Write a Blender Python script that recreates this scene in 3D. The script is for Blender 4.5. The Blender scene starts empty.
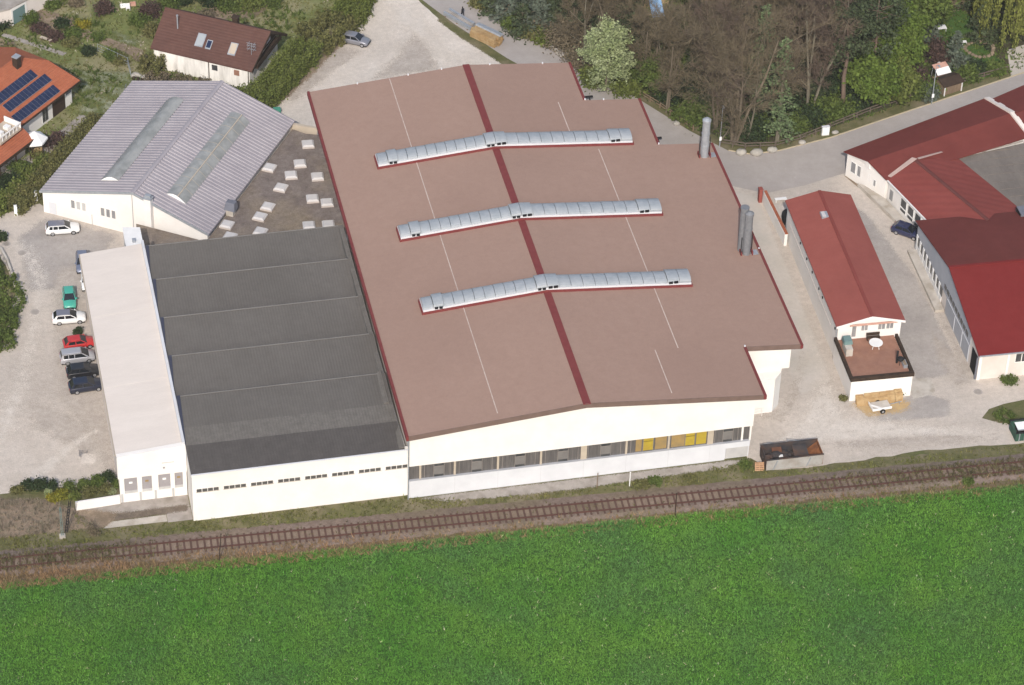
import bpy, math, random
import numpy as np
from mathutils import Vector, Matrix
sc = bpy.context.scene
COL = sc.collection
rnd = random.Random(7)
nr = np.random.default_rng(11)

# ------------------------------------------------------------------ camera, sky, sun, exposure
# metres; X runs along the front of the big hall, Y away from the railway, Z up.
CAM_POS = (-53.5403574, -274.0777308, 250.0)
CAM_ROT = [[0.9774732, -0.2091674, 0.0281995],
           [-0.1103138, -0.6202179, -0.7766342],
           [0.1799364, 0.7560283, -0.6293204]]
cd = bpy.data.cameras.new('camera')
cam = bpy.data.objects.new('camera', cd)
COL.objects.link(cam)
sc.camera = cam
cd.sensor_width = 36.0
cd.lens = 3200.0 / 1024.0 * 36.0
cd.clip_start = 1.0
cd.clip_end = 6000.0
_r, _d, _f = (Vector(v) for v in CAM_ROT)
m4 = Matrix.Identity(4)
for i in range(3):
    m4[i][0] = _r[i]; m4[i][1] = -_d[i]; m4[i][2] = -_f[i]; m4[i][3] = CAM_POS[i]
cam.matrix_world = m4

SUN_ELEV, SUN_AZ = math.radians(38.0), math.radians(16.5)      # azimuth of travel, from +Y towards +X
trav = Vector((math.sin(SUN_AZ) * math.cos(SUN_ELEV), math.cos(SUN_AZ) * math.cos(SUN_ELEV), -math.sin(SUN_ELEV)))
w = bpy.data.worlds.new('World'); sc.world = w; w.use_nodes = True
nt = w.node_tree
bg = nt.nodes['Background']
sky = nt.nodes.new('ShaderNodeTexSky')
sky.sky_type = 'NISHITA'; sky.sun_disc = False
sky.sun_elevation = SUN_ELEV
sky.sun_rotation = math.atan2(-trav.x, -trav.y)
sky.air_density = 1.2; sky.dust_density = 2.5; sky.ozone_density = 1.0
nt.links.new(sky.outputs[0], bg.inputs[0])
bg.inputs[1].default_value = 0.14
sd = bpy.data.lights.new('sun', 'SUN'); sd.energy = 3.3; sd.angle = math.radians(0.53); sd.color = (1.0, 0.945, 0.87)
so = bpy.data.objects.new('sun', sd); COL.objects.link(so)
so.rotation_euler = trav.to_track_quat('-Z', 'Y').to_euler()
so.location = (0, -100, 200)
sc.view_settings.view_transform = 'Standard'
sc.view_settings.look = 'None'
sc.view_settings.exposure = 0.22
sc.view_settings.gamma = 1.0
sc.view_settings.use_curve_mapping = False
sc.render.resolution_x = 1024; sc.render.resolution_y = 685
sc.render.filter_size = 1.65

# ------------------------------------------------------------------ helpers
def at(u, v, z=0.0):
    """survey: point of the horizontal plane at height z that the photograph shows at (u, v)"""
    a, b = (u - 512) / 3200.0, (v - 342.5) / 3200.0
    d = _r * a + _d * b + _f
    t = (z - CAM_POS[2]) / d.z
    return Vector((CAM_POS[0] + d.x * t, CAM_POS[1] + d.y * t, z))

def tag(o, label=None, cat=None, group=None, kind=None):
    if label: o['label'] = label
    if cat: o['category'] = cat
    if group: o['group'] = group
    if kind: o['kind'] = kind
    return o

def thing(name, label, cat, loc, group=None, rz=0.0):
    o = bpy.data.objects.new(name, None); COL.objects.link(o)
    o.empty_display_size = 0.5
    o.location = loc; o.rotation_euler = (0, 0, rz)
    return tag(o, label, cat, group)

def dup(root, loc=None, rz=None, label=None, group=None):
    r = root.copy(); COL.objects.link(r)
    if loc is not None: r.location = loc
    if rz is not None: r.rotation_euler = (0, 0, rz)
    if label: r['label'] = label
    if group: r['group'] = group
    for ch in root.children:
        c = ch.copy(); COL.objects.link(c); c.parent = r
        for g in ch.children:
            q = g.copy(); COL.objects.link(q); q.parent = c
    return r

class Fr:
    """a rotated plan frame"""
    def __init__(s, ox, oy, ang, oz=0.0):
        s.ox, s.oy, s.oz = ox, oy, oz; s.c, s.s = math.cos(ang), math.sin(ang); s.ang = ang
    def __call__(s, p):
        return (s.ox + s.c * p[0] - s.s * p[1], s.oy + s.s * p[0] + s.c * p[1], s.oz + p[2])

class MB:
    def __init__(s, fr=None):
        s.v, s.f, s.fr = [], [], fr
        s.smooth = False
    def add(s, vs, fs):
        k = len(s.v)
        s.v.extend(s.fr(p) if s.fr else tuple(p) for p in vs)
        s.f.extend([tuple(i + k for i in f) for f in fs])
        return s
    def poly(s, pts): return s.add(pts, [tuple(range(len(pts)))])
    def box(s, x0, x1, y0, y1, z0, z1):
        return s.hexa([(x0, y0, z0), (x1, y0, z0), (x1, y1, z0), (x0, y1, z0), (x0, y0, z1), (x1, y0, z1), (x1, y1, z1), (x0, y1, z1)])
    def hexa(s, p):
        return s.add(p, [(3, 2, 1, 0), (4, 5, 6, 7), (0, 1, 5, 4), (1, 2, 6, 5), (2, 3, 7, 6), (3, 0, 4, 7)])
    def prism(s, pts, z0, z1):
        """plan polygon (counter-clockwise) raised from z0 to z1; z0/z1 number or function of (x, y)"""
        n = len(pts)
        a = lambda z, p: z(p[0], p[1]) if callable(z) else z
        vs = [(p[0], p[1], a(z0, p)) for p in pts] + [(p[0], p[1], a(z1, p)) for p in pts]
        fs = [tuple(reversed(range(n))), tuple(range(n, 2 * n))] + [(i, (i + 1) % n, n + (i + 1) % n, n + i) for i in range(n)]
        return s.add(vs, fs)
    def slab(s, quad, t):
        """quad or polygon of 3D points, counter-clockwise from above, thickened downwards by t"""
        n = len(quad)
        vs = [tuple(p) for p in quad] + [(p[0], p[1], p[2] - t) for p in quad]
        fs = [tuple(range(n)), tuple(reversed(range(n, 2 * n)))] + [(i, n + i, n + (i + 1) % n, (i + 1) % n) for i in range(n)]
        return s.add(vs, fs)
    def profile(s, prof, x0, x1):
        """(y, z) outline extruded along x"""
        n = len(prof)
        vs = [(x0, p[0], p[1]) for p in prof] + [(x1, p[0], p[1]) for p in prof]
        fs = [tuple(range(n)), tuple(reversed(range(n, 2 * n)))] + [(i, n + i, n + (i + 1) % n, (i + 1) % n) for i in range(n)]
        return s.add(vs, fs)
    def tube(s, p0, p1, r0, r1=None, n=8, caps=True):
        r1 = r0 if r1 is None else r1
        a, b = Vector(p0), Vector(p1); d = b - a
        if d.length < 1e-6: return s
        d.normalize()
        x = d.orthogonal().normalized(); y = d.cross(x)
        vs = []
        for c, r in ((a, r0), (b, r1)):
            for i in range(n):
                t = 2 * math.pi * i / n
                vs.append(tuple(c + (x * math.cos(t) + y * math.sin(t)) * r))
        fs = [(i, (i + 1) % n, n + (i + 1) % n, n + i) for i in range(n)]
        if caps: fs += [tuple(reversed(range(n))), tuple(range(n, 2 * n))]
        return s.add(vs, fs)
    def ball(s, c, r, sx=1, sy=1, sz=1, n=8, m=6):
        vs = [(c[0], c[1], c[2] - r * sz)]
        for j in range(1, m):
            ph = -math.pi / 2 + math.pi * j / m
            for i in range(n):
                t = 2 * math.pi * i / n
                vs.append((c[0] + r * sx * math.cos(ph) * math.cos(t), c[1] + r * sy * math.cos(ph) * math.sin(t), c[2] + r * sz * math.sin(ph)))
        vs.append((c[0], c[1], c[2] + r * sz))
        fs = [(0, 1 + (i + 1) % n, 1 + i) for i in range(n)]
        for j in range(m - 2):
            for i in range(n):
                a, b = 1 + j * n + i, 1 + j * n + (i + 1) % n
                fs.append((a, b, b + n, a + n))
        k = 1 + (m - 2) * n; e = len(vs) - 1
        fs += [(k + i, k + (i + 1) % n, e) for i in range(n)]
        return s.add(vs, fs)
    def build(s, name, mat, parent=None, label=None, smooth=False, bevel=0.0):
        me = bpy.data.meshes.new(name)
        loc = Vector((0, 0, 0)); inv = None
        if parent is not None:
            r = parent
            while r.parent: r = r.parent
            if not r.get('local'):
                loc = r.location.copy(); inv = Matrix.Rotation(-r.rotation_euler.z, 4, 'Z')
        vs = s.v
        if inv is not None:
            vs = [tuple(inv @ (Vector(p) - loc)) for p in s.v]
        elif parent is None and s.v:
            a = np.array(s.v); c = (a.min(0) + a.max(0)) / 2; c[2] = a[:, 2].min()
            loc = Vector(c); vs = [tuple(p) for p in (a - c)]
        me.from_pydata(vs, [], s.f); me.update()
        o = bpy.data.objects.new(name, me); COL.objects.link(o)
        if mat: me.materials.append(mat)
        if parent is not None: o.parent = parent
        elif s.v: o.location = loc
        if smooth: me.polygons.foreach_set('use_smooth', [True] * len(me.polygons))
        if bevel:
            b = o.modifiers.new('bevel', 'BEVEL'); b.width = bevel; b.segments = 2; b.limit_method = 'ANGLE'
        if label: o['label'] = label
        return o

def np_mesh(name, V, F, mat, parent=None, loc=None):
    """V (n,3), F (m,k) all faces of k corners"""
    me = bpy.data.meshes.new(name)
    m, k = F.shape
    me.vertices.add(len(V)); me.vertices.foreach_set('co', np.asarray(V, np.float32).ravel())
    me.loops.add(m * k); me.loops.foreach_set('vertex_index', F.astype(np.int32).ravel())
    me.polygons.add(m)
    me.polygons.foreach_set('loop_start', np.arange(0, m * k, k, dtype=np.int32))
    me.update(calc_edges=True)
    me.materials.append(mat)
    o = bpy.data.objects.new(name, me); COL.objects.link(o)
    if parent is not None: o.parent = parent
    if loc is not None: o.location = loc
    return o

# ------------------------------------------------------------------ materials
def lin(c):
    return tuple(((x / 255.0) / 12.92 if x / 255.0 <= 0.04045 else ((x / 255.0 + 0.055) / 1.055) ** 2.4) for x in c)

def material(name, c0, c1=None, scale=1.0, rough=0.85, c2=None, scale2=0.15, amt2=0.5, bump=0.0, bscale=None, metal=0.0,
             stretch=(1, 1, 1), detail=6.0, spec=0.08, island=0.0, coat=0.0, fine=0.0):
    """colours mixed by two sizes of world-space noise; optional bump, per-island variation and fine grain"""
    m = bpy.data.materials.new(name); m.use_nodes = True
    n, l = m.node_tree.nodes, m.node_tree.links
    b = n['Principled BSDF']
    b.inputs['Roughness'].default_value = rough
    b.inputs['Metallic'].default_value = metal
    b.inputs['Specular IOR Level'].default_value = spec
    b.inputs['Coat Weight'].default_value = coat
    geo = n.new('ShaderNodeNewGeometry')
    mp = n.new('ShaderNodeMapping'); mp.inputs['Scale'].default_value = stretch
    l.new(geo.outputs['Position'], mp.inputs['Vector'])
    def noise(sc_, det=detail, ro=0.6):
        t = n.new('ShaderNodeTexNoise'); t.inputs['Scale'].default_value = sc_; t.inputs['Detail'].default_value = det
        t.inputs['Roughness'].default_value = ro
        l.new(mp.outputs[0], t.inputs['Vector']); return t
    def ramp(src, lo, hi):
        r = n.new('ShaderNodeMapRange'); r.inputs[1].default_value = lo; r.inputs[2].default_value = hi
        l.new(src, r.inputs[0]); return r.outputs[0]
    def mix(f, a, bb, mode='MIX'):
        x = n.new('ShaderNodeMix'); x.data_type = 'RGBA'; x.blend_type = mode
        for i, val in ((0, f), (6, a), (7, bb)):
            if hasattr(val, 'is_linked'): l.new(val, x.inputs[i])
            elif isinstance(val, (int, float)): x.inputs[i].default_value = val
            else: x.inputs[i].default_value = (*val, 1)
        return x.outputs[2]
    col = c0
    if c1 is not None:
        col = mix(ramp(noise(scale).outputs['Fac'], 0.35, 0.65), c0, c1)
    if c2 is not None:
        f = ramp(noise(scale2, 4.0).outputs['Fac'], 0.45, 0.68)
        k = n.new('ShaderNodeMath'); k.operation = 'MULTIPLY'; k.inputs[1].default_value = amt2; l.new(f, k.inputs[0])
        col = mix(k.outputs[0], col, c2)
    if island:
        r = n.new('ShaderNodeMapRange'); r.inputs[3].default_value = 1 - island; r.inputs[4].default_value = 1 + island
        l.new(geo.outputs['Random Per Island'], r.inputs[0])
        v = n.new('ShaderNodeHueSaturation'); l.new(r.outputs[0], v.inputs['Value'])
        if hasattr(col, 'is_linked'): l.new(col, v.inputs['Color'])
        else: v.inputs['Color'].default_value = (*col, 1)
        col = v.outputs[0]
    if fine:
        g = noise(7.0, 3.0, 0.7)
        r = n.new('ShaderNodeMapRange'); r.inputs[1].default_value = 0.25; r.inputs[2].default_value = 0.75
        r.inputs[3].default_value = 1 - fine; r.inputs[4].default_value = 1 + fine
        l.new(g.outputs['Fac'], r.inputs[0])
        g2 = noise(1.5, 4.0, 0.75); r2 = n.new('ShaderNodeMapRange'); r2.inputs[1].default_value = .3; r2.inputs[2].default_value = .7
        r2.inputs[3].default_value = 1 - fine * .75; r2.inputs[4].default_value = 1 + fine * .75; l.new(g2.outputs['Fac'], r2.inputs[0])
        mm = n.new('ShaderNodeMath'); mm.operation = 'MULTIPLY'; l.new(r.outputs[0], mm.inputs[0]); l.new(r2.outputs[0], mm.inputs[1]); r = mm
        v = n.new('ShaderNodeHueSaturation'); l.new(r.outputs[0], v.inputs['Value'])
        if hasattr(col, 'is_linked'): l.new(col, v.inputs['Color'])
        else: v.inputs['Color'].default_value = (*col, 1)
        col = v.outputs[0]
    if hasattr(col, 'is_linked'): l.new(col, b.inputs['Base Color'])
    else: b.inputs['Base Color'].default_value = (*col, 1)
    if bump:
        t = noise(bscale or scale * 3)
        bp = n.new('ShaderNodeBump'); bp.inputs['Strength'].default_value = 1.0; bp.inputs['Distance'].default_value = bump
        l.new(t.outputs['Fac'], bp.inputs['Height']); l.new(bp.outputs[0], b.inputs['Normal'])
    return m

def leafmat(name, c0, c1, scale=0.6, island=0.35, trans=0.25, **kw):
    m = material(name, c0, c1, scale=scale, rough=0.7, island=island, spec=0.15, **kw)
    n, l = m.node_tree.nodes, m.node_tree.links
    b = n['Principled BSDF']
    src = b.inputs['Base Color'].links[0].from_socket
    t = n.new('ShaderNodeBsdfTranslucent'); l.new(src, t.inputs['Color'])
    mx = n.new('ShaderNodeMixShader'); mx.inputs[0].default_value = trans
    l.new(b.outputs[0], mx.inputs[1]); l.new(t.outputs[0], mx.inputs[2])
    l.new(mx.outputs[0], n['Material Output'].inputs['Surface'])
    return m

def stripes(m, axis, period, depth, ang=0.0):
    """fine profiled-sheet or tile-course bump along a plan direction"""
    n, l = m.node_tree.nodes, m.node_tree.links
    b = n['Principled BSDF']
    geo = n.new('ShaderNodeNewGeometry')
    mp = n.new('ShaderNodeMapping'); mp.inputs['Rotation'].default_value = (0, 0, ang)
    l.new(geo.outputs['Position'], mp.inputs['Vector'])
    wv = n.new('ShaderNodeTexWave'); wv.bands_direction = axis; wv.inputs['Scale'].default_value = 0.314 / period * 2 / 2
    wv.inputs['Distortion'].default_value = 0.0
    l.new(mp.outputs[0], wv.inputs['Vector'])
    bp = n.new('ShaderNodeBump'); bp.inputs['Distance'].default_value = depth; bp.inputs['Strength'].default_value = 1.0
    l.new(wv.outputs['Fac'], bp.inputs['Height'])
    old = b.inputs['Normal'].links
    if old: l.new(old[0].from_socket, bp.inputs['Normal'])
    l.new(bp.outputs[0], b.inputs['Normal'])
    return m

M = {}
M['white'] = material('white_render', (0.758, 0.728, 0.704), (0.720, 0.691, 0.662), 0.4, 0.8, c2=(0.672, 0.620, 0.561), scale2=0.25, amt2=0.35, fine=.02)
M['white_cool'] = material('white_sheet', (.60, .605, .635), (.55, .555, .585), 0.5, 0.7)
M['pinkwhite'] = material('pale_render', (.66, .60, .56), (.60, .54, .50), 0.5, 0.85, c2=(.5, .45, .4), scale2=.3, amt2=.4)
M['stained'] = material('stained_render', (.80, .77, .73), (.74, .71, .67), 0.5, 0.85, c2=(.30, .28, .25), scale2=1.0, amt2=.45, stretch=(1, 1, .18))
M['brown_roof'] = material('brown_membrane', (0.293, 0.193, 0.154), (0.309, 0.206, 0.165), 0.8, 0.8, c2=(0.265, 0.173, 0.139), scale2=.05, amt2=.55, fine=.055, bump=.01, bscale=6)
M['brown_fascia'] = material('brown_fascia', (.145, .098, .083), (.17, .115, .098), 1.0, 0.7)
M['red_trim'] = material('red_trim', (.155, .034, .035), (.18, .042, .041), 1.5, 0.55)
M['seam'] = material('pale_seam', (.52, .43, .38), (.40, .31, .27), 1.5, 0.8)
M['poly'] = material('polycarbonate', (.25, .275, .30), (.31, .33, .355), 1.2, 0.35, spec=.5)
M['vent_black'] = material('black_void', (.012, .012, .014), None, rough=.8)
M['galv'] = material('galvanised_steel', (.38, .40, .43), (.30, .32, .35), 2.5, 0.45, metal=.35)
M['shed_roof'] = stripes(material('grey_corrugated', (0.108, 0.099, 0.092), (0.117, 0.108, 0.100), 0.7, 0.8, c2=(0.094, 0.086, 0.079), scale2=.08, amt2=.6, fine=.08), 'X', .35, .014)
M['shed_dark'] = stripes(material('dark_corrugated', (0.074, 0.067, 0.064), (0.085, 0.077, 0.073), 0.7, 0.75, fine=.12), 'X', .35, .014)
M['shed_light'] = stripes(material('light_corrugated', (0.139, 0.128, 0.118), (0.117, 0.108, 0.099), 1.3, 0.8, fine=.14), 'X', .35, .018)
M['annex_roof'] = material('pale_roof_sheet', (0.607, 0.544, 0.496), (0.644, 0.581, 0.531), 0.35, 0.75, c2=(0.570, 0.508, 0.461), scale2=.12, amt2=.5, fine=.035, stretch=(.4, 1.6, 1))
M['grey_glass'] = material('profiled_glass', (0.086, 0.080, 0.080), (0.131, 0.120, 0.115), 1.6, 0.25, spec=.5, stretch=(3, 1, .3))
M['window'] = material('window_glass', (.035, .037, .04), (.07, .07, .072), 0.8, 0.3, spec=.35)
M['window_grey'] = material('window_blind', (.20, .20, .21), (.27, .27, .27), .8, 0.3, spec=.5)
M['yellow'] = material('yellow_curtain', (.40, .30, .035), (.34, .24, .04), 1.3, 0.7)
M['ochre'] = material('ochre_curtain', (.32, .215, .085), (.25, .18, .09), 1.3, 0.7)
M['cream'] = material('cream_post', (.46, .39, .31), (.40, .34, .275), 1.0, 0.7)
M['door_grey'] = material('grey_door', (.40, .39, .39), (.47, .46, .45), .7, 0.6)
M['door_dark'] = material('dark_grey_door', (.27, .25, .26), (.31, .29, .30), .7, 0.5)
M['grey_wall'] = material('grey_wall', (.33, .34, .37), (.38, .385, .41), 0.5, 0.7)
M['corr'] = material('profiled_sheet', (.285, .262, .285), (.325, .30, .32), 0.5, 0.6, c2=(.245, .225, .245), scale2=.12, amt2=.5)
M['translucent'] = material('weathered_rooflight', (0.244, 0.250, 0.248), (0.305, 0.310, 0.306), .9, 0.4, c2=(0.177, 0.186, 0.182), scale2=.6, amt2=.7)
M['gravel_roof'] = material('gravel_roof', (.145, .118, .106), (.185, .155, .14), 0.6, 0.95, c2=(.24, .19, .125), scale2=.13, amt2=.55, fine=.3)
M['dome'] = material('skylight_dome', (.52, .495, .485), (.47, .45, .44), 2, 0.4)
M['dome_side'] = material('dome_curb', (.46, .41, .38), None, rough=.8)
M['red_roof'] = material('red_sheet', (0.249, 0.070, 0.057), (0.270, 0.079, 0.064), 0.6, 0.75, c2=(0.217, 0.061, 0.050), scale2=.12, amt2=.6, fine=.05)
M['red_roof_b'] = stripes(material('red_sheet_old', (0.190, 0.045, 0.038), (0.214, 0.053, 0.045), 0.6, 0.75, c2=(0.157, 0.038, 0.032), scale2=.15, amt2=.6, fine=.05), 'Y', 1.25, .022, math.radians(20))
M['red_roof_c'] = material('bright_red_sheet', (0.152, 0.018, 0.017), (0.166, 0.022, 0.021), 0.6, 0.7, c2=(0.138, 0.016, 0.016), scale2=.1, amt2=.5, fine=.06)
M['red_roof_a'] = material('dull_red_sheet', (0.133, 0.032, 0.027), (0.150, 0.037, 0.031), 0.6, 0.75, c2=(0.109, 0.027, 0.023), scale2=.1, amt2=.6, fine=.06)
M['flat_grey'] = material('bitumen_felt', (.155, .135, .120), (.185, .16, .14), 0.7, 0.95, c2=(.12, .105, .095), scale2=.2, amt2=.7, stretch=(1, .4, 1), fine=.1)
M['tile_orange'] = stripes(material('orange_tiles', (0.317, 0.100, 0.053), (0.354, 0.118, 0.063), 1.4, 0.8, c2=(0.276, 0.086, 0.046), scale2=.3, amt2=.6, fine=.12), 'Y', .36, .04, math.radians(-46))
M['tile_brown'] = stripes(material('brown_tiles', (.092, .046, .038), (.108, .056, .046), 1.2, 0.8, c2=(.08, .042, .036), scale2=.2, amt2=.6, fine=.08), 'Y', .36, .03, math.radians(32))
M['solar'] = material('solar_glass', (.010, .016, .045), (.018, .026, .065), 1.5, 0.14, spec=.6)
M['solar_frame'] = material('solar_frame', (.30, .31, .35), None, rough=.4, metal=.5)
M['wood_dark'] = material('dark_timber', (.035, .024, .018), (.055, .036, .026), 2.0, 0.7)
M['wood'] = material('weathered_timber', (.16, .115, .08), (.22, .16, .11), 3.0, 0.85, stretch=(1, 1, .4))
M['wood_new'] = material('fresh_timber', (.37, .25, .125), (.30, .19, .09), 2.5, 0.8, c2=(.44, .33, .19), scale2=1.2, amt2=.6, bump=.05)
M['pallet'] = material('orange_pallet_wood', (.40, .24, .14), (.34, .20, .12), 3.0, 0.8)
M['terrace'] = material('terrace_tiles', (0.256, 0.131, 0.091), (0.300, 0.163, 0.116), 1.4, 0.85, c2=(0.213, 0.112, 0.085), scale2=.6, amt2=.6)
M['gravel'] = material('yard_gravel', (0.455, 0.399, 0.349), (0.508, 0.451, 0.400), 0.22, 0.95, c2=(0.369, 0.322, 0.281), scale2=.06, amt2=.75, fine=.16, bump=.05, bscale=4)
M['gravel_pale'] = material('pale_gravel', (0.534, 0.476, 0.422), (0.606, 0.547, 0.489), 0.2, 0.95, c2=(0.432, 0.383, 0.335), scale2=.06, amt2=.8, fine=.16, bump=.05, bscale=4)
M['gravel_dark'] = material('worn_asphalt_patch', (.30, .27, .25), (.345, .315, .29), 0.4, 0.95, c2=(.40, .36, .33), scale2=.12, amt2=.7, fine=.14)
M['cream_path'] = material('sandy_lane', (0.451, 0.405, 0.356), (0.505, 0.460, 0.422), 0.4, 0.95, c2=(0.334, 0.309, 0.256), scale2=.2, amt2=.5, fine=.08)
M['asphalt'] = material('pale_asphalt', (.335, .303, .282), (.37, .335, .315), 0.5, 0.9, c2=(.30, .272, .255), scale2=.1, amt2=.6, fine=.06)
M['paint_kerb'] = material('pale_kerb', (.48, .40, .27), (.40, .34, .24), 1.0, 0.9)
M['concrete'] = material('concrete', (.36, .325, .295), (.30, .27, .245), .7, 0.9, c2=(.19, .165, .14), scale2=.5, amt2=.7, fine=.06)
M['concrete_pale'] = material('pale_concrete', (.50, .46, .41), (.42, .38, .34), .7, 0.9, c2=(.27, .23, .18), scale2=.45, amt2=.7)
M['soil'] = material('bare_soil', (.20, .15, .11), (.26, .20, .145), 0.8, 0.95, c2=(.14, .11, .075), scale2=.3, amt2=.7, fine=.2)
M['ground'] = material('rough_grass', (.085, .095, .035), (.125, .115, .055), 0.5, 0.95, c2=(.20, .16, .11), scale2=.13, amt2=.75, fine=.25, bump=.06, bscale=3)
M['garden'] = material('garden_grass', (0.121, 0.147, 0.047), (0.161, 0.172, 0.065), 0.6, 0.95, c2=(0.287, 0.241, 0.157), scale2=.12, amt2=.8, fine=.25, bump=.06, bscale=3)
M['daisy'] = material('daisy_lawn', (.11, .125, .045), (.085, .105, .032), 0.5, 0.95, c2=(.34, .34, .26), scale2=.5, amt2=.75, fine=.3)
M['lawn'] = material('mown_lawn', (.052, .098, .022), (.060, .11, .026), 0.6, 0.9, fine=.15)
M['woodfloor'] = material('wood_floor', (.050, .048, .026), (.085, .070, .045), 0.4, 0.95, c2=(.04, .055, .022), scale2=.1, amt2=.7, fine=.3)
M['field'] = material('field_soil', (.034, .085, .018), (.045, .105, .022), 0.35, 0.95, c2=(.05, .08, .03), scale2=.06, amt2=.6, fine=.3)
M['verge'] = material('verge_grass', (.090, .092, .038), (.13, .12, .055), 0.55, 0.95, c2=(.22, .18, .13), scale2=.22, amt2=.7, fine=.2, bump=.05, bscale=3)
M['ballast'] = material('rusty_ballast', (0.158, 0.119, 0.099), (0.204, 0.157, 0.133), 0.9, 0.95, c2=(0.155, 0.128, 0.081), scale2=.11, amt2=.7, fine=.28, bump=.05, bscale=5)
M['drygrass'] = material('dry_bank', (.185, .118, .076), (.14, .102, .075), 0.6, 0.95, c2=(.12, .115, .05), scale2=.09, amt2=.75, fine=.25)
M['ballast_pale'] = material('ballast_between_rails', (0.181, 0.134, 0.102), (0.217, 0.166, 0.129), 0.9, 0.95, c2=(0.127, 0.099, 0.066), scale2=.07, amt2=.7, fine=.22)
M['rail'] = material('rusty_rail', (0.115, 0.057, 0.047), (0.090, 0.048, 0.042), 1.0, 0.7, metal=.2)
M['sleeper'] = material('sleeper_wood', (0.087, 0.053, 0.043), (0.115, 0.069, 0.056), 1.0, 0.9)
M['bark'] = material('bark', (0.135, 0.109, 0.079), (0.180, 0.148, 0.110), 1.5, 0.95, stretch=(1, 1, .3))
M['bark_pale'] = material('pale_bark', (0.183, 0.164, 0.123), (0.145, 0.129, 0.098), 1.0, 0.95, stretch=(1, 1, .3))
M['bark_red'] = material('pine_bark', (.15, .108, .085), (.13, .095, .075), .5, 0.95)
M['twig'] = material('bare_twigs', (0.119, 0.096, 0.063), (0.151, 0.122, 0.081), .3, 0.95)
M['twig_red'] = material('reddish_twigs', (0.113, 0.083, 0.065), (0.138, 0.103, 0.080), .3, 0.95)
M['leaf_bright'] = leafmat('fresh_leaves', (.088, .135, .024), (.120, .165, .034))
M['leaf_mid'] = leafmat('mid_leaves', (0.078, 0.112, 0.026), (0.105, 0.137, 0.034))
M['leaf_dark'] = leafmat('dark_leaves', (.026, .043, .018), (.038, .058, .022))
M['leaf_hedge'] = leafmat('hedge_leaves', (0.105, 0.132, 0.029), (0.138, 0.160, 0.042), island=.4)
M['leaf_olive'] = leafmat('olive_leaves', (.125, .128, .044), (.15, .14, .054), island=.4)
M['needle'] = leafmat('spruce_needles', (.042, .058, .028), (.056, .072, .034), island=.4, trans=.1)
M['needle_grey'] = leafmat('blue_needles', (.075, .095, .07), (.10, .118, .088), island=.3, trans=.1)
M['larch'] = leafmat('larch_needles', (0.122, 0.171, 0.082), (0.146, 0.197, 0.093), island=.3)
M['blossom'] = leafmat('blossom', (.24, .29, .125), (.34, .375, .215), island=.35)
M['willow'] = leafmat('willow_leaves', (.155, .172, .040), (.19, .20, .052), island=.35)
M['purple'] = leafmat('purple_leaves', (.075, .048, .042), (.10, .062, .052), island=.4)
M['yellow_fl'] = leafmat('yellow_flowers', (0.240, 0.204, 0.020), (0.160, 0.170, 0.030), island=.4)
M['grass'] = leafmat('meadow_grass', (0.099, 0.268, 0.037), (0.155, 0.321, 0.051), scale=.09, island=.65, trans=0.25, c2=(0.103, 0.230, 0.070), scale2=.06, amt2=.9)
M['drytuft'] = leafmat('dry_grass_blades', (0.330, 0.205, 0.115), (0.225, 0.166, 0.086), scale=.15, island=.4, trans=.2)
M['vergetuft'] = leafmat('verge_blades', (0.115, 0.136, 0.035), (0.172, 0.159, 0.057), scale=.2, island=.45, trans=.2)
M['boulder'] = material('pale_boulder', (.40, .37, .33), (.31, .29, .26), 1.2, .9, bump=.05)
M['tyre'] = material('tyre', (.018, .018, .018), None, rough=.85)
M['rim'] = material('alloy_rim', (.42, .42, .44), None, rough=.35, metal=.6)
M['carglass'] = material('car_glass', (.012, .014, .018), None, rough=.06, spec=.7)
M['headlamp'] = material('headlamp', (.75, .76, .78), None, rough=.15, spec=.7)
M['taillamp'] = material('taillamp', (.30, .02, .02), None, rough=.3)
M['black_plastic'] = material('black_plastic', (.02, .02, .022), None, rough=.6)
def carpaint(name, c, metal=.0):
    return material(name, c, None, rough=.28, metal=metal, coat=.6, spec=.5)
M['skip_grey'] = material('skip_grey', (.36, .345, .33), (.31, .30, .285), 1.2, .7, c2=(.22, .17, .13), scale2=.8, amt2=.5)
M['rust'] = material('rust', (.20, .075, .03), (.26, .11, .05), 1.5, .9, c2=(.07, .04, .03), scale2=.9, amt2=.8)
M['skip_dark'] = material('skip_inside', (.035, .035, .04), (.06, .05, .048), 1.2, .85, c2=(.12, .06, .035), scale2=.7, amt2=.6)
M['green_metal'] = material('dark_green_metal', (.03, .075, .055), (.04, .09, .065), 1.5, .6)
M['garage_door'] = material('green_grey_door', (.12, .19, .19), (.14, .21, .205), 1.0, .6)
M['blue_metal'] = material('blue_metal', (.12, .125, .15), (.155, .16, .19), 1.0, .5)
M['blue_plastic'] = material('blue_plastic', (.16, .34, .62), (.35, .50, .70), 1.5, .5)
M['sand'] = material('play_sand', (.46, .33, .17), (.40, .28, .15), 1.0, .95)
M['fabric_white'] = material('white_canvas', (.74, .73, .72), (.68, .67, .66), 1.0, .8)
M['red_fabric'] = material('faded_red_canvas', (.42, .22, .17), (.50, .31, .25), 1.2, .85)
M['skin'] = material('skin', (.42, .27, .2), None, rough=.6)
M['cloth_dark'] = material('dark_cloth', (.018, .018, .024), (.03, .03, .035), 3.0, .9)
M['hair'] = material('dark_hair', (.03, .02, .015), None, rough=.6)
M['teal_plastic'] = material('teal_plastic', (.07, .26, .19), None, rough=.5)
M['water'] = material('pond_water', (.015, .02, .016), None, rough=.08, spec=.6)
M['sign_white'] = material('sign_white', (.78, .78, .77), None, rough=.5)
M['mullion'] = material('grey_mullion', (.25, .22, .20), (.21, .19, .175), 1.0, 0.6)
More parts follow.
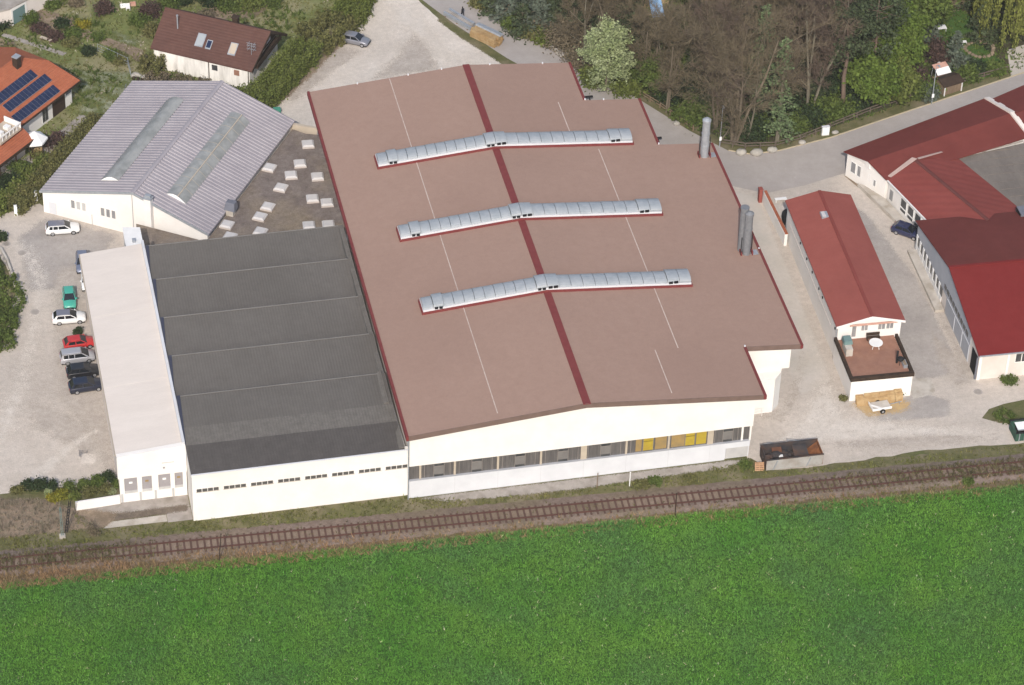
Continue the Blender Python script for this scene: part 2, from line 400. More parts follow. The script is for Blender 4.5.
M['sash_grey'] = material('sash_glass', (0.156, 0.144, 0.139), (0.183, 0.172, 0.164), 1.0, 0.3)
M['shed_ridge'] = material('ridge_grey', (0.180, 0.173, 0.169), (0.150, 0.143, 0.139), .6, 0.8)
M['dark_flash'] = material('dark_flashing', (.04, .045, .07), None, rough=.7)
M['panel_joint'] = material('joint_grey', (.46, .46, .48), None, rough=.8)
M['wear_dark'] = material('worn_dark_gravel', (0.362, 0.317, 0.278), (0.420, 0.370, 0.327), .5, .95, fine=.18)
M['wear_pale'] = material('worn_pale_gravel', (0.521, 0.470, 0.419), (0.573, 0.522, 0.471), .5, .95, fine=.12)
_soft = {}
def soft(mat):
    """the same surface, thinning out towards the edge of its patch so the layer below shows through"""
    if mat.name in _soft: return _soft[mat.name]
    m = mat.copy(); m.name = mat.name + '_patch'; n, l = m.node_tree.nodes, m.node_tree.links
    out = n['Material Output']; src = out.inputs['Surface'].links[0].from_socket
    at_ = n.new('ShaderNodeAttribute'); at_.attribute_name = 'cover'
    geo = n.new('ShaderNodeNewGeometry'); ns = n.new('ShaderNodeTexNoise'); ns.inputs['Scale'].default_value = .9; ns.inputs['Detail'].default_value = 8; ns.inputs['Roughness'].default_value = .7
    l.new(geo.outputs['Position'], ns.inputs['Vector'])
    n2 = n.new('ShaderNodeTexNoise'); n2.inputs['Scale'].default_value = 9.0; n2.inputs['Detail'].default_value = 2
    l.new(geo.outputs['Position'], n2.inputs['Vector'])
    def ma(op, a, b):
        k_ = n.new('ShaderNodeMath'); k_.operation = op
        for i, q in enumerate((a, b)):
            if hasattr(q, 'is_linked'): l.new(q, k_.inputs[i])
            else: k_.inputs[i].default_value = q
        return k_.outputs[0]
    grain = ma('MULTIPLY', ma('SUBTRACT', n2.outputs['Fac'], .5), 1.3)
    blot = ma('MULTIPLY', ma('SUBTRACT', ns.outputs['Fac'], .5), .8)
    tot = ma('ADD', ma('ADD', at_.outputs['Fac'], grain), blot)
    mr = n.new('ShaderNodeMapRange'); mr.inputs[1].default_value = .49; mr.inputs[2].default_value = .51; l.new(tot, mr.inputs[0])
    tr = n.new('ShaderNodeBsdfTransparent'); mx = n.new('ShaderNodeMixShader')
    l.new(mr.outputs[0], mx.inputs[0]); l.new(tr.outputs[0], mx.inputs[1]); l.new(src, mx.inputs[2]); l.new(mx.outputs[0], out.inputs['Surface'])
    _soft[mat.name] = m; return m

def add_haze():
    m = bpy.data.materials.new('haze_air'); m.use_nodes = True
    n, l = m.node_tree.nodes, m.node_tree.links
    n.remove(n['Principled BSDF'])
    v = n.new('ShaderNodeVolumePrincipled'); v.inputs['Color'].default_value = (.92, .90, .88, 1); v.inputs['Density'].default_value = HAZE; v.inputs['Anisotropy'].default_value = 0.0
    l.new(v.outputs[0], n['Material Output'].inputs['Volume'])
    mb = MB(); mb.box(-1000, 1000, -800, 1600, -1, 275)
    tag(mb.build('haze', m), 'faint pale haze of the air over the whole scene', 'haze', kind='stuff')
HAZE = 0.00008
M['flash_pink'] = material('pinkish_flashing', (.40, .29, .26), (.34, .25, .225), 1.0, .8)
M['pane_grey'] = material('roof_window_pane', (.30, .32, .34), None, rough=.2)
M['ridge_red'] = material('dark_red_ridge', (.10, .036, .034), (.115, .04, .037), 1.0, .8)
M['skip_rusty'] = material('rusty_dark', (.09, .045, .03), (.12, .055, .035), 1.5, .9)
M['fence_wood'] = material('grey_brown_fence', (.10, .078, .062), (.13, .105, .085), 2.0, .9)
M['flower_white'] = material('pale_petals', (.55, .60, .42), (.62, .60, .30), .4, .7)
M['flue_dark'] = material('dull_steel_flue', (.17, .175, .19), (.21, .215, .23), 2.5, .5, metal=.2)
M['brush'] = leafmat('brushwood', (.24, .20, .155), (.17, .15, .10), island=.45, trans=.1)
M['petal_mix'] = leafmat('garden_petals', (.42, .40, .30), (.35, .28, .24), island=.4)
M['dark_slot'] = material('dark_slot_window', (.075, .07, .068), (.10, .095, .09), 1.0, .3)
M['wet_soil'] = material('damp_soil', (.12, .095, .075), (.165, .135, .108), .9, .95, fine=.25)
M['trackweed'] = leafmat('track_weed_blades', (.135, .115, .058), (.105, .098, .042), scale=.3, island=.45, trans=.15)
M['straw'] = leafmat('straw_edge', (.30, .30, .14), (.22, .25, .10), scale=.5, island=.4, trans=.2)

LOCAL = set()          # things whose parts are modelled in the thing's own coordinates
_build = MB.build
def build_local(mb, name, mat, root_or_part, label=None, smooth=False, bevel=0.0):
    """part given in the thing's own coordinates"""
    me = bpy.data.meshes.new(name)
    me.from_pydata(mb.v, [], mb.f); me.update()
    o = bpy.data.objects.new(name, me); COL.objects.link(o)
    me.materials.append(mat); o.parent = root_or_part
    if smooth: me.polygons.foreach_set('use_smooth', [True] * len(me.polygons))
    if bevel:
        b = o.modifiers.new('bevel', 'BEVEL'); b.width = bevel; b.segments = 2; b.limit_method = 'ANGLE'
    if label: o['label'] = label
    return o

def structure(name, pts, z, mat):
    """flat sheet of ground; pts plan polygon counter-clockwise"""
    mb = MB(); mb.poly([(p[0], p[1], z) for p in pts])
    o = mb.build(name, mat)
    n = o.data.polygons[0].normal
    if n.z < 0: o.data.flip_normals()
    return tag(o, kind='structure')

def wobble(pts, step=1.2, amp=0.35, closed=True):
    """an uneven edge for natural ground outlines"""
    out = []
    n = len(pts)
    for i in range(n):
        a = Vector(pts[i][:2]); b = Vector(pts[(i + 1) % n][:2])
        k = max(1, int((b - a).length / step))
        if (b - a).length > 150: k = 1
        for j in range(k):
            p = a.lerp(b, j / k)
            if j or True:
                p = p + Vector((rnd.uniform(-amp, amp), rnd.uniform(-amp, amp)))
            out.append((p.x, p.y))
    return out

_pz = [.013]
def patch(name, pts, mat, w=1.2, z=None, strength=1.0):
    """a worn or grown-over area that thins out over w metres at its edge"""
    if z is None: z = _pz[0]; _pz[0] += .0012
    A = np.array([[p[0], p[1]] for p in pts]); B = np.roll(A, -1, 0)
    c = .45 if w < 1.1 else .7
    lo, hi = A.min(0) - w, A.max(0) + w
    nx, ny = int((hi[0] - lo[0]) / c) + 2, int((hi[1] - lo[1]) / c) + 2
    gx, gy = np.meshgrid(lo[0] + np.arange(nx) * c, lo[1] + np.arange(ny) * c, indexing='ij')
    Q = np.stack([gx.ravel(), gy.ravel()], 1)
    ins = np.zeros(len(Q), bool); dist = np.full(len(Q), 1e9)
    for a, b in zip(A, B):
        ins ^= ((a[1] > Q[:, 1]) != (b[1] > Q[:, 1])) & (Q[:, 0] < (b[0] - a[0]) * (Q[:, 1] - a[1]) / (b[1] - a[1] + 1e-12) + a[0])
        e = b - a; t_ = np.clip(((Q - a) @ e) / (e @ e + 1e-12), 0, 1); dist = np.minimum(dist, np.linalg.norm(Q - a - t_[:, None] * e, axis=1))
    cov = np.clip((np.where(ins, dist, -dist) + w * .5) / w, 0, 1)
    I = np.arange(nx * ny).reshape(nx, ny)
    F_ = np.stack([I[:-1, :-1].ravel(), I[1:, :-1].ravel(), I[1:, 1:].ravel(), I[:-1, 1:].ravel()], 1)
    F_ = F_[cov[F_].max(1) > 0]
    used, inv = np.unique(F_, return_inverse=True); F_ = inv.reshape(F_.shape)
    o = np_mesh(name, np.column_stack([Q[used], np.full(len(used), z)]), F_, soft(mat))
    a = o.data.attributes.new('cover', 'FLOAT', 'POINT'); a.data.foreach_set('value', (cov[used] * strength).astype(np.float32))
    return tag(o, kind='structure')

# ================================================================== SETTING
add_haze()
G = MB(); G.poly([(-900, -700, 0), (900, -700, 0), (900, 1500, 0), (-900, 1500, 0)])
tag(G.build('ground', M['ground']), kind='structure')

fe = [(-60, -5.6), (-48, -5.95), (-36, -6.2), (-19, -6.7), (-2.5, -7.4), (10.7, -7.7), (31.8, -8.4), (45, -9.2), (57, -9.85), (72, -10.6), (95, -11.6)]
structure('field', [(-900, -700), (900, -700), (900, -45), (95, -11.6)] + wobble(list(reversed(fe)), 1.0, .12)[:-1] + [(-60, -5.6), (-900, 25)], .004, M['field'])

TRK = lambda x: -3.14 - 0.0398 * (x + 39.2)          # centre line of the track
# dry bank between track and field, and the raised ballast bed
bank = [(x, TRK(x) - 1.0) for x in np.linspace(-75, 100, 60)]
structure('bank', wobble([(x, TRK(x) - 4.6) for x in np.linspace(-75, 100, 60)], 3, .2) + list(reversed(bank)), .002, M['drygrass'])
bm = MB()
X = np.linspace(-90, 110, 260); rows = []
for off, z in ((-2.1, -.02), (-1.45, .16), (-1.3, .18), (1.3, .18), (1.5, .17), (2.6, -.02)):
    rows.append([(x, TRK(x) + off + rnd.uniform(-.14, .14) * (z < .1), z) for x in X])
for a, b in zip(rows[:-1], rows[1:]):
    k = len(bm.v); n = len(a)
    bm.add(a + b, [(i, i + 1, n + i + 1, n + i) for i in range(n - 1)])
tag(bm.build('ballast', M['ballast'], smooth=True), kind='structure')
bp = MB()
for a, b in zip(X[:-1], X[1:]):
    bp.poly([(a, TRK(a) - .78, .186), (b, TRK(b) - .78, .186), (b, TRK(b) + .74, .186), (a, TRK(a) + .74, .186)])
tag(bp.build('ballast_strip', M['ballast_pale']), kind='structure')

# yards, lot, lanes, road
structure('gravel_yard', wobble([(-62, 9), (-44.4, 9.4), (-33, 9.0), (-24, 9), (-24, 62), (-36.2, 64.4), (-36.9, 65.0), (-42, 63.6), (-62, 62.5), (-62, 57.5),
          (-42.8, 55.6), (-41.9, 51), (-41.5, 47), (-42.2, 43), (-43.4, 39), (-44.7, 34.5), (-46, 30), (-50, 24), (-62, 20)], 1.5, .25), .006, M['gravel'])
structure('yard', wobble([(41, -2.6), (49.5, -2.9), (58, -2.7), (66, -2.6), (75, -3.3), (79, -3.6), (79, -.2), (73.0, .7), (71.2, 2.2), (72.6, 3.6), (77, 4.4), (100, 5.5), (100, 60), (50, 62), (41, 50)], 1.5, .22), .006, M['gravel'])
structure('lot', wobble([(-6.4, 82.5), (-3, 76), (-5, 66), (36, 66), (34.6, 79.5), (29.8, 87.6), (25.5, 95.2), (22.3, 100.6), (18, 112), (12, 140), (3, 140), (17, 108), (12.2, 103.2), (8.2, 97.6), (1, 88.5)], 1.5, .3), .006, M['gravel_pale'])
road_r = [(12, 140), (21, 116), (28.3, 103.4), (34, 95.6), (40.4, 85.8), (46.3, 74.9), (51.2, 66.6), (55.2, 61.2), (58, 59.8), (62, 60.0), (69.7, 61.7), (80.8, 65.5), (101, 72.2), (150, 88)]
road_l = [(150, 81), (110, 66.5), (92, 60.2), (80, 56.3), (70, 53.8), (63, 51.8), (57.5, 51.0), (53.4, 53.5), (48, 61), (41.5, 71), (36.2, 79.6), (30.4, 88), (25.0, 97.4), (17, 114), (7, 140)]
structure('road', road_r + road_l, .010, M['asphalt'])
k = MB()
for a, b in zip(road_r[7:-1], road_r[8:]):
    d = Vector((b[0] - a[0], b[1] - a[1])).normalized(); q = Vector((-d.y, d.x)) * .16
    k.slab([(a[0], a[1], .09), (b[0], b[1], .09), (b[0] + q.x, b[1] + q.y, .09), (a[0] + q.x, a[1] + q.y, .09)], .09)
tag(k.build('kerb', M['paint_kerb']), kind='structure')
patch('lane', [(50.6, 10), (55.0, 12), (56.0, 38), (56.2, 50.4), (51.2, 53.5), (50.4, 40), (50.2, 20)], M['cream_path'], 1.2, strength=1)
patch('driveway', [(65.4, 10), (71.6, 11), (71.8, 30), (70.4, 38), (69.6, 44), (67, 48), (66.5, 40)], M['gravel_dark'], 1.4, strength=0.9)
patch('asphalt_patch', [(58.5, 3.4), (67.5, 3.0), (68.2, 5.8), (65.5, 8.0), (58.5, 6.6)], M['gravel_dark'], 1.0, strength=0.9)
patch('concrete_pad', [(63.9, 6.9), (66.9, 7.4), (67.4, 10.6), (64.2, 10.4)], M['concrete_pale'], 0.5, strength=1)
patch('worn_asphalt', [(-40, 46.5), (-33.4, 46.5), (-27.4, 56.6), (-36, 62.4), (-40.5, 58)], M['gravel_dark'], 2.0, strength=0.8)
patch('damp_soil', [(-38, 2.6), (-33, 2.3), (-25.6, 2.5), (-25.6, 3.6), (-33, 3.5), (-38, 3.6)], M['wet_soil'], .9, z=.024)
patch('sandy_patch', [(-37.0, 12.9), (-35.2, 12.6), (-34.9, 14.4), (-36.6, 14.8)], M['gravel_pale'], 0.8, strength=1)
patch('road_verge', [(23.4, 99.6), (27.2, 93.0), (31, 86.4), (35.4, 78.9), (34, 78), (29.4, 86.6), (25.3, 93.6), (22.6, 99)], M['verge'], 0.8, strength=1)
# wear: pale wheel tracks and darker damp areas
patch('wear_track', [at(8, 232)[:2], at(36, 246)[:2], at(52, 275)[:2], at(50, 310)[:2], at(36, 370)[:2], at(20, 430)[:2], at(-6, 470)[:2], at(-10, 420)[:2], at(10, 380)[:2], at(22, 330)[:2], at(30, 290)[:2], at(20, 262)[:2], at(2, 246)[:2]], M['wear_pale'], 4.0, strength=.62)
patch('wear_track', [at(52, 270)[:2], at(84, 262)[:2], at(100, 330)[:2], at(112, 440)[:2], at(122, 484)[:2], at(108, 486)[:2], at(92, 440)[:2], at(60, 400)[:2], at(54, 330)[:2]], M['wear_dark'], 3.0, strength=.8)
patch('wear_track', [at(28, 400)[:2], at(70, 410)[:2], at(104, 440)[:2], at(106, 462)[:2], at(72, 450)[:2], at(30, 428)[:2]], M['wear_dark'], 2.4, strength=.7)
patch('wear_track', [at(20, 478)[:2], at(70, 440)[:2], at(100, 425)[:2], at(100, 432)[:2], at(76, 450)[:2], at(40, 486)[:2]], M['wear_pale'], 1.4, strength=.6)
patch('wear_track', [at(384, 2)[:2], at(420, 4)[:2], at(434, 30)[:2], at(452, 52)[:2], at(490, 66)[:2], at(452, 70)[:2], at(424, 44)[:2], at(402, 30)[:2], at(370, 60)[:2], at(330, 88)[:2], at(318, 84)[:2], at(360, 52)[:2], at(388, 24)[:2]], M['wear_pale'], 4.0, strength=.7)
patch('wear_track', [at(414, 32)[:2], at(430, 50)[:2], at(440, 70)[:2], at(400, 76)[:2], at(370, 80)[:2], at(396, 56)[:2]], M['wear_dark'], 3.0, strength=.8)
patch('wear_track', [at(306, 70)[:2], at(340, 42)[:2], at(362, 52)[:2], at(330, 76)[:2], at(300, 100)[:2], at(284, 104)[:2], at(290, 92)[:2]], M['wear_dark'], 2.4, strength=.75)
patch('wear_track', [at(770, 440)[:2], at(800, 410)[:2], at(820, 370)[:2], at(800, 330)[:2], at(812, 335)[:2], at(838, 390)[:2], at(850, 414)[:2], at(1000, 428)[:2], at(1000, 440)[:2], at(840, 446)[:2], at(780, 450)[:2]], M['wear_pale'], 3.6, strength=.65)
patch('wear_track', [at(830, 440)[:2], at(930, 432)[:2], at(1000, 436)[:2], at(1000, 442)[:2], at(900, 450)[:2], at(832, 452)[:2]], M['wear_dark'], 2.2, strength=.6)
patch('wear_track', [at(740, 165)[:2], at(800, 170)[:2], at(836, 190)[:2], at(830, 200)[:2], at(790, 186)[:2], at(750, 190)[:2]], M['wear_pale'], 3.0, strength=.22)
patch('wear_track', [at(930, 330)[:2], at(962, 360)[:2], at(974, 384)[:2], at(956, 388)[:2], at(936, 360)[:2]], M['wear_dark'], 1.6, strength=.7)
patch('wear_track', [at(918, 250)[:2], at(930, 262)[:2], at(972, 372)[:2], at(964, 376)[:2], at(938, 320)[:2], at(918, 270)[:2]], M['wear_dark'], 1.2, strength=.7)
patch('sawdust', [at(846, 404)[:2], at(870, 418)[:2], at(908, 412)[:2], at(912, 400)[:2], at(880, 402)[:2]], M['sand'], 1.6, strength=.75)
patch('wear_track', [at(756, 400)[:2], at(780, 408)[:2], at(792, 380)[:2], at(800, 350)[:2], at(808, 356)[:2], at(800, 400)[:2], at(786, 424)[:2], at(756, 420)[:2]], M['wear_dark'], 2.0, strength=.6)
patch('oil_stain', [at(60, 332)[:2], at(84, 330)[:2], at(100, 390)[:2], at(70, 396)[:2]], M['wear_dark'], 1.6, strength=.65)
patch('tyre_line', [at(760, 447)[:2], at(860, 441)[:2], at(1000, 433)[:2], at(1000, 434.5)[:2], at(860, 442.5)[:2], at(760, 448.5)[:2]], M['wear_dark'], .7, strength=.8)
patch('tyre_line', [at(810, 434)[:2], at(900, 428)[:2], at(1000, 421)[:2], at(1000, 422.5)[:2], at(900, 429.5)[:2], at(810, 435.5)[:2]], M['wear_dark'], .7, strength=.7)
# verges round the big halls and the track
structure('verge', wobble([(-62, 8.4), (-44, 9), (-39, 7.4), (-38.4, 4.9), (-33, 4.9), (-25, 4.8), (-25, .6), (0, .5), (0, -.1), (41.5, -.3), (43.5, -3.0), (75, -3.4), (110, -4.6), (110, -7.2), (73, -5.4), (42, -4.0), (0, -2.4), (-36, -1.3), (-62, -.5)], 1.2, .18), .008, M['verge'])
patch('gravel_path', [(1, -.1), (40.8, -.2), (38, -1.4), (28, -1.5), (20, -1.9), (10, -1.6), (4, -1.2)], M['concrete'], 0.8, strength=1)
patch('weedy_bank', [(-62, 8), (-48, 8.8), (-41.5, 7.4), (-38.6, 5.2), (-33.5, 3.6), (-35, 1.4), (-44, 1.6), (-62, 2)], M['soil'], 1.4, strength=1)
structure('concrete_ramp', [(-38.0, 3.5), (-25.3, 3.2), (-25.3, 5.4), (-32.2, 5.6), (-38.2, 4.9)], .016, M['concrete'])
structure('concrete_strip', [(-35.6, 1.2), (-28.2, 1.1), (-28.2, 2.3), (-34.6, 2.2)], .020, M['concrete_pale'])
structure('paved_corner', [(-28.15, .9), (-25.25, .9), (-25.25, 3.1), (-28.15, 3.0)], .020, M['concrete'])
# gardens and wood
structure('garden', wobble([(-130, 66), (-42, 65.2), (-37.0, 65.6), (-22, 86.6), (-5.6, 82.5), (3, 91), (13, 104), (-20, 170), (-200, 170)], 2, .3), .006, M['garden'])
structure('bank_grass', wobble([(-70, 56), (-43.2, 55.2), (-42.3, 50.5), (-42, 46.8), (-43, 42), (-45.4, 34), (-50, 27), (-70, 20)], 1.5, .2), .008, M['garden'])
patch('daisy_lawn', [(-28.4, 93.2), (-31.6, 96.0), (-20.8, 93.0), (-19.6, 90.5), (-27.0, 80.4), (-29.6, 82.4)], M['daisy'], 2.0, strength=0.9)
patch('garden_path', [(-19.3, 98.6), (-28.2, 106.2), (-29.3, 105.0), (-21.6, 98.2), (-18, 91.4), (-16.6, 92.0)], M['soil'], 0.7, strength=1)
patch('garden_bed', [(-27.5, 108.0), (-33.0, 111.5), (-35.5, 109.2), (-31.4, 104.6), (-27.8, 105.4)], M['soil'], 1.0, strength=1)
structure('footpath', [(-37.6, 105.9), (-38.2, 105.3), (-30.2, 98.9), (-29.6, 99.5)], .012, M['concrete'])
patch('soil_bed', [(-37, 100.5), (-43.5, 95.5), (-47, 99), (-40, 106.2), (-36.2, 103.2)], M['soil'], 1.2, strength=1)
patch('garden_bed', [at(60, 20)[:2], at(100, 34)[:2], at(96, 40)[:2], at(54, 27)[:2]], M['soil'], 1.0, strength=.8)
patch('garden_bed', [at(108, 28)[:2], at(140, 40)[:2], at(136, 48)[:2], at(104, 36)[:2]], M['daisy'], 1.6, strength=.8)
patch('garden_bed', [at(90, 8)[:2], at(112, 2)[:2], at(118, 12)[:2], at(96, 18)[:2]], M['lawn'], 1.6, strength=.8)
patch('terrace_paving', [(-29.4, 84.2), (-27.6, 83.2), (-38.6, 71.2), (-42.5, 68.4), (-44, 70.4), (-36, 77)], M['concrete'], 0.8, strength=1)
patch('track_to_garden', [(-2.5, 104), (5.5, 112), (20, 140), (9, 140), (-1, 115), (-8, 107.5), (-12, 104.5)], M['soil'], 1.2, strength=1)
patch('bank_soil', [(-6.2, 82.0), (1.0, 88.8), (8.2, 97.9), (12, 103.2), (13.4, 102.2), (9.6, 96.8), (2.8, 88.0), (-4.6, 79.8)], M['soil'], 1.4, strength=1)
wf = [(28.9, 104.2), (34.6, 96.3), (41.2, 86.3), (47.2, 75.4), (52.2, 67.4), (56.2, 62.3), (62, 61.2), (69.4, 62.9), (80.3, 66.7), (101, 73.4), (150, 89.5), (220, 260), (-10, 260)]
structure('forest_floor', wobble(wf, 2, .3), .005, M['woodfloor'])
structure('road_shoulder', [(p[0], p[1]) for p in road_r[2:-1]] + [(p[0] + .3, p[1] + 2.2) for p in reversed(road_r[2:-1])], .012, M['verge'])
patch('lawn', [at(920, 18)[:2], at(958, 8)[:2], at(975, 20)[:2], at(975, 42)[:2], at(1003, 62)[:2], at(1006, 74)[:2], at(960, 82)[:2], at(940, 62)[:2], at(925, 40)[:2]], M['lawn'], 1.0, strength=1)
structure('garden_drive', [at(1007, 50)[:2], at(1011, 76)[:2], at(1030, 70)[:2], at(1040, 40)[:2]], .016, M['cream_path'])
structure('playground', wobble([at(640, 16)[:2], at(652, -12)[:2], at(672, -8)[:2], at(664, 14)[:2]], 1.2, .2), .012, M['sand'])

# manhole covers
for (u, v, lab) in ((22, 253, 'round steel manhole cover in the gravel yard at the bend by the bank'),
                    (35, 312, 'round steel manhole cover in the gravel yard left of the white hatchback'),
                    (6.5, 244, 'small pale drain cover at the very left edge of the gravel yard'),
                    (978, 392, 'round manhole cover in front of the workshop with the bright red roof')):
    p = at(u, v)
    t = thing('manhole_cover', lab, 'manhole cover', p, 'manhole covers set in the yards')
    r = MB(); r.tube((p.x, p.y, .004), (p.x, p.y, .03), .40, n=20)
    r.build('cover', M['concrete'], t)
    r = MB()
    for i in range(20):
        a, b = 2 * math.pi * i / 20, 2 * math.pi * (i + 1) / 20
        r.hexa([(p.x + math.cos(a) * .40, p.y + math.sin(a) * .40, .004), (p.x + math.cos(a) * .55, p.y + math.sin(a) * .55, .004), (p.x + math.cos(b) * .55, p.y + math.sin(b) * .55, .004), (p.x + math.cos(b) * .40, p.y + math.sin(b) * .40, .004),
                (p.x + math.cos(a) * .40, p.y + math.sin(a) * .40, .036), (p.x + math.cos(a) * .55, p.y + math.sin(a) * .55, .036), (p.x + math.cos(b) * .55, p.y + math.sin(b) * .55, .036), (p.x + math.cos(b) * .40, p.y + math.sin(b) * .40, .036)])
    r.build('rim', M['gravel_dark'], t)

# ================================================================== RAILWAY TRACK
t = thing('railway_track', 'single rusty railway track on wooden sleepers between the halls and the green field', 'railway track', (15, TRK(15), .18))
for off in (-.7525, .7525):
    mb = MB()
    xs = np.linspace(-90, 110, 41)
    for a, b in zip(xs[:-1], xs[1:]):
        for w_, z0, z1 in ((.07, .24, .265), (.016, .265, .36), (.036, .36, .40)):
            mb.hexa([(a, TRK(a) + off - w_, z0), (b, TRK(b) + off - w_, z0), (b, TRK(b) + off + w_, z0), (a, TRK(a) + off + w_, z0),
                     (a, TRK(a) + off - w_, z1), (b, TRK(b) + off - w_, z1), (b, TRK(b) + off + w_, z1), (a, TRK(a) + off + w_, z1)])
    mb.build('rail', M['rail'], t)
PITCH = .775
sl = [i for i in range(-120, 130)]
first = None
def sleeper_box(mb, x, j):
    y = TRK(x)
    a = rnd.uniform(-.02, .02)
    s_, e_ = -.0398 + a, 1
    mb.hexa([(x - .12 + .05 * 0 + (-1.25) * .04, y - 1.25, .10), (x + .12 - 1.25 * .04, y - 1.25, .10), (x + .12 + 1.25 * .04, y + 1.25, .10), (x - .12 + 1.25 * .04, y + 1.25, .10),
             (x - .12 - 1.25 * .04, y - 1.25, .235 + j), (x + .12 - 1.25 * .04, y - 1.25, .235 + j), (x + .12 + 1.25 * .04, y + 1.25, .235 + j), (x - .12 + 1.25 * .04, y + 1.25, .235 + j)])
rest = MB()
for i in sl:
    x = 15 + i * PITCH + rnd.uniform(-.04, .04)
    if -26.5 < x < 50.4:                       # the hundred in plain view, one mesh each
        mb = MB(); sleeper_box(mb, x, rnd.uniform(-.008, .004))
        mb.build('sleeper', M['sleeper'], t)
    else: sleeper_box(rest, x, rnd.uniform(-.02, .004))
tag(rest.build('sleepers', M['sleeper'], t), kind='stuff')

# ================================================================== MAIN HALL
HX = 20.8
hz = lambda x, y=0: 11.7 - .09 * abs(x - HX)
t = hall = thing('industrial_hall', 'large production hall with brown gabled roof, red ridge stripe and three rooflight strips', 'factory hall', (20.8, 30, 0))
# roof: two planes with stepped right edge
rb = MB()
Lp = [(-.4, -.3), (HX, -.3), (HX, 70.4), (-.4, 70.4)]
Rp = [(HX, -.3), (42.45, -.3), (42.45, 8.8), (49.6, 8.8), (49.6, 51), (42.45, 51), (42.45, 61.5), (35, 61.5), (35, 70.4), (HX, 70.4)]
for P_ in (Lp, Rp):
    rb.prism(P_, lambda x, y: hz(x) - .55, lambda x, y: hz(x))
roof = rb.build('roof', M['brown_roof'], t)
fa = MB()      # brown fascia boards on the edges seen from the front
for (x0, x1, y) in ((-.4, HX, -.3), (HX, 42.47, -.3), (42.47, 49.6, 8.8)):
    fa.hexa([(x0, y - .06, hz(x0) - .62), (x1, y - .06, hz(x1) - .62), (x1, y - .004, hz(x1) - .62), (x0, y - .004, hz(x0) - .62),
             (x0, y - .06, hz(x0) + .07), (x1, y - .06, hz(x1) + .07), (x1, y - .004, hz(x1) + .07), (x0, y - .004, hz(x0) + .07)])
fa.build('fascia', M['brown_fascia'], roof)
tr = MB()
def edge_strip(mb, x, y0, y1, out):
    a, b = (x - .08, x + .22) if out < 0 else (x - .24, x + .1)
    mb.hexa([(a, y0, hz(x) - .5), (b, y0, hz(x) - .5), (b, y1, hz(x) - .5), (a, y1, hz(x) - .5), (a, y0, hz(a) + .10), (b, y0, hz(b) + .08), (b, y1, hz(b) + .08), (a, y1, hz(a) + .10)])
edge_strip(tr, -.4, -.42, 70.45, -1)
for x, y0, y1 in ((42.45, -.42, 8.72), (49.6, 8.70, 51), (42.45, 51.06, 61.5), (35, 61.56, 70.4)): edge_strip(tr, x, y0, y1, 1)
tr.build('edge_trim', M['red_trim'], roof)
rc = MB()
rc.hexa([(HX - .45, -.37, hz(HX - .45) - .02), (HX + .45, -.37, hz(HX) - .08), (HX + .45, 70.45, hz(HX) - .08), (HX - .45, 70.45, hz(HX) - .08),
         (HX - .45, -.37, 11.75), (HX + .45, -.37, 11.75), (HX + .45, 70.45, 11.75), (HX - .45, 70.45, 11.75)])
rc.build('ridge_cap', M['red_trim'], roof)
for (x, segs) in ((10.5, [(.9, 70.3)]), (31.3, [(.9, 9.0), (51.6, 61.2)]), (34.2, [(9.2, 50.4)])):
    mb = MB()
    for y0, y1 in segs:
        mb.hexa([(x - .06, y0, hz(x) - .02), (x + .06, y0, hz(x) - .02), (x + .06, y1, hz(x) - .02), (x - .06, y1, hz(x) - .02), (x - .06, y0, hz(x) + .02), (x + .06, y0, hz(x) + .02), (x + .06, y1, hz(x) + .02), (x - .06, y1, hz(x) + .02)])
    mb.build('seam_strip', M['seam'], roof)
# small pale fixings on the back and the right-hand edges
bx = MB()
for x, y in ((6.2, 70.3), (13, 70.3), (17.5, 70.3), (24, 70.3), (31.2, 70.3), (35, 61.6), (37.5, 61.5), (42.4, 51.1), (42.4, 8.9), (49.5, 28)):
    bx.box(x - .08, x + .08, y - .08, y + .08, hz(x) - .05, hz(x) + .22)
bx.build('fall_anchor', M['white_cool'], roof)
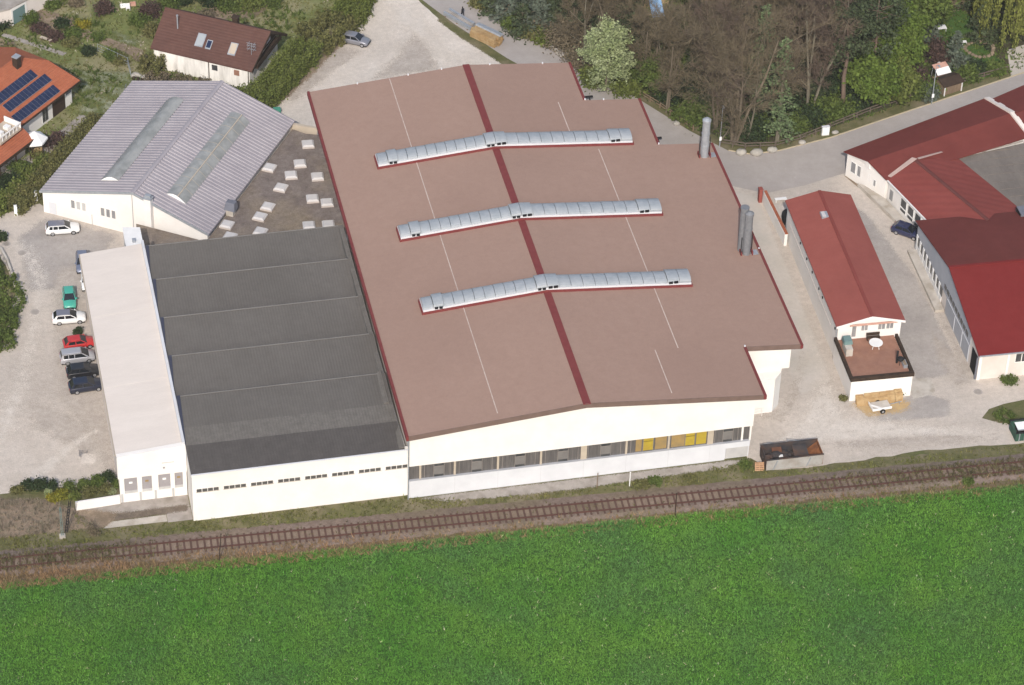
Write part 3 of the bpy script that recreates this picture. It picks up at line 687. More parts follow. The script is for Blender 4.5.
# rooflights
def rooflight(y0, wd, zig):
    x0, x1 = 5.6, 38.9
    cu = MB(); cu.fr = None
    for a, b in ((x0, HX), (HX, x1)):
        cu.hexa([(a - .16 * (a == x0), y0 - .22, hz(a) - .05), (b + .16 * (b == x1), y0 - .22, hz(b) - .05), (b + .16 * (b == x1), y0 + wd + .12, hz(b) - .05), (a - .16 * (a == x0), y0 + wd + .12, hz(a) - .05),
                 (a - .16 * (a == x0), y0 - .22, hz(a) + .30), (b + .16 * (b == x1), y0 - .22, hz(b) + .30), (b + .16 * (b == x1), y0 + wd + .12, hz(b) + .30), (a - .16 * (a == x0), y0 + wd + .12, hz(a) + .30)])
    rl = cu.build('rooflight', M['red_trim'], hall)
    kerb = MB()
    for a, b in ((x0, HX), (HX, x1)):
        kerb.hexa([(a, y0 - .08, hz(a) + .28), (b, y0 - .08, hz(b) + .28), (b, y0 + wd, hz(b) + .28), (a, y0 + wd, hz(a) + .28),
                   (a, y0 - .08, hz(a) + .56), (b, y0 - .08, hz(b) + .56), (b, y0 + wd, hz(b) + .56), (a, y0 + wd, hz(a) + .56)])
    kerb.build('kerb', M['white_cool'], rl)
    prof = [(math.cos(a) * -wd / 2, math.sin(a) * .52) for a in np.linspace(0.05, math.pi - .05, 9)]
    n_half = 12
    vault = MB(); vents = []
    for side in (0, 1):
        for k_ in range(n_half):
            a = x0 + (HX - x0) / n_half * k_ if side == 0 else HX + (x1 - HX) / n_half * k_
            b = a + ((HX - x0) if side == 0 else (x1 - HX)) / n_half
            up = .02 if k_ % 2 else .0
            isvent = (side == 0 and k_ in (1, 11)) or (side == 1 and k_ in (0, 10, 11))
            tgt = MB() if isvent else vault
            h_ = .22 if isvent else up
            vs, n = [], len(prof)
            for x in (a + .03, b - .03):
                for p in prof: vs.append((x, y0 + wd / 2 + p[0] * (1.0 if not isvent else 1.02), hz(x) + .53 + p[1] + h_))
            fs = [(i, i + 1, n + i + 1, n + i) for i in range(n - 1)] + [tuple(range(n - 1, -1, -1)), tuple(range(n, 2 * n))]
            if not isvent: seg_break = False
            if isvent:
                if vault.v: vault.build('glazing', M['poly'], rl); vault = MB()
                vs2 = [(v_[0], v_[1], hz(v_[0]) + .56) for v_ in vs]
                m_ = len(vs)
                tgt.add(vs + vs2, fs + [(0, n, m_ + n, m_), (n - 1, m_ + n - 1, m_ + 2 * n - 1, 2 * n - 1)])
                vents.append((tgt, a, b))
            else: tgt.add(vs, fs)
    if vault.v: vault.build('glazing', M['poly'], rl)
    for tgt, a, b in vents:
        tgt.build('vent_hood', M['poly'], rl)
        if (a + b) / 2 > 38: continue
        d = (b - a)
        for q0, q1 in ((.12, .44), (.55, .88)):
            o = MB(); o.box(a + d * q0, a + d * q1, y0 - .13, y0 + .02, hz(a) + .46, hz(a) + .76)
            o.build('vent_opening', M['vent_black'], rl)
for y0 in (51.25, 35.75, 21.05): rooflight(y0, 2.35, 0)
# walls
def wall_prism(mb, pts, z0, ztop): mb.prism(pts, z0, ztop)
core = MB()
core.prism([(.05, .55), (HX, .55), (HX, 69.9), (2.3, 69.9), (2.3, 42.9), (.05, 42.9)], 0, lambda x, y: hz(x) - .555)
core.prism([(HX, .55), (41.1, .55), (41.1, 9.1), (47.4, 9.1), (47.4, 50.4), (41.1, 50.4), (41.1, 61), (34.4, 61), (34.4, 69.9), (HX, 69.9)], 0, lambda x, y: hz(x) - .555)
core.build('wall', M['white'], t)
up = MB()
for a, b in ((0, HX), (HX, 41.35)):
    up.prism([(a, 0), (b, 0), (b, .55), (a, .55)], 4.95, lambda x, y: hz(x) - .556)
up.prism([(41.12, 8.95), (48.3, 8.95), (48.3, 50), (47.42, 50), (47.42, 9.1), (41.12, 9.1)], 5.6, lambda x, y: hz(x) - .556)
up.build('upper_cladding', M['white'], t)
lo = MB(); lo.box(0, 38.2, .08, .55, 0, 2.62); lo.box(38.2, 41.2, .12, .55, 1.75, 2.62); lo.box(38.2, 41.2, .3, .55, 0, 1.75)
lo.build('plinth_wall', M['white_cool'], t)
dj = MB()
for x in (5.45, 10.6, 15.75, 20.9, 26.05, 31.2, 36.3):
    dj = MB(); dj.box(x - .015, x + .015, .07, .09, .02, 2.6); dj.build('panel_joint', M['panel_joint'], t)
d_ = MB(); d_.box(38.35, 41.05, .2, .3, .15, 1.7)
d_.build('sliding_door', M['door_grey'], t)
# dark shadow gap, glazed band, posts
posts = [1.35, 5.45, 10.6, 15.75, 20.9, 26.05, 31.2, 36.3, 40.2]
bays = [(0, 1.35)] + list(zip(posts[:-1], posts[1:])) + [(40.2, 41.2)]
for bi, (a, b) in enumerate(bays):
    mb = MB(); mb.box(a + .06, b - .06, .34, .42, 2.62, 4.95)
    wn = mb.build('band_window', M['grey_glass'], t)
    if b - a < 2: continue
    d = b - a
    # opening sash in the middle of each bay: two dark panes
    s_ = MB()
    c = a + d * .40
    for (q0, q1, z0, z1, mt) in ((c, c + 1.15, 4.30, 4.82, 'window'), (c, c + 1.15, 2.70, 2.95, 'window'), (c, c + 1.15, 3.05, 4.2, 'window_grey')):
        s_ = MB(); s_.box(q0, q1, .30, .345, z0, z1)
        s_.build('sash', M['window' if mt == 'window' else 'sash_grey'], wn)
    for q in (c - .05, c + 1.18, a + d * .86, a + .5):
        f_ = MB(); f_.box(q, q + .05, .29, .345, 2.62, 4.95); f_.build('mullion', M['mullion'], wn)
    f_ = MB(); f_.box(c, c + 1.15, .285, .345, 4.22, 4.29); f_.build('transom', M['mullion'], wn)
    if bi in (6, 7):
        ylist = ((.22, .36, 'ochre'), (.40, .63, 'yellow'), (.68, .95, 'ochre')) if bi == 6 else ((.06, .38, 'ochre'), (.40, .62, 'yellow'), (.66, .90, 'yellow'))
        for q0, q1, mt in ylist:
            cu = MB(); cu.box(a + d * q0, a + d * q1, .285, .338, 2.85, 4.85)
            cu.build('curtain', M[mt], wn)
for x in posts:
    mb = MB(); wd = .12 if x not in (20.9, 36.3) else .36
    mb.box(x - wd, x + wd, .24, .38, 2.62, 4.95)
    mb.build('post', M['cream'] if x < 38 else M['white'], t)
sill = MB(); sill.box(0, 41.2, .04, .5, 2.62, 2.67); sill.build('sill', M['grey_wall'], t)
cp = MB(); cp.box(41.05, 41.25, .1, .3, 2.6, 4.95); cp.build('corner_post', M['white'], t)
dp = MB(); dp.tube((-.12, -.12, 0), (-.12, -.12, 9.0), .07, n=8); dp.build('downpipe', M['galv'], t)
# side lean-to wall under the right-hand roof and small railing
ch = MB(); ch.prism([(41.15, 7.6), (46.2, 7.6), (47.35, 8.9), (47.35, 9.08), (41.15, 9.08)], 0, 5.2); ch.build('side_wing', M['white'], t)
rl_ = MB()
for z in (.55, 1.05): rl_.tube((41.5, 7.2, z), (45.0, 7.2, z), .05)
for x in (41.7, 43.2, 44.8): rl_.tube((x, 7.2, 0), (x, 7.2, 1.1), .05)
rl_.build('railing', M['white'], t)
# chimneys on the roof
def chimney(x, y, h, pair):
    z = hz(x)
    base = MB()
    for sx in (-.8, .62): base.box(x + sx, x + sx + .16, y - .5, y + .5, z - .02, z + .55)
    b_ = base.build('chimney', M['red_trim'], hall)
    p_ = MB()
    p_.tube((x, y, z - .05), (x, y, z + h), .52, .50, n=20)
    p_.build('flue', M['flue_dark' if pair else 'galv'], b_, smooth=False)
    if pair:
        q = MB(); q.tube((x - .42, y + .7, z - .05), (x - .42, y + .7, z + h + .25), .50, n=20); q.tube((x - .42, y + .7, z + h + .25), (x - .42, y + .7, z + h + .5), .56, n=20)
        q.build('flue', M['flue_dark'], b_)
    c_ = MB()
    for zz in ([h * .62] if pair else [h * .3, h * .62]): c_.tube((x, y, z + zz), (x, y, z + zz + .10), .56, n=20)
    c_.tube((x, y, z + h - .28), (x, y, z + h + .02), .57, n=20); c_.tube((x, y, z + h + .02), (x, y, z + h + .30), .57, .20, n=20)
    c_.build('cowl', M['flue_dark' if pair else 'galv'], b_)
    bb = MB(); bb.box(x + .55, x + 1.5, y - .45, y + .5, z - .02, z + .05); bb.build('roof_plate', M['galv'], b_)
    ld = MB()
    ld.tube((x - .78, y - .3, z), (x - .78, y - .3, z + h * .45), .06); ld.tube((x + .7, y + .1, z), (x + .7, y + .1, z + h * .5), .06)
    ld.build('stay', M['black_plastic'], b_)
chimney(47.75, 48.2, 5.7, False)
chimney(47.6, 27.2, 6.2, True)

# ================================================================== SHED-ROOF HALL
t = shed = thing('sawtooth_hall', 'low white hall with dark grey sawtooth roof left of the big brown hall', 'factory hall', (-12.5, 20, 0))
rid = [13.15, 20.7, 28.1, 35.7, 42.6]; va = 7.35
prev = .3
mb_r, mb_l, mb_d, mb_g = MB(), MB(), MB(), MB()
for i, y in enumerate(rid):
    z0 = 7.42 if i == 0 else va
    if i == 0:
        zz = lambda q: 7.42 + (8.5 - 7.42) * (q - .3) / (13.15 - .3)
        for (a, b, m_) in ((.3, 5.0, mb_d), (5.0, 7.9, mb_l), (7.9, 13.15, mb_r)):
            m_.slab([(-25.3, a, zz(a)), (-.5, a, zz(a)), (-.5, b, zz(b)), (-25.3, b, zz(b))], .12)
    else:
        mb_r.slab([(-25.3, prev, z0), (-.5, prev, z0), (-.5, y, 8.5), (-25.3, y, 8.5)], .12)
    mb_g.box(-25.3, -.5, y - .12, y + .10, 8.47, 8.56)
    prev = y + .16
rf = mb_r.build('roof', M['shed_roof'], t)
mb_d.build('dark_sheeting', M['shed_dark'], rf); mb_l.build('pale_sheeting', M['shed_light'], rf)  # darker sheets along the front eave, a paler band behind them
for y in rid:
    g = MB(); g.box(-25.3, -1.1, y - .12, y - .02, 8.50, 8.575); g.build('ridge_flashing', M['shed_ridge'], rf)
    n_ = MB(); n_.box(-25.1, -.6, y + .0, y + .08, 7.3, 8.4); n_.build('north_light', M['window_grey'], t)
gv = MB(); gv.hexa([(-1.15, .5, 7.50), (-.5, .5, 7.50), (-.5, 42.5, 7.9), (-1.15, 42.5, 7.9), (-1.05, .5, 7.60), (-.5, .5, 7.66), (-.5, 42.5, 8.66), (-1.05, 42.5, 8.58)])
gv.build('valley_gutter', M['shed_light'], rf)
fl = MB(); fl.hexa([(-1.6, 8.0, 8.0), (-.9, 8.0, 8.0), (-.9, 13, 8.4), (-1.6, 13, 8.4), (-1.45, 8, 8.26), (-.95, 8, 8.30), (-.95, 13.4, 8.62), (-1.3, 13.4, 8.62)])
fl.build('flashing', M['shed_light'], rf)
wl = MB()
wl.box(-25.2, -.05, .65, 1.0, 0, 7.3)
wl.box(-25.2, -.3, 1.0, 42.5, 0, 7.2)
w_ = wl.build('wall', M['white'], t)
ge = MB()          # gable ends of the sawtooth bays towards the low annex
prev = .66
for i, y in enumerate(rid):
    ge.add([(-25.28, prev, 6.8), (-25.28, y, 6.8), (-25.28, y, 8.42), (-25.28, prev, 7.25), (-25.0, prev, 6.8), (-25.0, y, 6.8), (-25.0, y, 8.42), (-25.0, prev, 7.25)],
           [(0, 3, 2, 1), (4, 5, 6, 7), (0, 4, 7, 3), (1, 2, 6, 5), (3, 7, 6, 2)])
    prev = y + .1
ge.build('bay_gable', M['white_cool'], t)
prev = .66
for i, y in enumerate(rid):
    mid = prev + (y - prev) * .35
    vt_ = MB(); z_ = lambda q: 7.35 + 1.15 * (q - prev) / (y - prev)
    vt_.hexa([(-25.30, mid, z_(mid)), (-25.22, mid, z_(mid)), (-24.85, y, z_(y)), (-25.30, y, z_(y)), (-25.30, mid, z_(mid) + .09), (-25.22, mid, z_(mid) + .09), (-24.85, y, z_(y) + .09), (-25.30, y, z_(y) + .09)])
    vt_.build('verge_flashing', M['dark_flash'], t)
    prev = y + .1
gt = MB(); gt.box(-25.3, -.1, .16, .30, 7.32, 7.46); gt.build('gutter', M['white_cool'], t)
for i in range(8):
    x0 = -24.75 + i * 3.15
    mb = MB(); mb.box(x0, x0 + 2.62, .60, .70, 4.40, 4.80)
    wn = mb.build('window', M['dark_slot'], t)
    f_ = MB()
    for k_ in range(5):
        f_.box(x0 + k_ * .655 - .035, x0 + k_ * .655 + .035, .585, .66, 4.38, 4.86)
    f_.build('frame', M['white'], wn)
    s_ = MB(); s_.box(x0 - .05, x0 + 2.67, .56, .66, 4.32, 4.38); s_.build('sill', M['concrete_pale'], wn)

# ================================================================== OFFICE ANNEX
t = thing('office_annex', 'long white single storey annex with pale sheet roof beside the parked cars', 'annex', (-29, 25, 0))
az = lambda x, y=0: 6.9 + (x + 33.3) * .085
mb = MB(); mb.prism([(-33.3, 5.9), (-25.35, 5.9), (-25.35, 44.4), (-33.3, 44.4)], lambda x, y: az(x) - .16, lambda x, y: az(x))
rf = mb.build('roof', M['annex_roof'], t)
mb = MB()
for y in (18.0, 31.5): mb.hexa([(-33.2, y, az(-33.2)), (-25.7, y, az(-25.7)), (-25.7, y + .05, az(-25.7)), (-33.2, y + .05, az(-33.2)), (-33.2, y, az(-33.2) + .012), (-25.7, y, az(-25.7) + .012), (-25.7, y + .05, az(-25.7) + .012), (-33.2, y + .05, az(-33.2) + .012)])
mb.build('standing_seam', M['annex_roof'], rf)
mb = MB(); mb.hexa([(-25.62, 5.4, 7.4), (-25.32, 5.4, 7.4), (-25.32, 44.4, 7.4), (-25.62, 44.4, 7.4), (-25.62, 5.4, 8.08), (-25.32, 5.4, 8.08), (-25.32, 44.4, 8.08), (-25.62, 44.4, 8.08)]); mb.build('parapet', M['white_cool'], t)
mb = MB(); mb.tube((-33.38, 5.8, 6.85), (-33.38, 44.4, 6.85), .07, n=8); mb.build('gutter', M['cream'], rf)
mb = MB(); mb.prism([(-33.0, 5.5), (-25.3, 5.5), (-25.3, 44.1), (-33.0, 44.1)], 0, lambda x, y: az(x) - .165); mb.build('wall', M['pinkwhite'], t)
mb = MB(); mb.prism([(-33.25, 5.25), (-25.25, 5.25), (-25.25, 5.9), (-33.25, 5.9)], 3.65, lambda x, y: az(x) + .08)
mb.box(-33.1, -25.3, 5.28, 5.5, 0, 1.25); mb.build('front_wall', M['white'], t)
for (a, b) in ((-33.1, -32.55), (-31.05, -30.5), (-29.35, -28.6), (-27.2, -26.7), (-25.75, -25.3)):
    mb = MB(); mb.box(a, b, 5.26, 5.5, 1.25, 3.66); mb.build('pillar', M['white'], t)
for i, (a, b) in enumerate(((-32.55, -31.05), (-30.5, -29.35), (-28.6, -27.2), (-26.7, -25.75))):
    mb = MB(); mb.box(a, b, 5.40, 5.48, 1.25, 3.65); wn = mb.build('door', M['door_dark'], t)
    mb = MB(); mb.box(a, b, 5.34, 5.40, 1.25, 1.62); mb.build('kick_panel', M['door_grey'], wn)
    mb = MB(); mb.box((a + b) / 2 - .2, (a + b) / 2 + .2, 5.36, 5.40, 2.7, 2.95); mb.build('notice', M['sign_white'] if i % 2 == 0 else M['ochre'], wn)
for x in (-32.9, -30.75, -29.0, -26.95):
    mb = MB(); mb.box(x - .12, x + .12, 5.2, 5.28, .1, 1.35); mb.build('pipe_cover', M['door_grey'], t)
mb = MB(); mb.box(-28.1, -26.7, 5.2, 5.25, 5.35, 5.45); mb.build('lamp_bar', M['door_grey'], t)
mb = MB(); mb.ball((-27.9, 5.18, 4.7), .13); mb.build('lamp', M['door_dark'], t)
# low white planter wall in front of the annex
mb = MB(); mb.prism([(-38.35, 5.05), (-38.3, 4.8), (-33.15, 5.1), (-33.15, 5.35)], 0, 1.25)
tag(mb.build('planter_wall', M['white']), 'low white wall holding the shrub bed beside the annex doors', 'wall')

# ================================================================== CORRUGATED GREY HALL (rotated)
F = Fr(-36.34, 63.28, math.radians(-32.8))
W_, RX, LN = 23.5, 13.2, 26.4
cz = lambda x: 3.5 + (3.5 * x / RX if x < RX else 3.5 * (W_ - x) / (W_ - RX))
c0 = F((12, 13, 0))
t = thing('corrugated_hall', 'white hall with ribbed grey metal gable roof and two long rooflight strips', 'hall', c0)
mb = MB(F)
ys, per = [], .62
y = -.25
while y < LN + .1:
    for q, h in ((0, 0), (.40, 0), (.52, .10), (.88, .10)):
        ys.append((y + q * per, h))
    y += per
ys.append((y, 0))
for side in ((-.25, RX), (RX, W_ + .25)):
    vs = []
    for yy, h in ys:
        vs += [(side[0], yy, cz(max(0, side[0])) + (-.06 if side[0] < 0 else 0) + h), (side[1], yy, cz(min(W_, side[1])) + (-.08 if side[1] > W_ else 0) + h)]
    mb.add(vs, [(2 * i, 2 * i + 1, 2 * i + 3, 2 * i + 2) for i in range(len(ys) - 1)])
for side in ((-.25, RX), (RX, W_ + .25)):       # deck below the sheet
    a, b = side
    za, zb = cz(max(0, a)) - .03, cz(min(W_, b)) - .03
    mb.hexa([(a, -.25, za - .2), (b, -.25, zb - .2), (b, ys[-1][0], zb - .2), (a, ys[-1][0], za - .2), (a, -.25, za - .01), (b, -.25, zb - .01), (b, ys[-1][0], zb - .01), (a, ys[-1][0], za - .01)])
rf = mb.build('roof', M['corr'], t)
mb = MB(F); 
for a, b in ((RX - .3, RX), (RX, RX + .3)):
    mb.hexa([(a, -.3, cz(a) + .05), (b, -.3, cz(b) + .05), (b, ys[-1][0], cz(b) + .05), (a, ys[-1][0], cz(a) + .05), (a, -.3, cz(a) + .15), (b, -.3, cz(b) + .15), (b, ys[-1][0], cz(b) + .15), (a, ys[-1][0], cz(a) + .15)])
mb.build('ridge_cap', M['corr'], rf)
mb = MB(F); mb.hexa([(-.25, -.32, 3.2), (RX, -.32, 6.75), (RX, -.26, 6.75), (-.25, -.26, 3.2), (-.25, -.32, 3.58), (RX, -.32, 7.1), (RX, -.26, 7.1), (-.25, -.26, 3.58)])
mb.hexa([(RX, -.32, 6.75), (W_ + .2, -.32, 3.2), (W_ + .2, -.26, 3.2), (RX, -.26, 6.75), (RX, -.32, 7.1), (W_ + .2, -.32, 3.58), (W_ + .2, -.26, 3.58), (RX, -.26, 7.1)])
mb.build('verge_trim', M['galv'], rf)
for (a, b, y0, y1, lab) in ((7.35, 9.9, 2.4, 22.0, 0), (16.6, 19.3, 2.6, 22.3, 1)):
    mb = MB(F)
    n = 9
    vs = []
    for yy in (y0, y1):
        for k_ in range(n):
            q = k_ / (n - 1); x = a + (b - a) * q
            vs.append((x, yy, cz(x) + .12 + .55 * math.sin(math.pi * q)))
    mb.add(vs, [(i, i + 1, n + i + 1, n + i) for i in range(n - 1)])
    rl = mb.build('rooflight', M['translucent'], t)
    for yy, mt in ((y0, 'sign_white'), (y1, 'translucent')):
        mb = MB(F); mb.add([(a + (b - a) * k_ / 8, yy - .02, cz(a + (b - a) * k_ / 8) + .1 + .56 * math.sin(math.pi * k_ / 8)) for k_ in range(9)] , [tuple(range(9))])
        mb.build('end_panel', M[mt], rl)
    mb = MB(F)
    for yy in np.arange(y0 + 2, y1, 2.05):
        vs = []
        for dy in (0, .06):
            for k_ in range(n):
                q = k_ / (n - 1); x = a + (b - a) * q
                vs.append((x, yy + dy, cz(x) + .135 + .55 * math.sin(math.pi * q)))
        mb.add(vs, [(i, i + 1, n + i + 1, n + i) for i in range(n - 1)])
    if lab:
        x = (a + b) / 2 + .25
        mb.box(x - .06, x + .06, y0, y1, cz(x) + .62, cz(x) + .72)
    mb.build('glazing_bar', M['cream'] if lab else M['translucent'], rl)
mb = MB(F)
mb.prism([(.05, 0), (RX, 0), (RX, LN), (.05, LN)], 0, 0) if False else None
# walls as a solid pentagon in plan-frame coordinates
for (xa, xb) in ((.05, RX), (RX, W_ - .05)):
    mb.hexa([(xa, .0, 0), (xb, .0, 0), (xb, LN, 0), (xa, LN, 0), (xa, .0, cz(xa) - .24), (xb, .0, cz(xb) - .24), (xb, LN, cz(xb) - .24), (xa, LN, cz(xa) - .24)])
mb.build('wall', M['white'], t)
for k_, (a, b) in enumerate(((4.15, 6.3), (8.4, 10.5))):
    for j in range(3):
        x0 = a + j * .78
        m_ = MB(F); m_.box(x0, x0 + .5, -.04, .03, 1.9, 3.15)
        wn = m_.build('window', M['window_grey'] if not (k_ == 0 and j) else M['door_grey'], t)
        f_ = MB(F); f_.box(x0 - .05, x0, -.06, .02, 1.85, 3.2); f_.box(x0 + .5, x0 + .55, -.06, .02, 1.85, 3.2); f_.box(x0, x0 + .5, -.06, .02, 1.85, 1.9); f_.box(x0, x0 + .5, -.06, .02, 3.15, 3.2)
        f_.build('frame', M['white'], wn)
m_ = MB(F); m_.box(15.0, 15.95, -.75, -.02, 0, 6.9); chn = m_.build('chimney', M['white'], t)
m_ = MB(F); m_.box(14.92, 16.03, -.83, .06, 6.9, 7.05); m_.box(15.1, 15.85, -.6, -.1, 7.05, 7.4); m_.build('cap', M['galv'], chn)
m_ = MB(F); m_.tube((13.0, -.08, 0), (13.0, -.08, 6.6), .05); m_.build('downpipe', M['door_grey'], t)
m_ = MB(F); m_.box(.9, 1.9, -.06, -.01, .1, 1.9); m_.build('hatch', M['white_cool'], t)
m_ = MB(F); m_.box(7.0, 7.08, -.06, -.01, 0, 1.6); m_.build('conduit', M['door_grey'], t)
# small flat link building in the corner between annex and hall
q = at(137, 246)
t = thing('link_building', 'small white flat roofed link building between the annex and the grey metal roofed hall', 'building', (-26.0, 50.5, 0))
mb = MB(); mb.prism([(-27.3, 44.5), (-25.3, 44.5), (-25.3, 49.6), (-27.3, 50.0)], 0, 6.0); mb.build('wall', M['white'], t)
mb = MB(); mb.prism([(-27.4, 44.45), (-25.2, 44.45), (-25.2, 49.7), (-27.4, 50.1)], 6.0, 6.12); mb.build('roof', M['fabric_white'], t)
mb = MB(); mb.box(-26.5, -26.1, 46.6, 47.1, 6.1, 6.5); mb.build('vent', M['galv'], t)
mb = MB(); mb.box(-27.34, -27.28, 47.0, 48.2, 2.6, 5.0); mb.build('dark_opening', M['window'], t)

# ================================================================== LOW GRAVEL-ROOFED BUILDING
t = low = thing('flat_roofed_building', 'low building with brown gravel flat roof dotted with white skylights between the halls', 'building', (-10, 55, 0))
fr0, fr1 = F((23.7, -1.0, 0)), F((23.75, 26.0, 0))
mb = MB(); mb.prism([(-25.2, 42.95), (2.2, 42.95), (2.2, 70.0), (-.6, 70.9), (fr1[0], fr1[1]), (fr0[0], fr0[1]), (-25.2, 55.0)], 0, 2.75); mb.build('wall', M['gravel_roof'], t)
mb = MB(); mb.prism([(-25.2, 42.97), (2.2, 42.97), (2.2, 69.9), (-.47, 70.6), (fr1[0] + .2, fr1[1] - .2), (fr0[0], fr0[1]), (-25.2, 54.9)], 2.75, 2.82); mb.build('roof', M['gravel_roof'], t)
mb = MB(); mb.prism([(.9, 71.0), (.9, 71.5), (fr1[0] - .1, fr1[1] + .9), (fr1[0] - .1, fr1[1] + .4)][::-1], 0, 3.3); mb.build('parapet', M['cream'], t)
sk = [(308, 143.5), (300, 163), (317.5, 176), (291, 174.5), (281, 187), (269.5, 169 - 2), (312.5, 198), (327, 202), (268, 206), (260, 216), (309, 225), (328.5, 224), (260.5, 231), (227, 224), (230, 236)]
for (u, v) in sk:
    p = at(u, v, 3.1)
    mb = MB(Fr(p.x, p.y, math.radians(-4 if u > 285 else -30)))
    mb.box(-.80, .80, -.80, .80, 2.8, 3.08)
    cu = mb.build('skylight', M['dome_side'], t)
    mb = MB(Fr(p.x, p.y, math.radians(-4 if u > 285 else -30)))
    mb.hexa([(-.78, -.78, 3.08), (.78, -.78, 3.08), (.78, .78, 3.08), (-.78, .78, 3.08), (-.58, -.58, 3.28), (.58, -.58, 3.28), (.58, .58, 3.28), (-.58, .58, 3.28)])
    mb.build('dome', M['dome'], cu)
p = at(231, 213, 3.0)
mb = MB(Fr(p.x, p.y, math.radians(-32))); mb.box(-.5, .5, -.5, .5, 2.8, 3.7); vb = mb.build('vent', M['concrete_pale'], t)
mb = MB(Fr(p.x, p.y, math.radians(-32))); mb.hexa([(-.75, -.6, 3.7), (.75, -.6, 3.7), (.75, .6, 3.7), (-.75, .6, 3.7), (-.6, -.2, 4.7), (.6, -.2, 4.7), (.6, .6, 4.7), (-.6, .6, 4.7)]); mb.build('cowl', M['blue_metal'], vb)

# ================================================================== SMALL RED-ROOFED BUILDING
F2 = Fr(56.6, 15.9, math.radians(-2.0))
L2, WD = 25.8, 8.0
t = thing('small_workshop', 'long narrow white building with faded red gable roof and tiled roof terrace', 'building', F2((4.3, 10, 0)))
rz2 = lambda x: 5.55 + 1.15 * (1 - abs(x - 4.1) / 4.45)
mb = MB(F2)
for a, b in ((-.35, 4.1), (4.1, 8.4)):
    mb.hexa([(a, -.35, rz2(a) - .14), (b, -.35, rz2(b) - .14), (b, L2 + .2, rz2(b) - .14), (a, L2 + .2, rz2(a) - .14), (a, -.35, rz2(a)), (b, -.35, rz2(b)), (b, L2 + .2, rz2(b)), (a, L2 + .2, rz2(a))])
rf = mb.build('roof', M['red_roof'], t)
mb = MB(F2); mb.hexa([(3.9, -.38, 6.6), (4.3, -.38, 6.6), (4.3, L2 + .2, 6.6), (3.9, L2 + .2, 6.6), (3.9, -.38, 6.74), (4.3, -.38, 6.74), (4.3, L2 + .2, 6.74), (3.9, L2 + .2, 6.74)]); mb.build('ridge_cap', M['red_roof_b'], rf)
mb = MB(F2)
for a, b in ((-.35, 4.1), (4.1, 8.4)): mb.hexa([(a, -.42, rz2(a) - .3), (b, -.42, rz2(b) - .3), (b, -.36, rz2(b) - .3), (a, -.36, rz2(a) - .3), (a, -.42, rz2(a) + .02), (b, -.42, rz2(b) + .02), (b, -.36, rz2(b) + .02), (a, -.36, rz2(a) + .02)])
mb.build('barge_board', M['white'], rf)
mb = MB(F2); mb.box(3.0, 4.0, 20.3, 21.5, 6.2, 6.72); sk_ = mb.build('skylight', M['galv'], rf); mb = MB(F2); mb.box(3.1, 3.55, 20.4, 21.4, 6.7, 6.78); mb.build('pane', M['dome'], sk_)
mb = MB(F2)
for a, b in ((0, 4.1), (4.1, WD)): mb.hexa([(a, 0, 0), (b, 0, 0), (b, L2, 0), (a, L2, 0), (a, 0, rz2(a) - .15), (b, 0, rz2(b) - .15), (b, L2, rz2(b) - .15), (a, L2, rz2(a) - .15)])
mb.build('wall', M['white'], t)
mb = MB(F2); mb.box(-.04, -.001, 3, 24, 3.1, 3.16); mb.build('wall_groove', M['pinkwhite'], t)
for y in (1.0, 7.2, 9.0, 12.4, 15.2, 18.5):
    mb = MB(F2); mb.box(-.10, -.002, y, y + .22, 4.0, 4.3); mb.build('wall_lamp', M['black_plastic'], t)
for yy in (L2 - .6, .2):
    mb = MB(F2); mb.tube((-.1, yy, 0), (-.1, yy, 5.4), .06); mb.build('downpipe', M['galv'], t)
# gable windows and awning rail over the terrace
for (a, b, z0, z1) in ((2.95, 3.75, 4.35, 5.25), (5.1, 5.95, 4.3, 5.25), (6.15, 7.0, 4.3, 5.25)):
    mb = MB(F2); mb.box(a, b, -.04, .02, z0, z1); wn = mb.build('window', M['window_grey'], t)
    mb = MB(F2); mb.box(a - .08, a, -.07, .02, z0 - .08, z1 + .08); mb.box(b, b + .08, -.07, .02, z0 - .08, z1 + .08); mb.box(a, b, -.07, .02, z1, z1 + .08); mb.box((a + b) / 2 - .03, (a + b) / 2 + .03, -.06, .02, z0, z1); mb.build('frame', M['white'], wn)
    mb = MB(F2); mb.box(a - .1, b + .1, -.12, .0, z0 - .12, z0 - .06); mb.build('sill', M['white'], wn)
mb = MB(F2); mb.box(1.8, 2.3, -.04, .02, 3.5, 5.2); mb.build('door', M['window_grey'], t)
mb = MB(F2); mb.tube((1.4, -.25, 5.45), (7.4, -.25, 5.45), .13); mb.build('awning', M['red_fabric'], t)
# terrace block
mb = MB(F2); mb.box(-.25, 7.45, -8.0, -.002, 0, 3.1); mb.box(-.25, 7.45, -8.0, -7.85, 3.1, 3.35); tb = mb.build('terrace_block', M['white'], t)
mb = MB(F2); mb.box(.0, 7.25, -7.75, -.01, 3.1, 3.16); mb.build('terrace_floor', M['terrace'], tb)
mb = MB(F2)
for (a, b, c, d) in ((-.40, 7.6, -8.12, -7.7), (-.40, -.06, -7.7, -.02), (7.27, 7.6, -7.7, -.4)): mb.box(a, b, c, d, 3.14, 3.66)
mb.build('parapet', M['wood_dark'], tb)
mb = MB(F2); mb.tube((-.08, -7.7, 0), (-.08, -7.7, 3.1), .06); mb.build('downpipe', M['galv'], tb)

def wpt(u, v, z):
    return at(u, v, z)
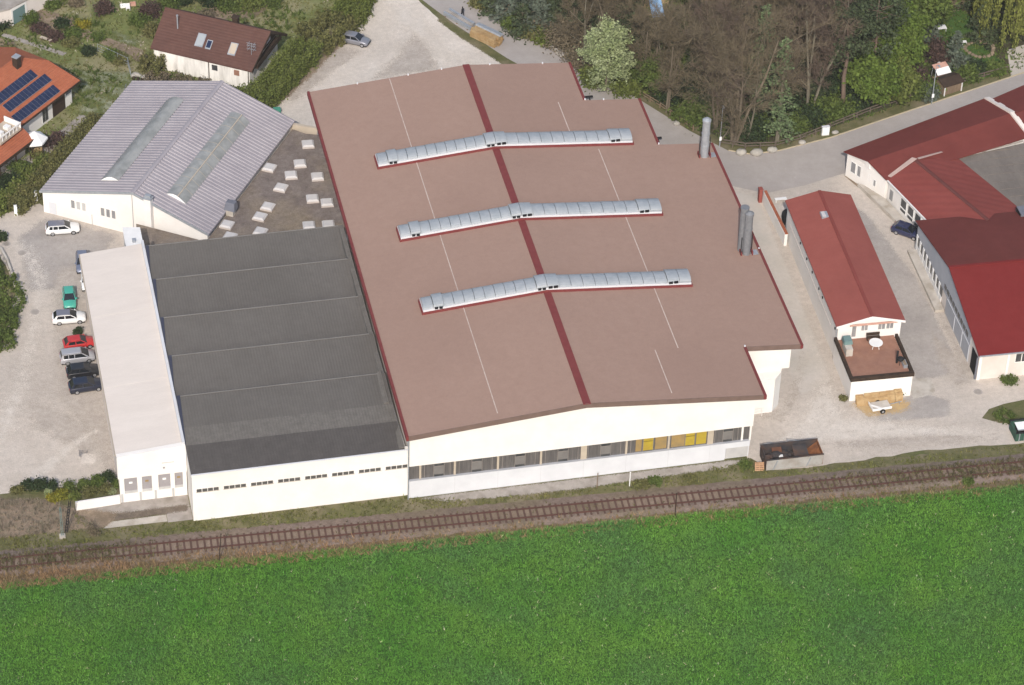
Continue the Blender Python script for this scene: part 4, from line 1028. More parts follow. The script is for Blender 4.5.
# things on the terrace
p = at(876, 342, 4.0)
t = thing('round_table', 'round white garden table on the red tiled roof terrace', 'table', (p.x, p.y, 3.16))
mb = MB(); mb.tube((p.x, p.y, 3.9), (p.x, p.y, 3.96), .85, n=24); mb.build('tabletop', M['fabric_white'], t)
for k_ in range(4):
    a = k_ * math.pi / 2 + .6
    mb = MB(); mb.tube((p.x + .6 * math.cos(a), p.y + .6 * math.sin(a), 3.16), (p.x + .35 * math.cos(a), p.y + .35 * math.sin(a), 3.9), .04); mb.build('leg', M['fabric_white'], t)
b0 = F2((3.9, -.55, 0))
mb = MB(); 
t = thing('garden_bench', 'dark narrow bench against the gable wall behind the round white table', 'bench', (b0[0] + .6, b0[1], 3.16))
mb.fr = F2; mb.box(3.6, 5.3, -.75, -.30, 3.55, 3.62); mb.build('seat', M['wood_dark'], t)
mb = MB(F2); mb.box(3.6, 5.3, -.30, -.24, 3.65, 4.1); mb.build('backrest', M['wood_dark'], t)
for x in (3.7, 5.2):
    mb = MB(F2); mb.box(x - .05, x + .05, -.72, -.28, 3.16, 3.55); mb.build('leg', M['wood_dark'], t)
p = F2((.75, -1.9, 0))
t = thing('garden_cabinet', 'tall pale cabinet with a green-grey lid in the left corner of the roof terrace', 'cabinet', (p[0], p[1], 3.16))
mb = MB(F2); mb.box(.25, 1.1, -3.3, -1.6, 3.16, 4.25); mb.build('body', M['concrete_pale'], t)
mb = MB(F2); mb.hexa([(.18, -2.4, 4.26), (1.3, -2.4, 4.26), (1.3, -1.2, 4.26), (.18, -1.2, 4.26), (.25, -2.3, 4.75), (1.2, -2.3, 4.75), (1.2, -1.3, 4.85), (.25, -1.3, 4.85)]); mb.build('lid', M['garage_door'], t)
p = F2((6.5, -5.6, 0))
t = thing('kettle_grill', 'dark barbecue grill with a chimney in the front right corner of the roof terrace', 'grill', (p[0], p[1], 3.16))
mb = MB(); mb.ball((p[0], p[1], 3.95), .42, sz=.75, n=14, m=8); mb.build('bowl', M['black_plastic'], t, smooth=True)
for k_ in range(3):
    a = k_ * 2.1; mb = MB(); mb.tube((p[0] + .38 * math.cos(a), p[1] + .38 * math.sin(a), 3.16), (p[0] + .2 * math.cos(a), p[1] + .2 * math.sin(a), 3.8), .03); mb.build('leg', M['black_plastic'], t)
mb = MB(); mb.tube((p[0] - .35, p[1] + .3, 3.16), (p[0] - .35, p[1] + .3, 5.0), .12, n=10); mb.build('flue', M['black_plastic'], t)
p = F2((7.0, -5.9, 0))
t = thing('planter_box', 'grey planter box beside the grill at the terrace edge', 'planter', (p[0], p[1], 3.16))
mb = MB(F2); mb.box(6.7, 7.2, -6.5, -5.3, 3.16, 3.6); mb.build('box', M['galv'], t)
mb = MB(F2); mb.box(6.77, 7.13, -6.4, -5.4, 3.6, 3.64); mb.build('earth', M['soil'], t)

# timber stack against the terrace block, and the little trailer in front of it
p0 = F2((3.7, -8.4, 0))
t = thing('timber_stack', 'stack of fresh yellow boards leaning along the white terrace wall', 'timber stack', p0)
for k_ in range(5):
    a = .55 + k_ * .22
    mb = MB(F2)
    for j in range(6):
        x0 = .45 + j * .96 + rnd.uniform(-.08, .08)
        zt = 1.05 + .10 * j * .35 + rnd.uniform(-.06, .06) + (.12 if j == 5 else 0)
        y0 = -8.06 - .14 * k_
        mb.hexa([(x0, y0 - .55, .02), (x0 + .96, y0 - .55, .02), (x0 + .96, y0 - .44, .02), (x0, y0 - .44, .02), (x0, y0 - .12, zt - k_ * .10), (x0 + .96, y0 - .12, zt - k_ * .10), (x0 + .96, y0 - .02, zt - k_ * .1), (x0, y0 - .02, zt - k_ * .1)])
    mb.build('board', M['wood_new'], t)
p = at(880, 409)
t = thing('flatbed_trailer', 'small grey flatbed trailer with a drawbar in front of the yellow timber', 'trailer', p)
Ft = Fr(p.x, p.y, math.radians(4))
mb = MB(Ft); mb.box(-1.25, 1.15, -.75, .75, .55, .62); mb.build('bed', M['concrete_pale'], t)
mb = MB(Ft); mb.box(-1.27, 1.17, -.80, -.74, .5, .85); mb.box(-1.30, -1.24, -.74, .74, .5, .85); mb.hexa([(-1.2, .1, .63), (-.2, -.7, .63), (0, -.6, .63), (-1.1, .3, .63), (-1.2, .1, .72), (-.2, -.7, .72), (0, -.6, .72), (-1.1, .3, .72)]); mb.build('side_board', M['fabric_white'], t)
for s_ in (-.86, .86):
    mb = MB(Ft); mb.tube((0, s_ - .09, .32), (0, s_ + .09, .32), .32, n=16); wh = mb.build('wheel', M['tyre'], t)
    mb = MB(Ft); mb.tube((0, s_ - .10, .32), (0, s_ + .10, .32), .16, n=12); mb.build('rim', M['rim'], wh)
mb = MB(Ft); mb.tube((1.15, 0, .5), (2.9, .25, .45), .05); mb.tube((2.6, .2, .45), (2.6, .2, .02), .04); mb.build('drawbar', M['galv'], t)

# tiled garden wall north of the small building
t = thing('garden_wall', 'white wall with orange tile capping beside the sandy lane', 'wall', (56.9, 45, 0))
mb = MB(); mb.prism([(56.75, 39.5), (57.15, 39.5), (56.95, 49.0), (56.55, 49.0)], 0, 1.9); mb.build('wall', M['white'], t)
mb = MB(); mb.prism([(56.80, 39.45), (57.18, 39.45), (56.98, 49.05), (56.60, 49.05)], 1.9, 2.0); mb.build('coping', M['tile_orange'], t)
mb = MB(); mb.box(56.05, 56.5, 49.1, 49.7, 0, 2.0); mb.box(56.0, 56.55, 49.05, 49.75, 2.0, 2.15); mb.build('pillar', M['red_roof'], t)
p = at(778, 213, .6)
t = thing('covered_heap', 'black tarpaulin covering a heap behind the tile capped wall', 'covered heap', (58.7, 43.0, 0))
mb = MB()
mb.ball((58.6, 44.2, .7), 1.0, sx=.75, sy=1.6, sz=1.1, n=14, m=8); mb.ball((58.5, 42.2, .5), .9, sx=.8, sy=1.5, sz=1.0, n=14, m=8)
mb.build('tarpaulin', M['black_plastic'], t, smooth=True)
mb = MB(); mb.tube((58.1, 40.6, .03), (59.2, 45.9, .03), .06); mb.build('weight_batten', M['wood'], t)
p = at(773, 195, .3)
t = thing('white_bench', 'white garden bench behind the top end of the tile capped wall', 'bench', (58.9, 49.0, 0))
mb = MB(); mb.box(58.2, 59.8, 48.7, 49.2, .42, .48); mb.build('seat', M['fabric_white'], t)
for x in (58.3, 59.6):
    mb = MB(); mb.box(x, x + .1, 48.75, 49.15, 0, .42); mb.build('leg', M['fabric_white'], t)

# ================================================================== RED ROOFED COMPLEX ON THE RIGHT
# near workshop, gable towards the drive
F3 = Fr(72.75, 9.1, math.radians(-1.5))
t = thing('red_roofed_workshop', 'big workshop with bright red gable roof and grey side wall at the right edge', 'workshop', F3((15, 13, 0)))
r3 = lambda y: 4.45 + 2.9 * (1 - abs(y - 13.4) / 13.4)
mb = MB(F3); mb.hexa([(-.35, -.6, r3(-.6) - .15), (40, -.6, r3(-.6) - .15), (40, 13.4, 7.2), (-.35, 13.4, 7.2), (-.35, -.6, r3(-.6)), (40, -.6, r3(-.6)), (40, 13.4, 7.35), (-.35, 13.4, 7.35)]); mb.build('roof', M['red_roof_c'], t)
mb = MB(F3); mb.hexa([(-.35, 13.4, 7.2), (40, 13.4, 7.2), (40, 27.2, r3(27.2) - .15), (-.35, 27.2, r3(27.2) - .15), (-.35, 13.4, 7.352), (40, 13.4, 7.352), (40, 27.2, r3(27.2)), (-.35, 27.2, r3(27.2))]); rfb = mb.build('roof', M['red_roof_a'], t, label='duller far red roof slope, shade put into its colour')  # far slope faces away; its shade is put into the duller red
mb = MB(F3); mb.box(-.36, 40, 13.2, 13.6, 7.30, 7.42); mb.build('ridge_cap', M['red_roof_c'], rfb)
mb = MB(F3)
for a, b in ((.0, 13.4), (13.4, 26.8)): mb.hexa([(0, a, 0), (40, a, 0), (40, b, 0), (0, b, 0), (0, a, r3(a) - .16), (40, a, r3(a) - .16), (40, b, r3(b) - .16), (0, b, r3(b) - .16)])
mb.build('wall', M['pinkwhite'], t)
mb = MB(F3); mb.hexa([(-.06, 3.5, 0), (-.001, 3.5, 0), (-.001, 13.4, 0), (-.06, 13.4, 0), (-.06, 3.5, r3(3.5) - .2), (-.001, 3.5, r3(3.5) - .2), (-.001, 13.4, 7.1), (-.06, 13.4, 7.1)])
mb.hexa([(-.06, 13.4, 2.5), (-.001, 13.4, 2.5), (-.001, 26.7, 2.5), (-.06, 26.7, 2.5), (-.06, 13.4, 7.1), (-.001, 13.4, 7.1), (-.001, 26.7, r3(26.7) - .2), (-.06, 26.7, r3(26.7) - .2)])
mb.build('gable_cladding', M['grey_wall'], t)
for k_ in range(8):
    y0 = 15.2 + k_ * 1.42
    mb = MB(F3); mb.box(-.09, -.05, y0, y0 + .95, 1.2, 2.4); wn = mb.build('window', M['window'], t)
    mb = MB(F3); mb.box(-.16, -.05, y0 + .95, y0 + 1.42, .4, 2.6); mb.box(-.14, -.05, y0, y0 + .95, .4, 1.15); mb.build('frame', M['fabric_white'], wn)
for k_ in range(9):
    y0 = 4.6 + k_ * 1.15
    mb = MB(F3); mb.box(-.10, -.05, y0, y0 + .85, 3.1, 3.75); mb.build('window', M['window'], t)
mb = MB(F3); mb.box(-.11, -.055, 3.6, 13.0, 2.5, 2.6); mb.box(-.11, -.055, 3.6, 3.7, 0, 2.5); mb.box(-.11, -.055, 6.5, 6.6, 0, 2.5); mb.box(-.11, -.055, 9.6, 9.7, 0, 2.5); mb.build('sliding_gate', M['white_cool'], t)
mb = MB(F3); mb.box(-.05, .05, .25, 2.6, .02, 3.2); mb.build('open_gate', M['vent_black'], t)
mb = MB(F3); mb.box(-.25, -.05, .1, .25, 0, 3.4); mb.build('gate_post', M['blue_metal'], t)
mb = MB(F3); mb.box(-.3, 40, -.72, -.60, r3(-.6) - .16, r3(-.6) + .0); mb.build('gutter', M['galv'], t)
mb = MB(F3); mb.box(3.6, 3.9, -.12, 0, 0, 4.2); mb.box(-.02, .35, -.1, 0, 0, 4.2); mb.build('pilaster', M['white'], t)
mb = MB(F3); mb.box(4.7, 6.2, -.05, .02, 2.3, 3.5); wn = mb.build('window', M['window'], t)
mb = MB(F3); mb.box(4.6, 4.7, -.08, 0, 2.2, 3.6); mb.box(5.4, 5.5, -.08, 0, 2.3, 3.5); mb.box(4.7, 6.2, -.08, 0, 2.2, 2.3); mb.build('frame', M['white'], wn)
# long step in front of the gable
st = MB(F3); st.box(-1.25, -.12, 13.6, 26.2, 0, .45); tag(st.build('loading_step', M['concrete_pale']), 'low pale concrete ledge along the grey gable wall of the red roofed workshop', 'ledge')
# middle building, striped roof
A1, A2 = Vector((72.6, 46.6)), Vector((75.1, 37.0))
t = thing('middle_workshop', 'building with striped dull red roof and a big white framed window front', 'workshop', (79.5, 42, 0))
e0, e1 = (72.55, 46.5, 3.75), (75.3, 35.6, 3.75)
rA, rB = (77.0, 48.4, 4.75), (82.2, 34.2, 4.75)
f0, f1 = (83.15, 50.2, 3.55), (88.8, 34.7, 3.55)
mb = MB(); mb.slab([e1, rB, rA, e0], .15); mb.slab([rB, f1, f0, rA], .15); mb.build('roof', M['red_roof_b'], t)
mb = MB(); mb.tube((rA[0], rA[1], 4.72), (rB[0], rB[1], 4.72), .24); mb.build('ridge_cap', M['ridge_red'], t)
mb = MB(); mb.prism([(75.4, 36.3), (87.7, 36.9), (82.9, 50.0), (72.85, 46.5)], 0, 3.35); mb.build('wall', M['white'], t)
fv = MB()      # pale valley flashings against the taller roof behind
fv.slab([(72.55, 46.75, 3.96), (73.1, 46.55, 3.94), (77.2, 48.55, 4.98), (76.6, 48.95, 5.0)], .06)
fv.slab([(77.3, 48.8, 4.95), (77.4, 48.5, 4.92), (81.4, 50.3, 4.3), (81.2, 50.5, 4.3)], .06)
fv.build('valley_flashing', M['flash_pink'], t)
d = (Vector(e1) - Vector(e0)); d.z = 0; Lw = d.length; d.normalize(); angw = math.atan2(d.y, d.x)
FW = Fr(72.85, 46.5, angw)      # x along the wall towards the camera, y to the right is outside (negative y = left/outside)
mb = MB(FW)
mb.box(2.2, 10.9, -.10, -.02, .2, 3.5)
mb.build('window_front', M['white'], t)
for k_ in range(4):
    x0 = 3.4 + k_ * 1.75
    mb = MB(FW); mb.box(x0, x0 + 1.3, -.14, -.09, 1.7, 2.9); wn = mb.build('window', M['window'], t)
    mb = MB(FW); mb.box(x0, x0 + 1.3, -.13, -.09, 1.0, 1.45); mb.build('lower_pane', M['window'], wn)
    mb = MB(FW); mb.box(x0 - .1, x0, -.18, -.09, .9, 3.0); mb.box(x0 + 1.3, x0 + 1.4, -.18, -.09, .9, 3.0); mb.box(x0, x0 + 1.3, -.17, -.09, 1.5, 1.62); mb.build('frame', M['fabric_white'], wn)
mb = MB(FW); mb.box(.6, 1.3, -.08, -.01, .9, 2.4); mb.build('window', M['window_grey'], t)
mb = MB(FW); mb.box(0, 11.2, -.42, -.28, 3.5, 3.7); mb.build('gutter', M['fabric_white'], t)
mb = MB(FW); mb.box(9.9, 10.9, -.13, -.05, 0, 2.9); mb.build('dark_opening', M['vent_black'], t)
# back building along the road
t = thing('roadside_workshop', 'long building with dark red gable roof standing along the road', 'workshop', (80, 53, 0))
a0, a1 = (68.6, 53.3, 3.85), (91.1, 61.9, 3.85)
m0, m1 = (70.6, 49.2, 4.95), (92.7, 56.4, 4.95)
n0, n1 = (72.3, 46.2, 3.85), (94.0, 52.2, 3.85)
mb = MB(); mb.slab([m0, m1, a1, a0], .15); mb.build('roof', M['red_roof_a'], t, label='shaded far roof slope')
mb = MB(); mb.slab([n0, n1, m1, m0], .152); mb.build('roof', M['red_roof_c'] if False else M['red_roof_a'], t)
mb = MB(); mb.prism([(69.1, 53.0), (70.85, 49.6), (72.5, 46.75), (93.7, 52.6), (92.3, 56.2), (90.8, 61.4)], 0, lambda x, y: 3.65)
mb.prism([(70.55, 49.9), (70.85, 49.15), (92.3, 56.0), (92.2, 56.6)], 3.6, 4.72)
mb.build('wall', M['white'], t)
gb = MB(); gb.add([(69.06, 53.05, 3.6), (72.46, 46.8, 3.6), (70.68, 49.5, 4.78), (69.3, 53.05, 3.6), (72.7, 46.8, 3.6), (70.9, 49.5, 4.78)], [(0, 1, 2), (3, 5, 4), (0, 2, 5, 3), (1, 4, 5, 2)])
gb.build('gable', M['white'], t)
d = Vector((72.5 - 69.1, 46.75 - 53.0)); Lg = d.length; FG = Fr(69.1, 53.0, math.atan2(d.y, d.x))
for (a, b, z0, z1) in ((.9, 1.7, 1.3, 2.9), (2.1, 2.9, 1.3, 2.9), (4.1, 4.4, 1.7, 2.6), (5.1, 5.45, 1.4, 2.3)):
    mb = MB(FG); mb.box(a, b, -.06, .02, z0, z1); wn = mb.build('window', M['window_grey'], t)
    mb = MB(FG); mb.box(a - .08, a, -.09, .02, z0 - .08, z1 + .08); mb.box(b, b + .08, -.09, .02, z0 - .08, z1 + .08); mb.box(a, b, -.09, .02, z0 - .08, z0); mb.box(a, b, -.09, .02, z1, z1 + .08); mb.build('frame', M['fabric_white'], wn)
mb = MB()
vz = [((91.2, 61.8), 4.0), ((92.8, 56.4), 5.1), ((94.1, 52.2), 4.0)]
for (pa, za), (pb, zb) in zip(vz[:-1], vz[1:]):
    k_ = 5
    for j in range(k_):
        q0, q1 = j / k_, (j + 1) / k_
        xa, ya, z_a = pa[0] + (pb[0] - pa[0]) * q0, pa[1] + (pb[1] - pa[1]) * q0, za + (zb - za) * q0
        xb, yb, z_b = pa[0] + (pb[0] - pa[0]) * q1, pa[1] + (pb[1] - pa[1]) * q1, za + (zb - za) * q1
        w0 = .55 + rnd.uniform(-.15, .15)
        mb.hexa([(xa - .1, ya, z_a - .3), (xb - .1, yb, z_b - .3), (xb + w0, yb, z_b - .3), (xa + w0, ya, z_a - .3), (xa - .1, ya, z_a + .12), (xb - .1, yb, z_b + .12), (xb + w0, yb, z_b + .12), (xa + w0, ya, z_a + .12)])
mb.build('party_wall', M['pinkwhite'], t)
# next building to the right
t = thing('end_workshop', 'red roofed building behind the pale party wall at the right edge', 'workshop', (100, 60, 0))
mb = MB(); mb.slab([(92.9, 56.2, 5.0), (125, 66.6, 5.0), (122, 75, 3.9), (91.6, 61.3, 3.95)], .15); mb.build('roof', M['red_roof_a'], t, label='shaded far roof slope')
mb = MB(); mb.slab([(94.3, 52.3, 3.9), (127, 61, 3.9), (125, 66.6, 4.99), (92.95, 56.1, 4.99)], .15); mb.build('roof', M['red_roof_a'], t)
mb = MB(); mb.prism([(94.5, 52.6), (126, 61), (121, 74), (92.0, 61.0)], 0, 3.7); mb.build('wall', M['white'], t)
# flat bitumen roof in the court
t = thing('flat_roofed_store', 'flat grey bitumen roofed store between the red roofs', 'store', (96, 43, 0))
mb = MB(); mb.prism([(88.1, 36.9), (112, 36.2), (112, 56.0), (94.2, 51.9), (83.3, 49.9)], 0, 3.3); mb.build('wall', M['flat_grey'], t)
mb = MB(); mb.prism([(88.0, 36.95), (112, 36.3), (112, 55.8), (94.1, 51.8), (83.2, 49.85)], 3.3, 3.36); rfl = mb.build('roof', M['flat_grey'], t)
sm = MB()
for k_ in range(1, 9):
    y = 37.0 + k_ * 1.7; sm.box(84 + (50 - y) * .37 if y < 49.8 else 84, 112, y, y + .06, 3.362, 3.385)
for x in (92, 97.5, 103): sm.box(x, x + .06, 37, 51.5, 3.364, 3.38)
sm.build('felt_seam', M['gravel_roof'], rfl)
mb = MB(); mb.tube((93.3, 52.0, 3.45), (83.4, 49.9, 3.45), .10); mb.build('edge_flashing', M['concrete'], rfl)
p = at(1026, 220, 3.4)
mb = MB(); mb.box(p.x - 1.2, p.x + 1.6, p.y - .9, p.y + .9, 3.36, 5.1); vt = mb.build('ventilation_unit', M['blue_metal'], t)
mb = MB(); mb.box(p.x - 1.5, p.x + 1.8, p.y - 1.2, p.y - .95, 3.36, 3.7); mb.build('base', M['white_cool'], vt)
mb = MB(); mb.box(p.x - 1.22, p.x - 1.2, p.y - .8, p.y + .8, 3.6, 5.0); mb.build('grille', M['vent_black'], vt)
# concrete platform outside the complex
pf = MB(); pf.prism([(70.0, 50.4), (73.0, 40.0), (74.3, 39.4), (72.7, 46.3), (71.0, 49.6)], 0, .55)
tag(pf.build('loading_platform', M['concrete_pale']), 'stained concrete loading platform below the white framed windows', 'platform')
mb = MB(); mb.prism([(69.0, 53.0), (70.0, 50.3), (71.0, 49.7), (69.9, 52.4)], 0, .05); tag(mb.build('gravel_bed', M['soil']), kind='structure')

# ================================================================== HOUSES ON THE LEFT
# orange house with solar panels
th = math.radians(46.4)
F4 = Fr(-28.85, 87.45, th + math.pi)          # x runs down-left along the eave, y: away from the eave up to the ridge is negative-right-hand
def h4(x, y, z): return F4((x, y, z))
# in F4: +x = along the eave to the lower left, +y = 90 deg left of that = towards lower right (outside); ridge lies at y = -7.2
t = thing('tiled_house', 'white house with orange tiled roof carrying three rows of solar panels', 'house', F4((8, -7, 0)))
E_, R_ = 3.5, 7.0
sl = lambda y: E_ + (R_ - E_) * (-y) / 7.2
LH = 24.0
mb = MB(F4)
hipx, hipz = 3.0, 5.6
yh = -(hipz - E_) / (R_ - E_) * 7.2
pts = [(LH, 0, E_), (0, 0, E_), (1.0, yh, hipz), (hipx + 1.4, -7.2, R_), (LH, -7.2, R_)]
mb.slab([pts[i] for i in (1, 0, 4, 3, 2)][::-1], .22)
bk = [(LH, -14.4, E_), (0, -14.4, E_), (1.0, -14.4 - yh, hipz), (hipx + 1.4, -7.2, R_), (LH, -7.2, R_)]
mb.slab([bk[i] for i in (1, 0, 4, 3, 2)], .22)
mb.slab([(1.0, yh, hipz), (hipx + 1.4, -7.2, R_), (1.0, -14.4 - yh, hipz)], .2)
rf = mb.build('roof', M['tile_orange'], t)
mb = MB(F4); mb.box(1.0, LH - 1, -13.6, -.8, 0, 3.35); mb.add([(1.4, -.9, 3.3), (1.4, -13.5, 3.3), (1.4, -9.4, 5.4), (1.4, -5, 5.4), (1.7, -.9, 3.3), (1.7, -13.5, 3.3), (1.7, -9.4, 5.4), (1.7, -5, 5.4)], [(0, 3, 2, 1), (4, 5, 6, 7), (0, 4, 7, 3), (3, 7, 6, 2), (2, 6, 5, 1)])
mb.build('wall', M['white'], t)
mb = MB(F4); mb.box(-.02, LH, .02, .16, E_ - .22, E_ - .06); mb.build('gutter', M['wood_dark'], rf)
mb = MB(F4)
mb.hexa([(-.05, 0, E_ - .3), (.05, 0, E_ - .3), (1.05, yh, hipz - .3), (.95, yh, hipz - .3), (-.05, 0, E_ + .02), (.05, 0, E_ + .02), (1.05, yh, hipz + .02), (.95, yh, hipz + .02)]); mb.build('barge_board', M['wood_dark'], rf)
mb = MB(F4); mb.box(2.5, 5.2, -.82, -.76, .0, 2.4); mb.build('door', M['wood_dark'], t)
mb = MB(F4); mb.box(1.1, 2.2, -.82, -.77, 1.9, 3.2); mb.build('window', M['blue_metal'], t)
mb = MB(F4); mb.box(6.2, 7.4, -.82, -.76, .4, 2.3); wn = mb.build('window', M['window'], t); mb = MB(F4); mb.box(6.1, 6.2, -.84, -.76, .3, 2.4); mb.box(6.75, 6.85, -.84, -.76, .3, 2.4); mb.box(7.4, 7.5, -.84, -.76, .3, 2.4); mb.build('frame', M['fabric_white'], wn)
def onroof(mb, x0, x1, y0, y1, lift, th_):
    n = Vector((0, (R_ - E_) / 7.2, 1)).normalized()
    vs = []
    for l_ in (lift, lift + th_):
        for (x, y) in ((x0, y0), (x1, y0), (x1, y1), (x0, y1)):
            vs.append((x, y + n.y * l_ * -0 , sl(y) + l_))
    mb.hexa([vs[0], vs[1], vs[2], vs[3], vs[4], vs[5], vs[6], vs[7]])
def rowpt(u, v):
    z = 5.0
    for _ in range(30):
        p = at(u, v, z); dx, dy = p.x - F4.ox, p.y - F4.oy
        y = -F4.s * dx + F4.c * dy; x = F4.c * dx + F4.s * dy
        z = .5 * z + .5 * sl(y)
    return x, y
for row, (ua, va_, ub, vb, cnt) in enumerate(((34, 73, -6, 104, 12), (49.5, 78.5, 5, 108.5, 13), (58.5, 90, 13, 119, 13))):
    xa, ya = rowpt(ua, va_); xb, yb = rowpt(ub, vb)
    yc = (ya + yb) / 2
    for k_ in range(cnt):
        x0 = xa + (xb - xa) * k_ / cnt; x1 = xa + (xb - xa) * (k_ + 1) / cnt
        mb = MB(F4); onroof(mb, x0 + .03, x1 - .03, yc + .58, yc - .58, .10, .05); pn = mb.build('solar_panel', M['solar'], rf)
        mb = MB(F4); onroof(mb, x0 + .005, x1 - .005, yc + .61, yc - .61, .06, .05); mb.build('frame', M['solar_frame'], pn)
x, y = rowpt(17, 66)
mb = MB(F4); mb.box(x - .45, x + .45, y - .4, y + .4, sl(y) - .3, sl(y) + 1.5); chn = mb.build('chimney', M['wood_dark'], t); mb = MB(F4); mb.box(x - .5, x + .5, y - .45, y + .45, sl(y) + 1.5, sl(y) + 1.62); mb.build('cap', M['galv'], chn)
# roof balcony at the left edge
mb = MB(F4); mb.box(14.2, 18.5, -1.7, 1.2, 4.1, 4.4); bal = mb.build('balcony', M['cream'], t)
mb = MB(F4)
for x in np.arange(14.2, 18.6, .75): mb.box(x - .04, x + .04, 1.12, 1.2, 4.4, 5.2)
mb.box(14.1, 18.5, 1.10, 1.22, 5.15, 5.25); mb.box(14.1, 14.22, -1.6, 1.1, 4.4, 5.2); mb.build('railing', M['fabric_white'], bal)
mb = MB(F4); mb.box(15.0, 15.7, -.6, .2, 4.4, 4.85); mb.box(16.6, 17.3, -.4, .3, 4.4, 4.9); mb.build('balcony_seat', M['fabric_white'], bal)
# garage roof to its left
g1, g2 = at(34, 139, 3.0), at(-8, 171, 3.0)
g3, g4 = at(22, 127, 3.6), at(-20, 159, 3.6)
t = thing('tiled_carport', 'carport with a narrow orange tiled roof below the solar panel house', 'carport', ((g1.x + g4.x) / 2, (g1.y + g4.y) / 2, 0))
mb = MB(); mb.slab([tuple(g1), tuple(g3), tuple(g4), tuple(g2)], .25); rf = mb.build('roof', M['tile_orange'], t)
mb = MB(); mb.hexa([(g1.x, g1.y - .08, 2.55), (g2.x, g2.y - .08, 2.55), (g2.x, g2.y, 2.55), (g1.x, g1.y, 2.55), (g1.x, g1.y - .08, 3.02), (g2.x, g2.y - .08, 3.02), (g2.x, g2.y, 3.02), (g1.x, g1.y, 3.02)]); mb.build('fascia', M['wood_dark'], rf)
dd = (g2 - g1).normalized()
mb = MB()
for q in (.2, 3.5, 6.8):
    pp = g1 + dd * q; mb.tube((pp.x - .2, pp.y + .3, 0), (pp.x - .2, pp.y + .3, 2.7), .09)
mb.build('post', M['wood_dark'], t)
mb = MB(); wl0, wl1 = g1 + dd * .5 + Vector((-.9, 1.2, 0)), g2 + Vector((-.9, 1.2, 0))
mb.prism([(wl0.x, wl0.y), (wl1.x, wl1.y), (wl1.x - .2, wl1.y + .2), (wl0.x - .2, wl0.y + .2)][::-1], 0, 3.0); mb.build('wall', M['pinkwhite'], t)
# white pyramid canopy
p = at(35, 146); 
t = thing('garden_pavilion', 'white canvas pyramid pavilion beside the orange tiled house', 'pavilion', (-35.6, 76.6, 0))
c = Vector((-36.1, 76.3))
mb = MB(); s_ = 1.75
cs = [(c.x + s_ * math.cos(a), c.y + s_ * math.sin(a), 2.5) for a in np.radians((0, 60, 120, 180, 240, 300))]
n = len(cs); mb.add(cs + [(c.x, c.y, 3.7)] + [(q[0], q[1], 2.25) for q in cs], [(i, (i + 1) % n, n) for i in range(n)] + [(i, n + 1 + i, n + 1 + (i + 1) % n, (i + 1) % n) for i in range(n)])
mb.build('canopy', M['fabric_white'], t)
for q in cs[::1]:
    mb = MB(); mb.tube((q[0] * .98 + c.x * .02, q[1] * .98 + c.y * .02, 0), (q[0] * .98 + c.x * .02, q[1] * .98 + c.y * .02, 2.45), .05); mb.build('pole', M['wood_dark'], t)
mb = MB(); mb.box(c.x - .3, c.x + .9, c.y - .4, c.y + .4, .3, .75); mb.build('table', M['wood_new'], t)

# brown roofed house
ab = math.radians(-32.0)
F5 = Fr(-18.1, 93.9, ab)
W5 = 14.75
t = thing('brown_roofed_house', 'white house with steep brown tiled roof and roof windows behind the hedge', 'house', F5((7, 4.8, 0)))
r5 = lambda y: 3.65 + 3.2 * (1 - abs(y - 4.8) / 4.8)
mb = MB(F5)
mb.slab([(-.3, -.35, r5(-.35)), (W5 + .1, -.35, r5(-.35)), (W5 + .75, 4.8, 6.85), (-.3, 4.8, 6.85)], .2)
mb.slab([(-.3, 4.8, 6.85), (W5 + .75, 4.8, 6.85), (W5 + .9, 10.0, r5(10.0)), (-.3, 10.0, r5(10.0))], .2)
rf = mb.build('roof', M['tile_brown'], t)
mb = MB(F5); mb.tube((-.3, 4.8, 6.83), (W5 + .75, 4.8, 6.83), .14); mb.build('ridge_tiles', M['tile_brown'], rf)
mb = MB(F5)
for (a, b) in (((W5 + .1, -.35), (W5 + .75, 4.8)), ((W5 + .75, 4.8), (W5 + .9, 10.0))):
    za, zb = r5(a[1]), r5(b[1])
    mb.hexa([(a[0], a[1], za - .42), (a[0] + .06, a[1], za - .42), (b[0] + .06, b[1], zb - .42), (b[0], b[1], zb - .42), (a[0], a[1], za + .03), (a[0] + .06, a[1], za + .03), (b[0] + .06, b[1], zb + .03), (b[0], b[1], zb + .03)])
mb.build('barge_board', M['wood_dark'], rf)
mb = MB(F5); mb.box(0, W5 - .4, 0, 9.6, 0, 3.45); mb.build('wall', M['stained'], t)
mb = MB(F5)
mb.add([(W5 - .4, 0, 3.4), (W5 - .4, 9.6, 3.4), (W5 - .4, 4.8, 6.6), (W5 - .7, 0, 3.4), (W5 - .7, 9.6, 3.4), (W5 - .7, 4.8, 6.6)], [(0, 1, 2), (3, 5, 4), (0, 2, 5, 3), (1, 4, 5, 2)]); gb = mb.build('gable', M['wood_dark'], t)
mb = MB(F5); mb.box(W5 - .42, W5 - .36, 5.4, 7.2, 3.9, 5.0); mb.build('window', M['white_cool'], gb)
mb = MB(F5); mb.box(W5 - .4, W5 + .5, .8, 9.0, 3.15, 3.3); mb.box(W5 + .42, W5 + .5, .8, 9.0, 3.3, 3.95); mb.build('balcony', M['wood_dark'], t)
for (a, b, mt) in ((8.75, 9.6, 'window'), (12.05, 12.85, 'terrace')):
    mb = MB(F5); mb.box(a, b, -.05, .02, 1.9, 2.75); wn = mb.build('window', M[mt], t)
    mb = MB(F5); mb.box(a - .1, a, -.08, .0, 1.85, 2.8); mb.box(b, b + .1, -.08, 0, 1.85, 2.8); mb.build('frame', M['white'], wn)
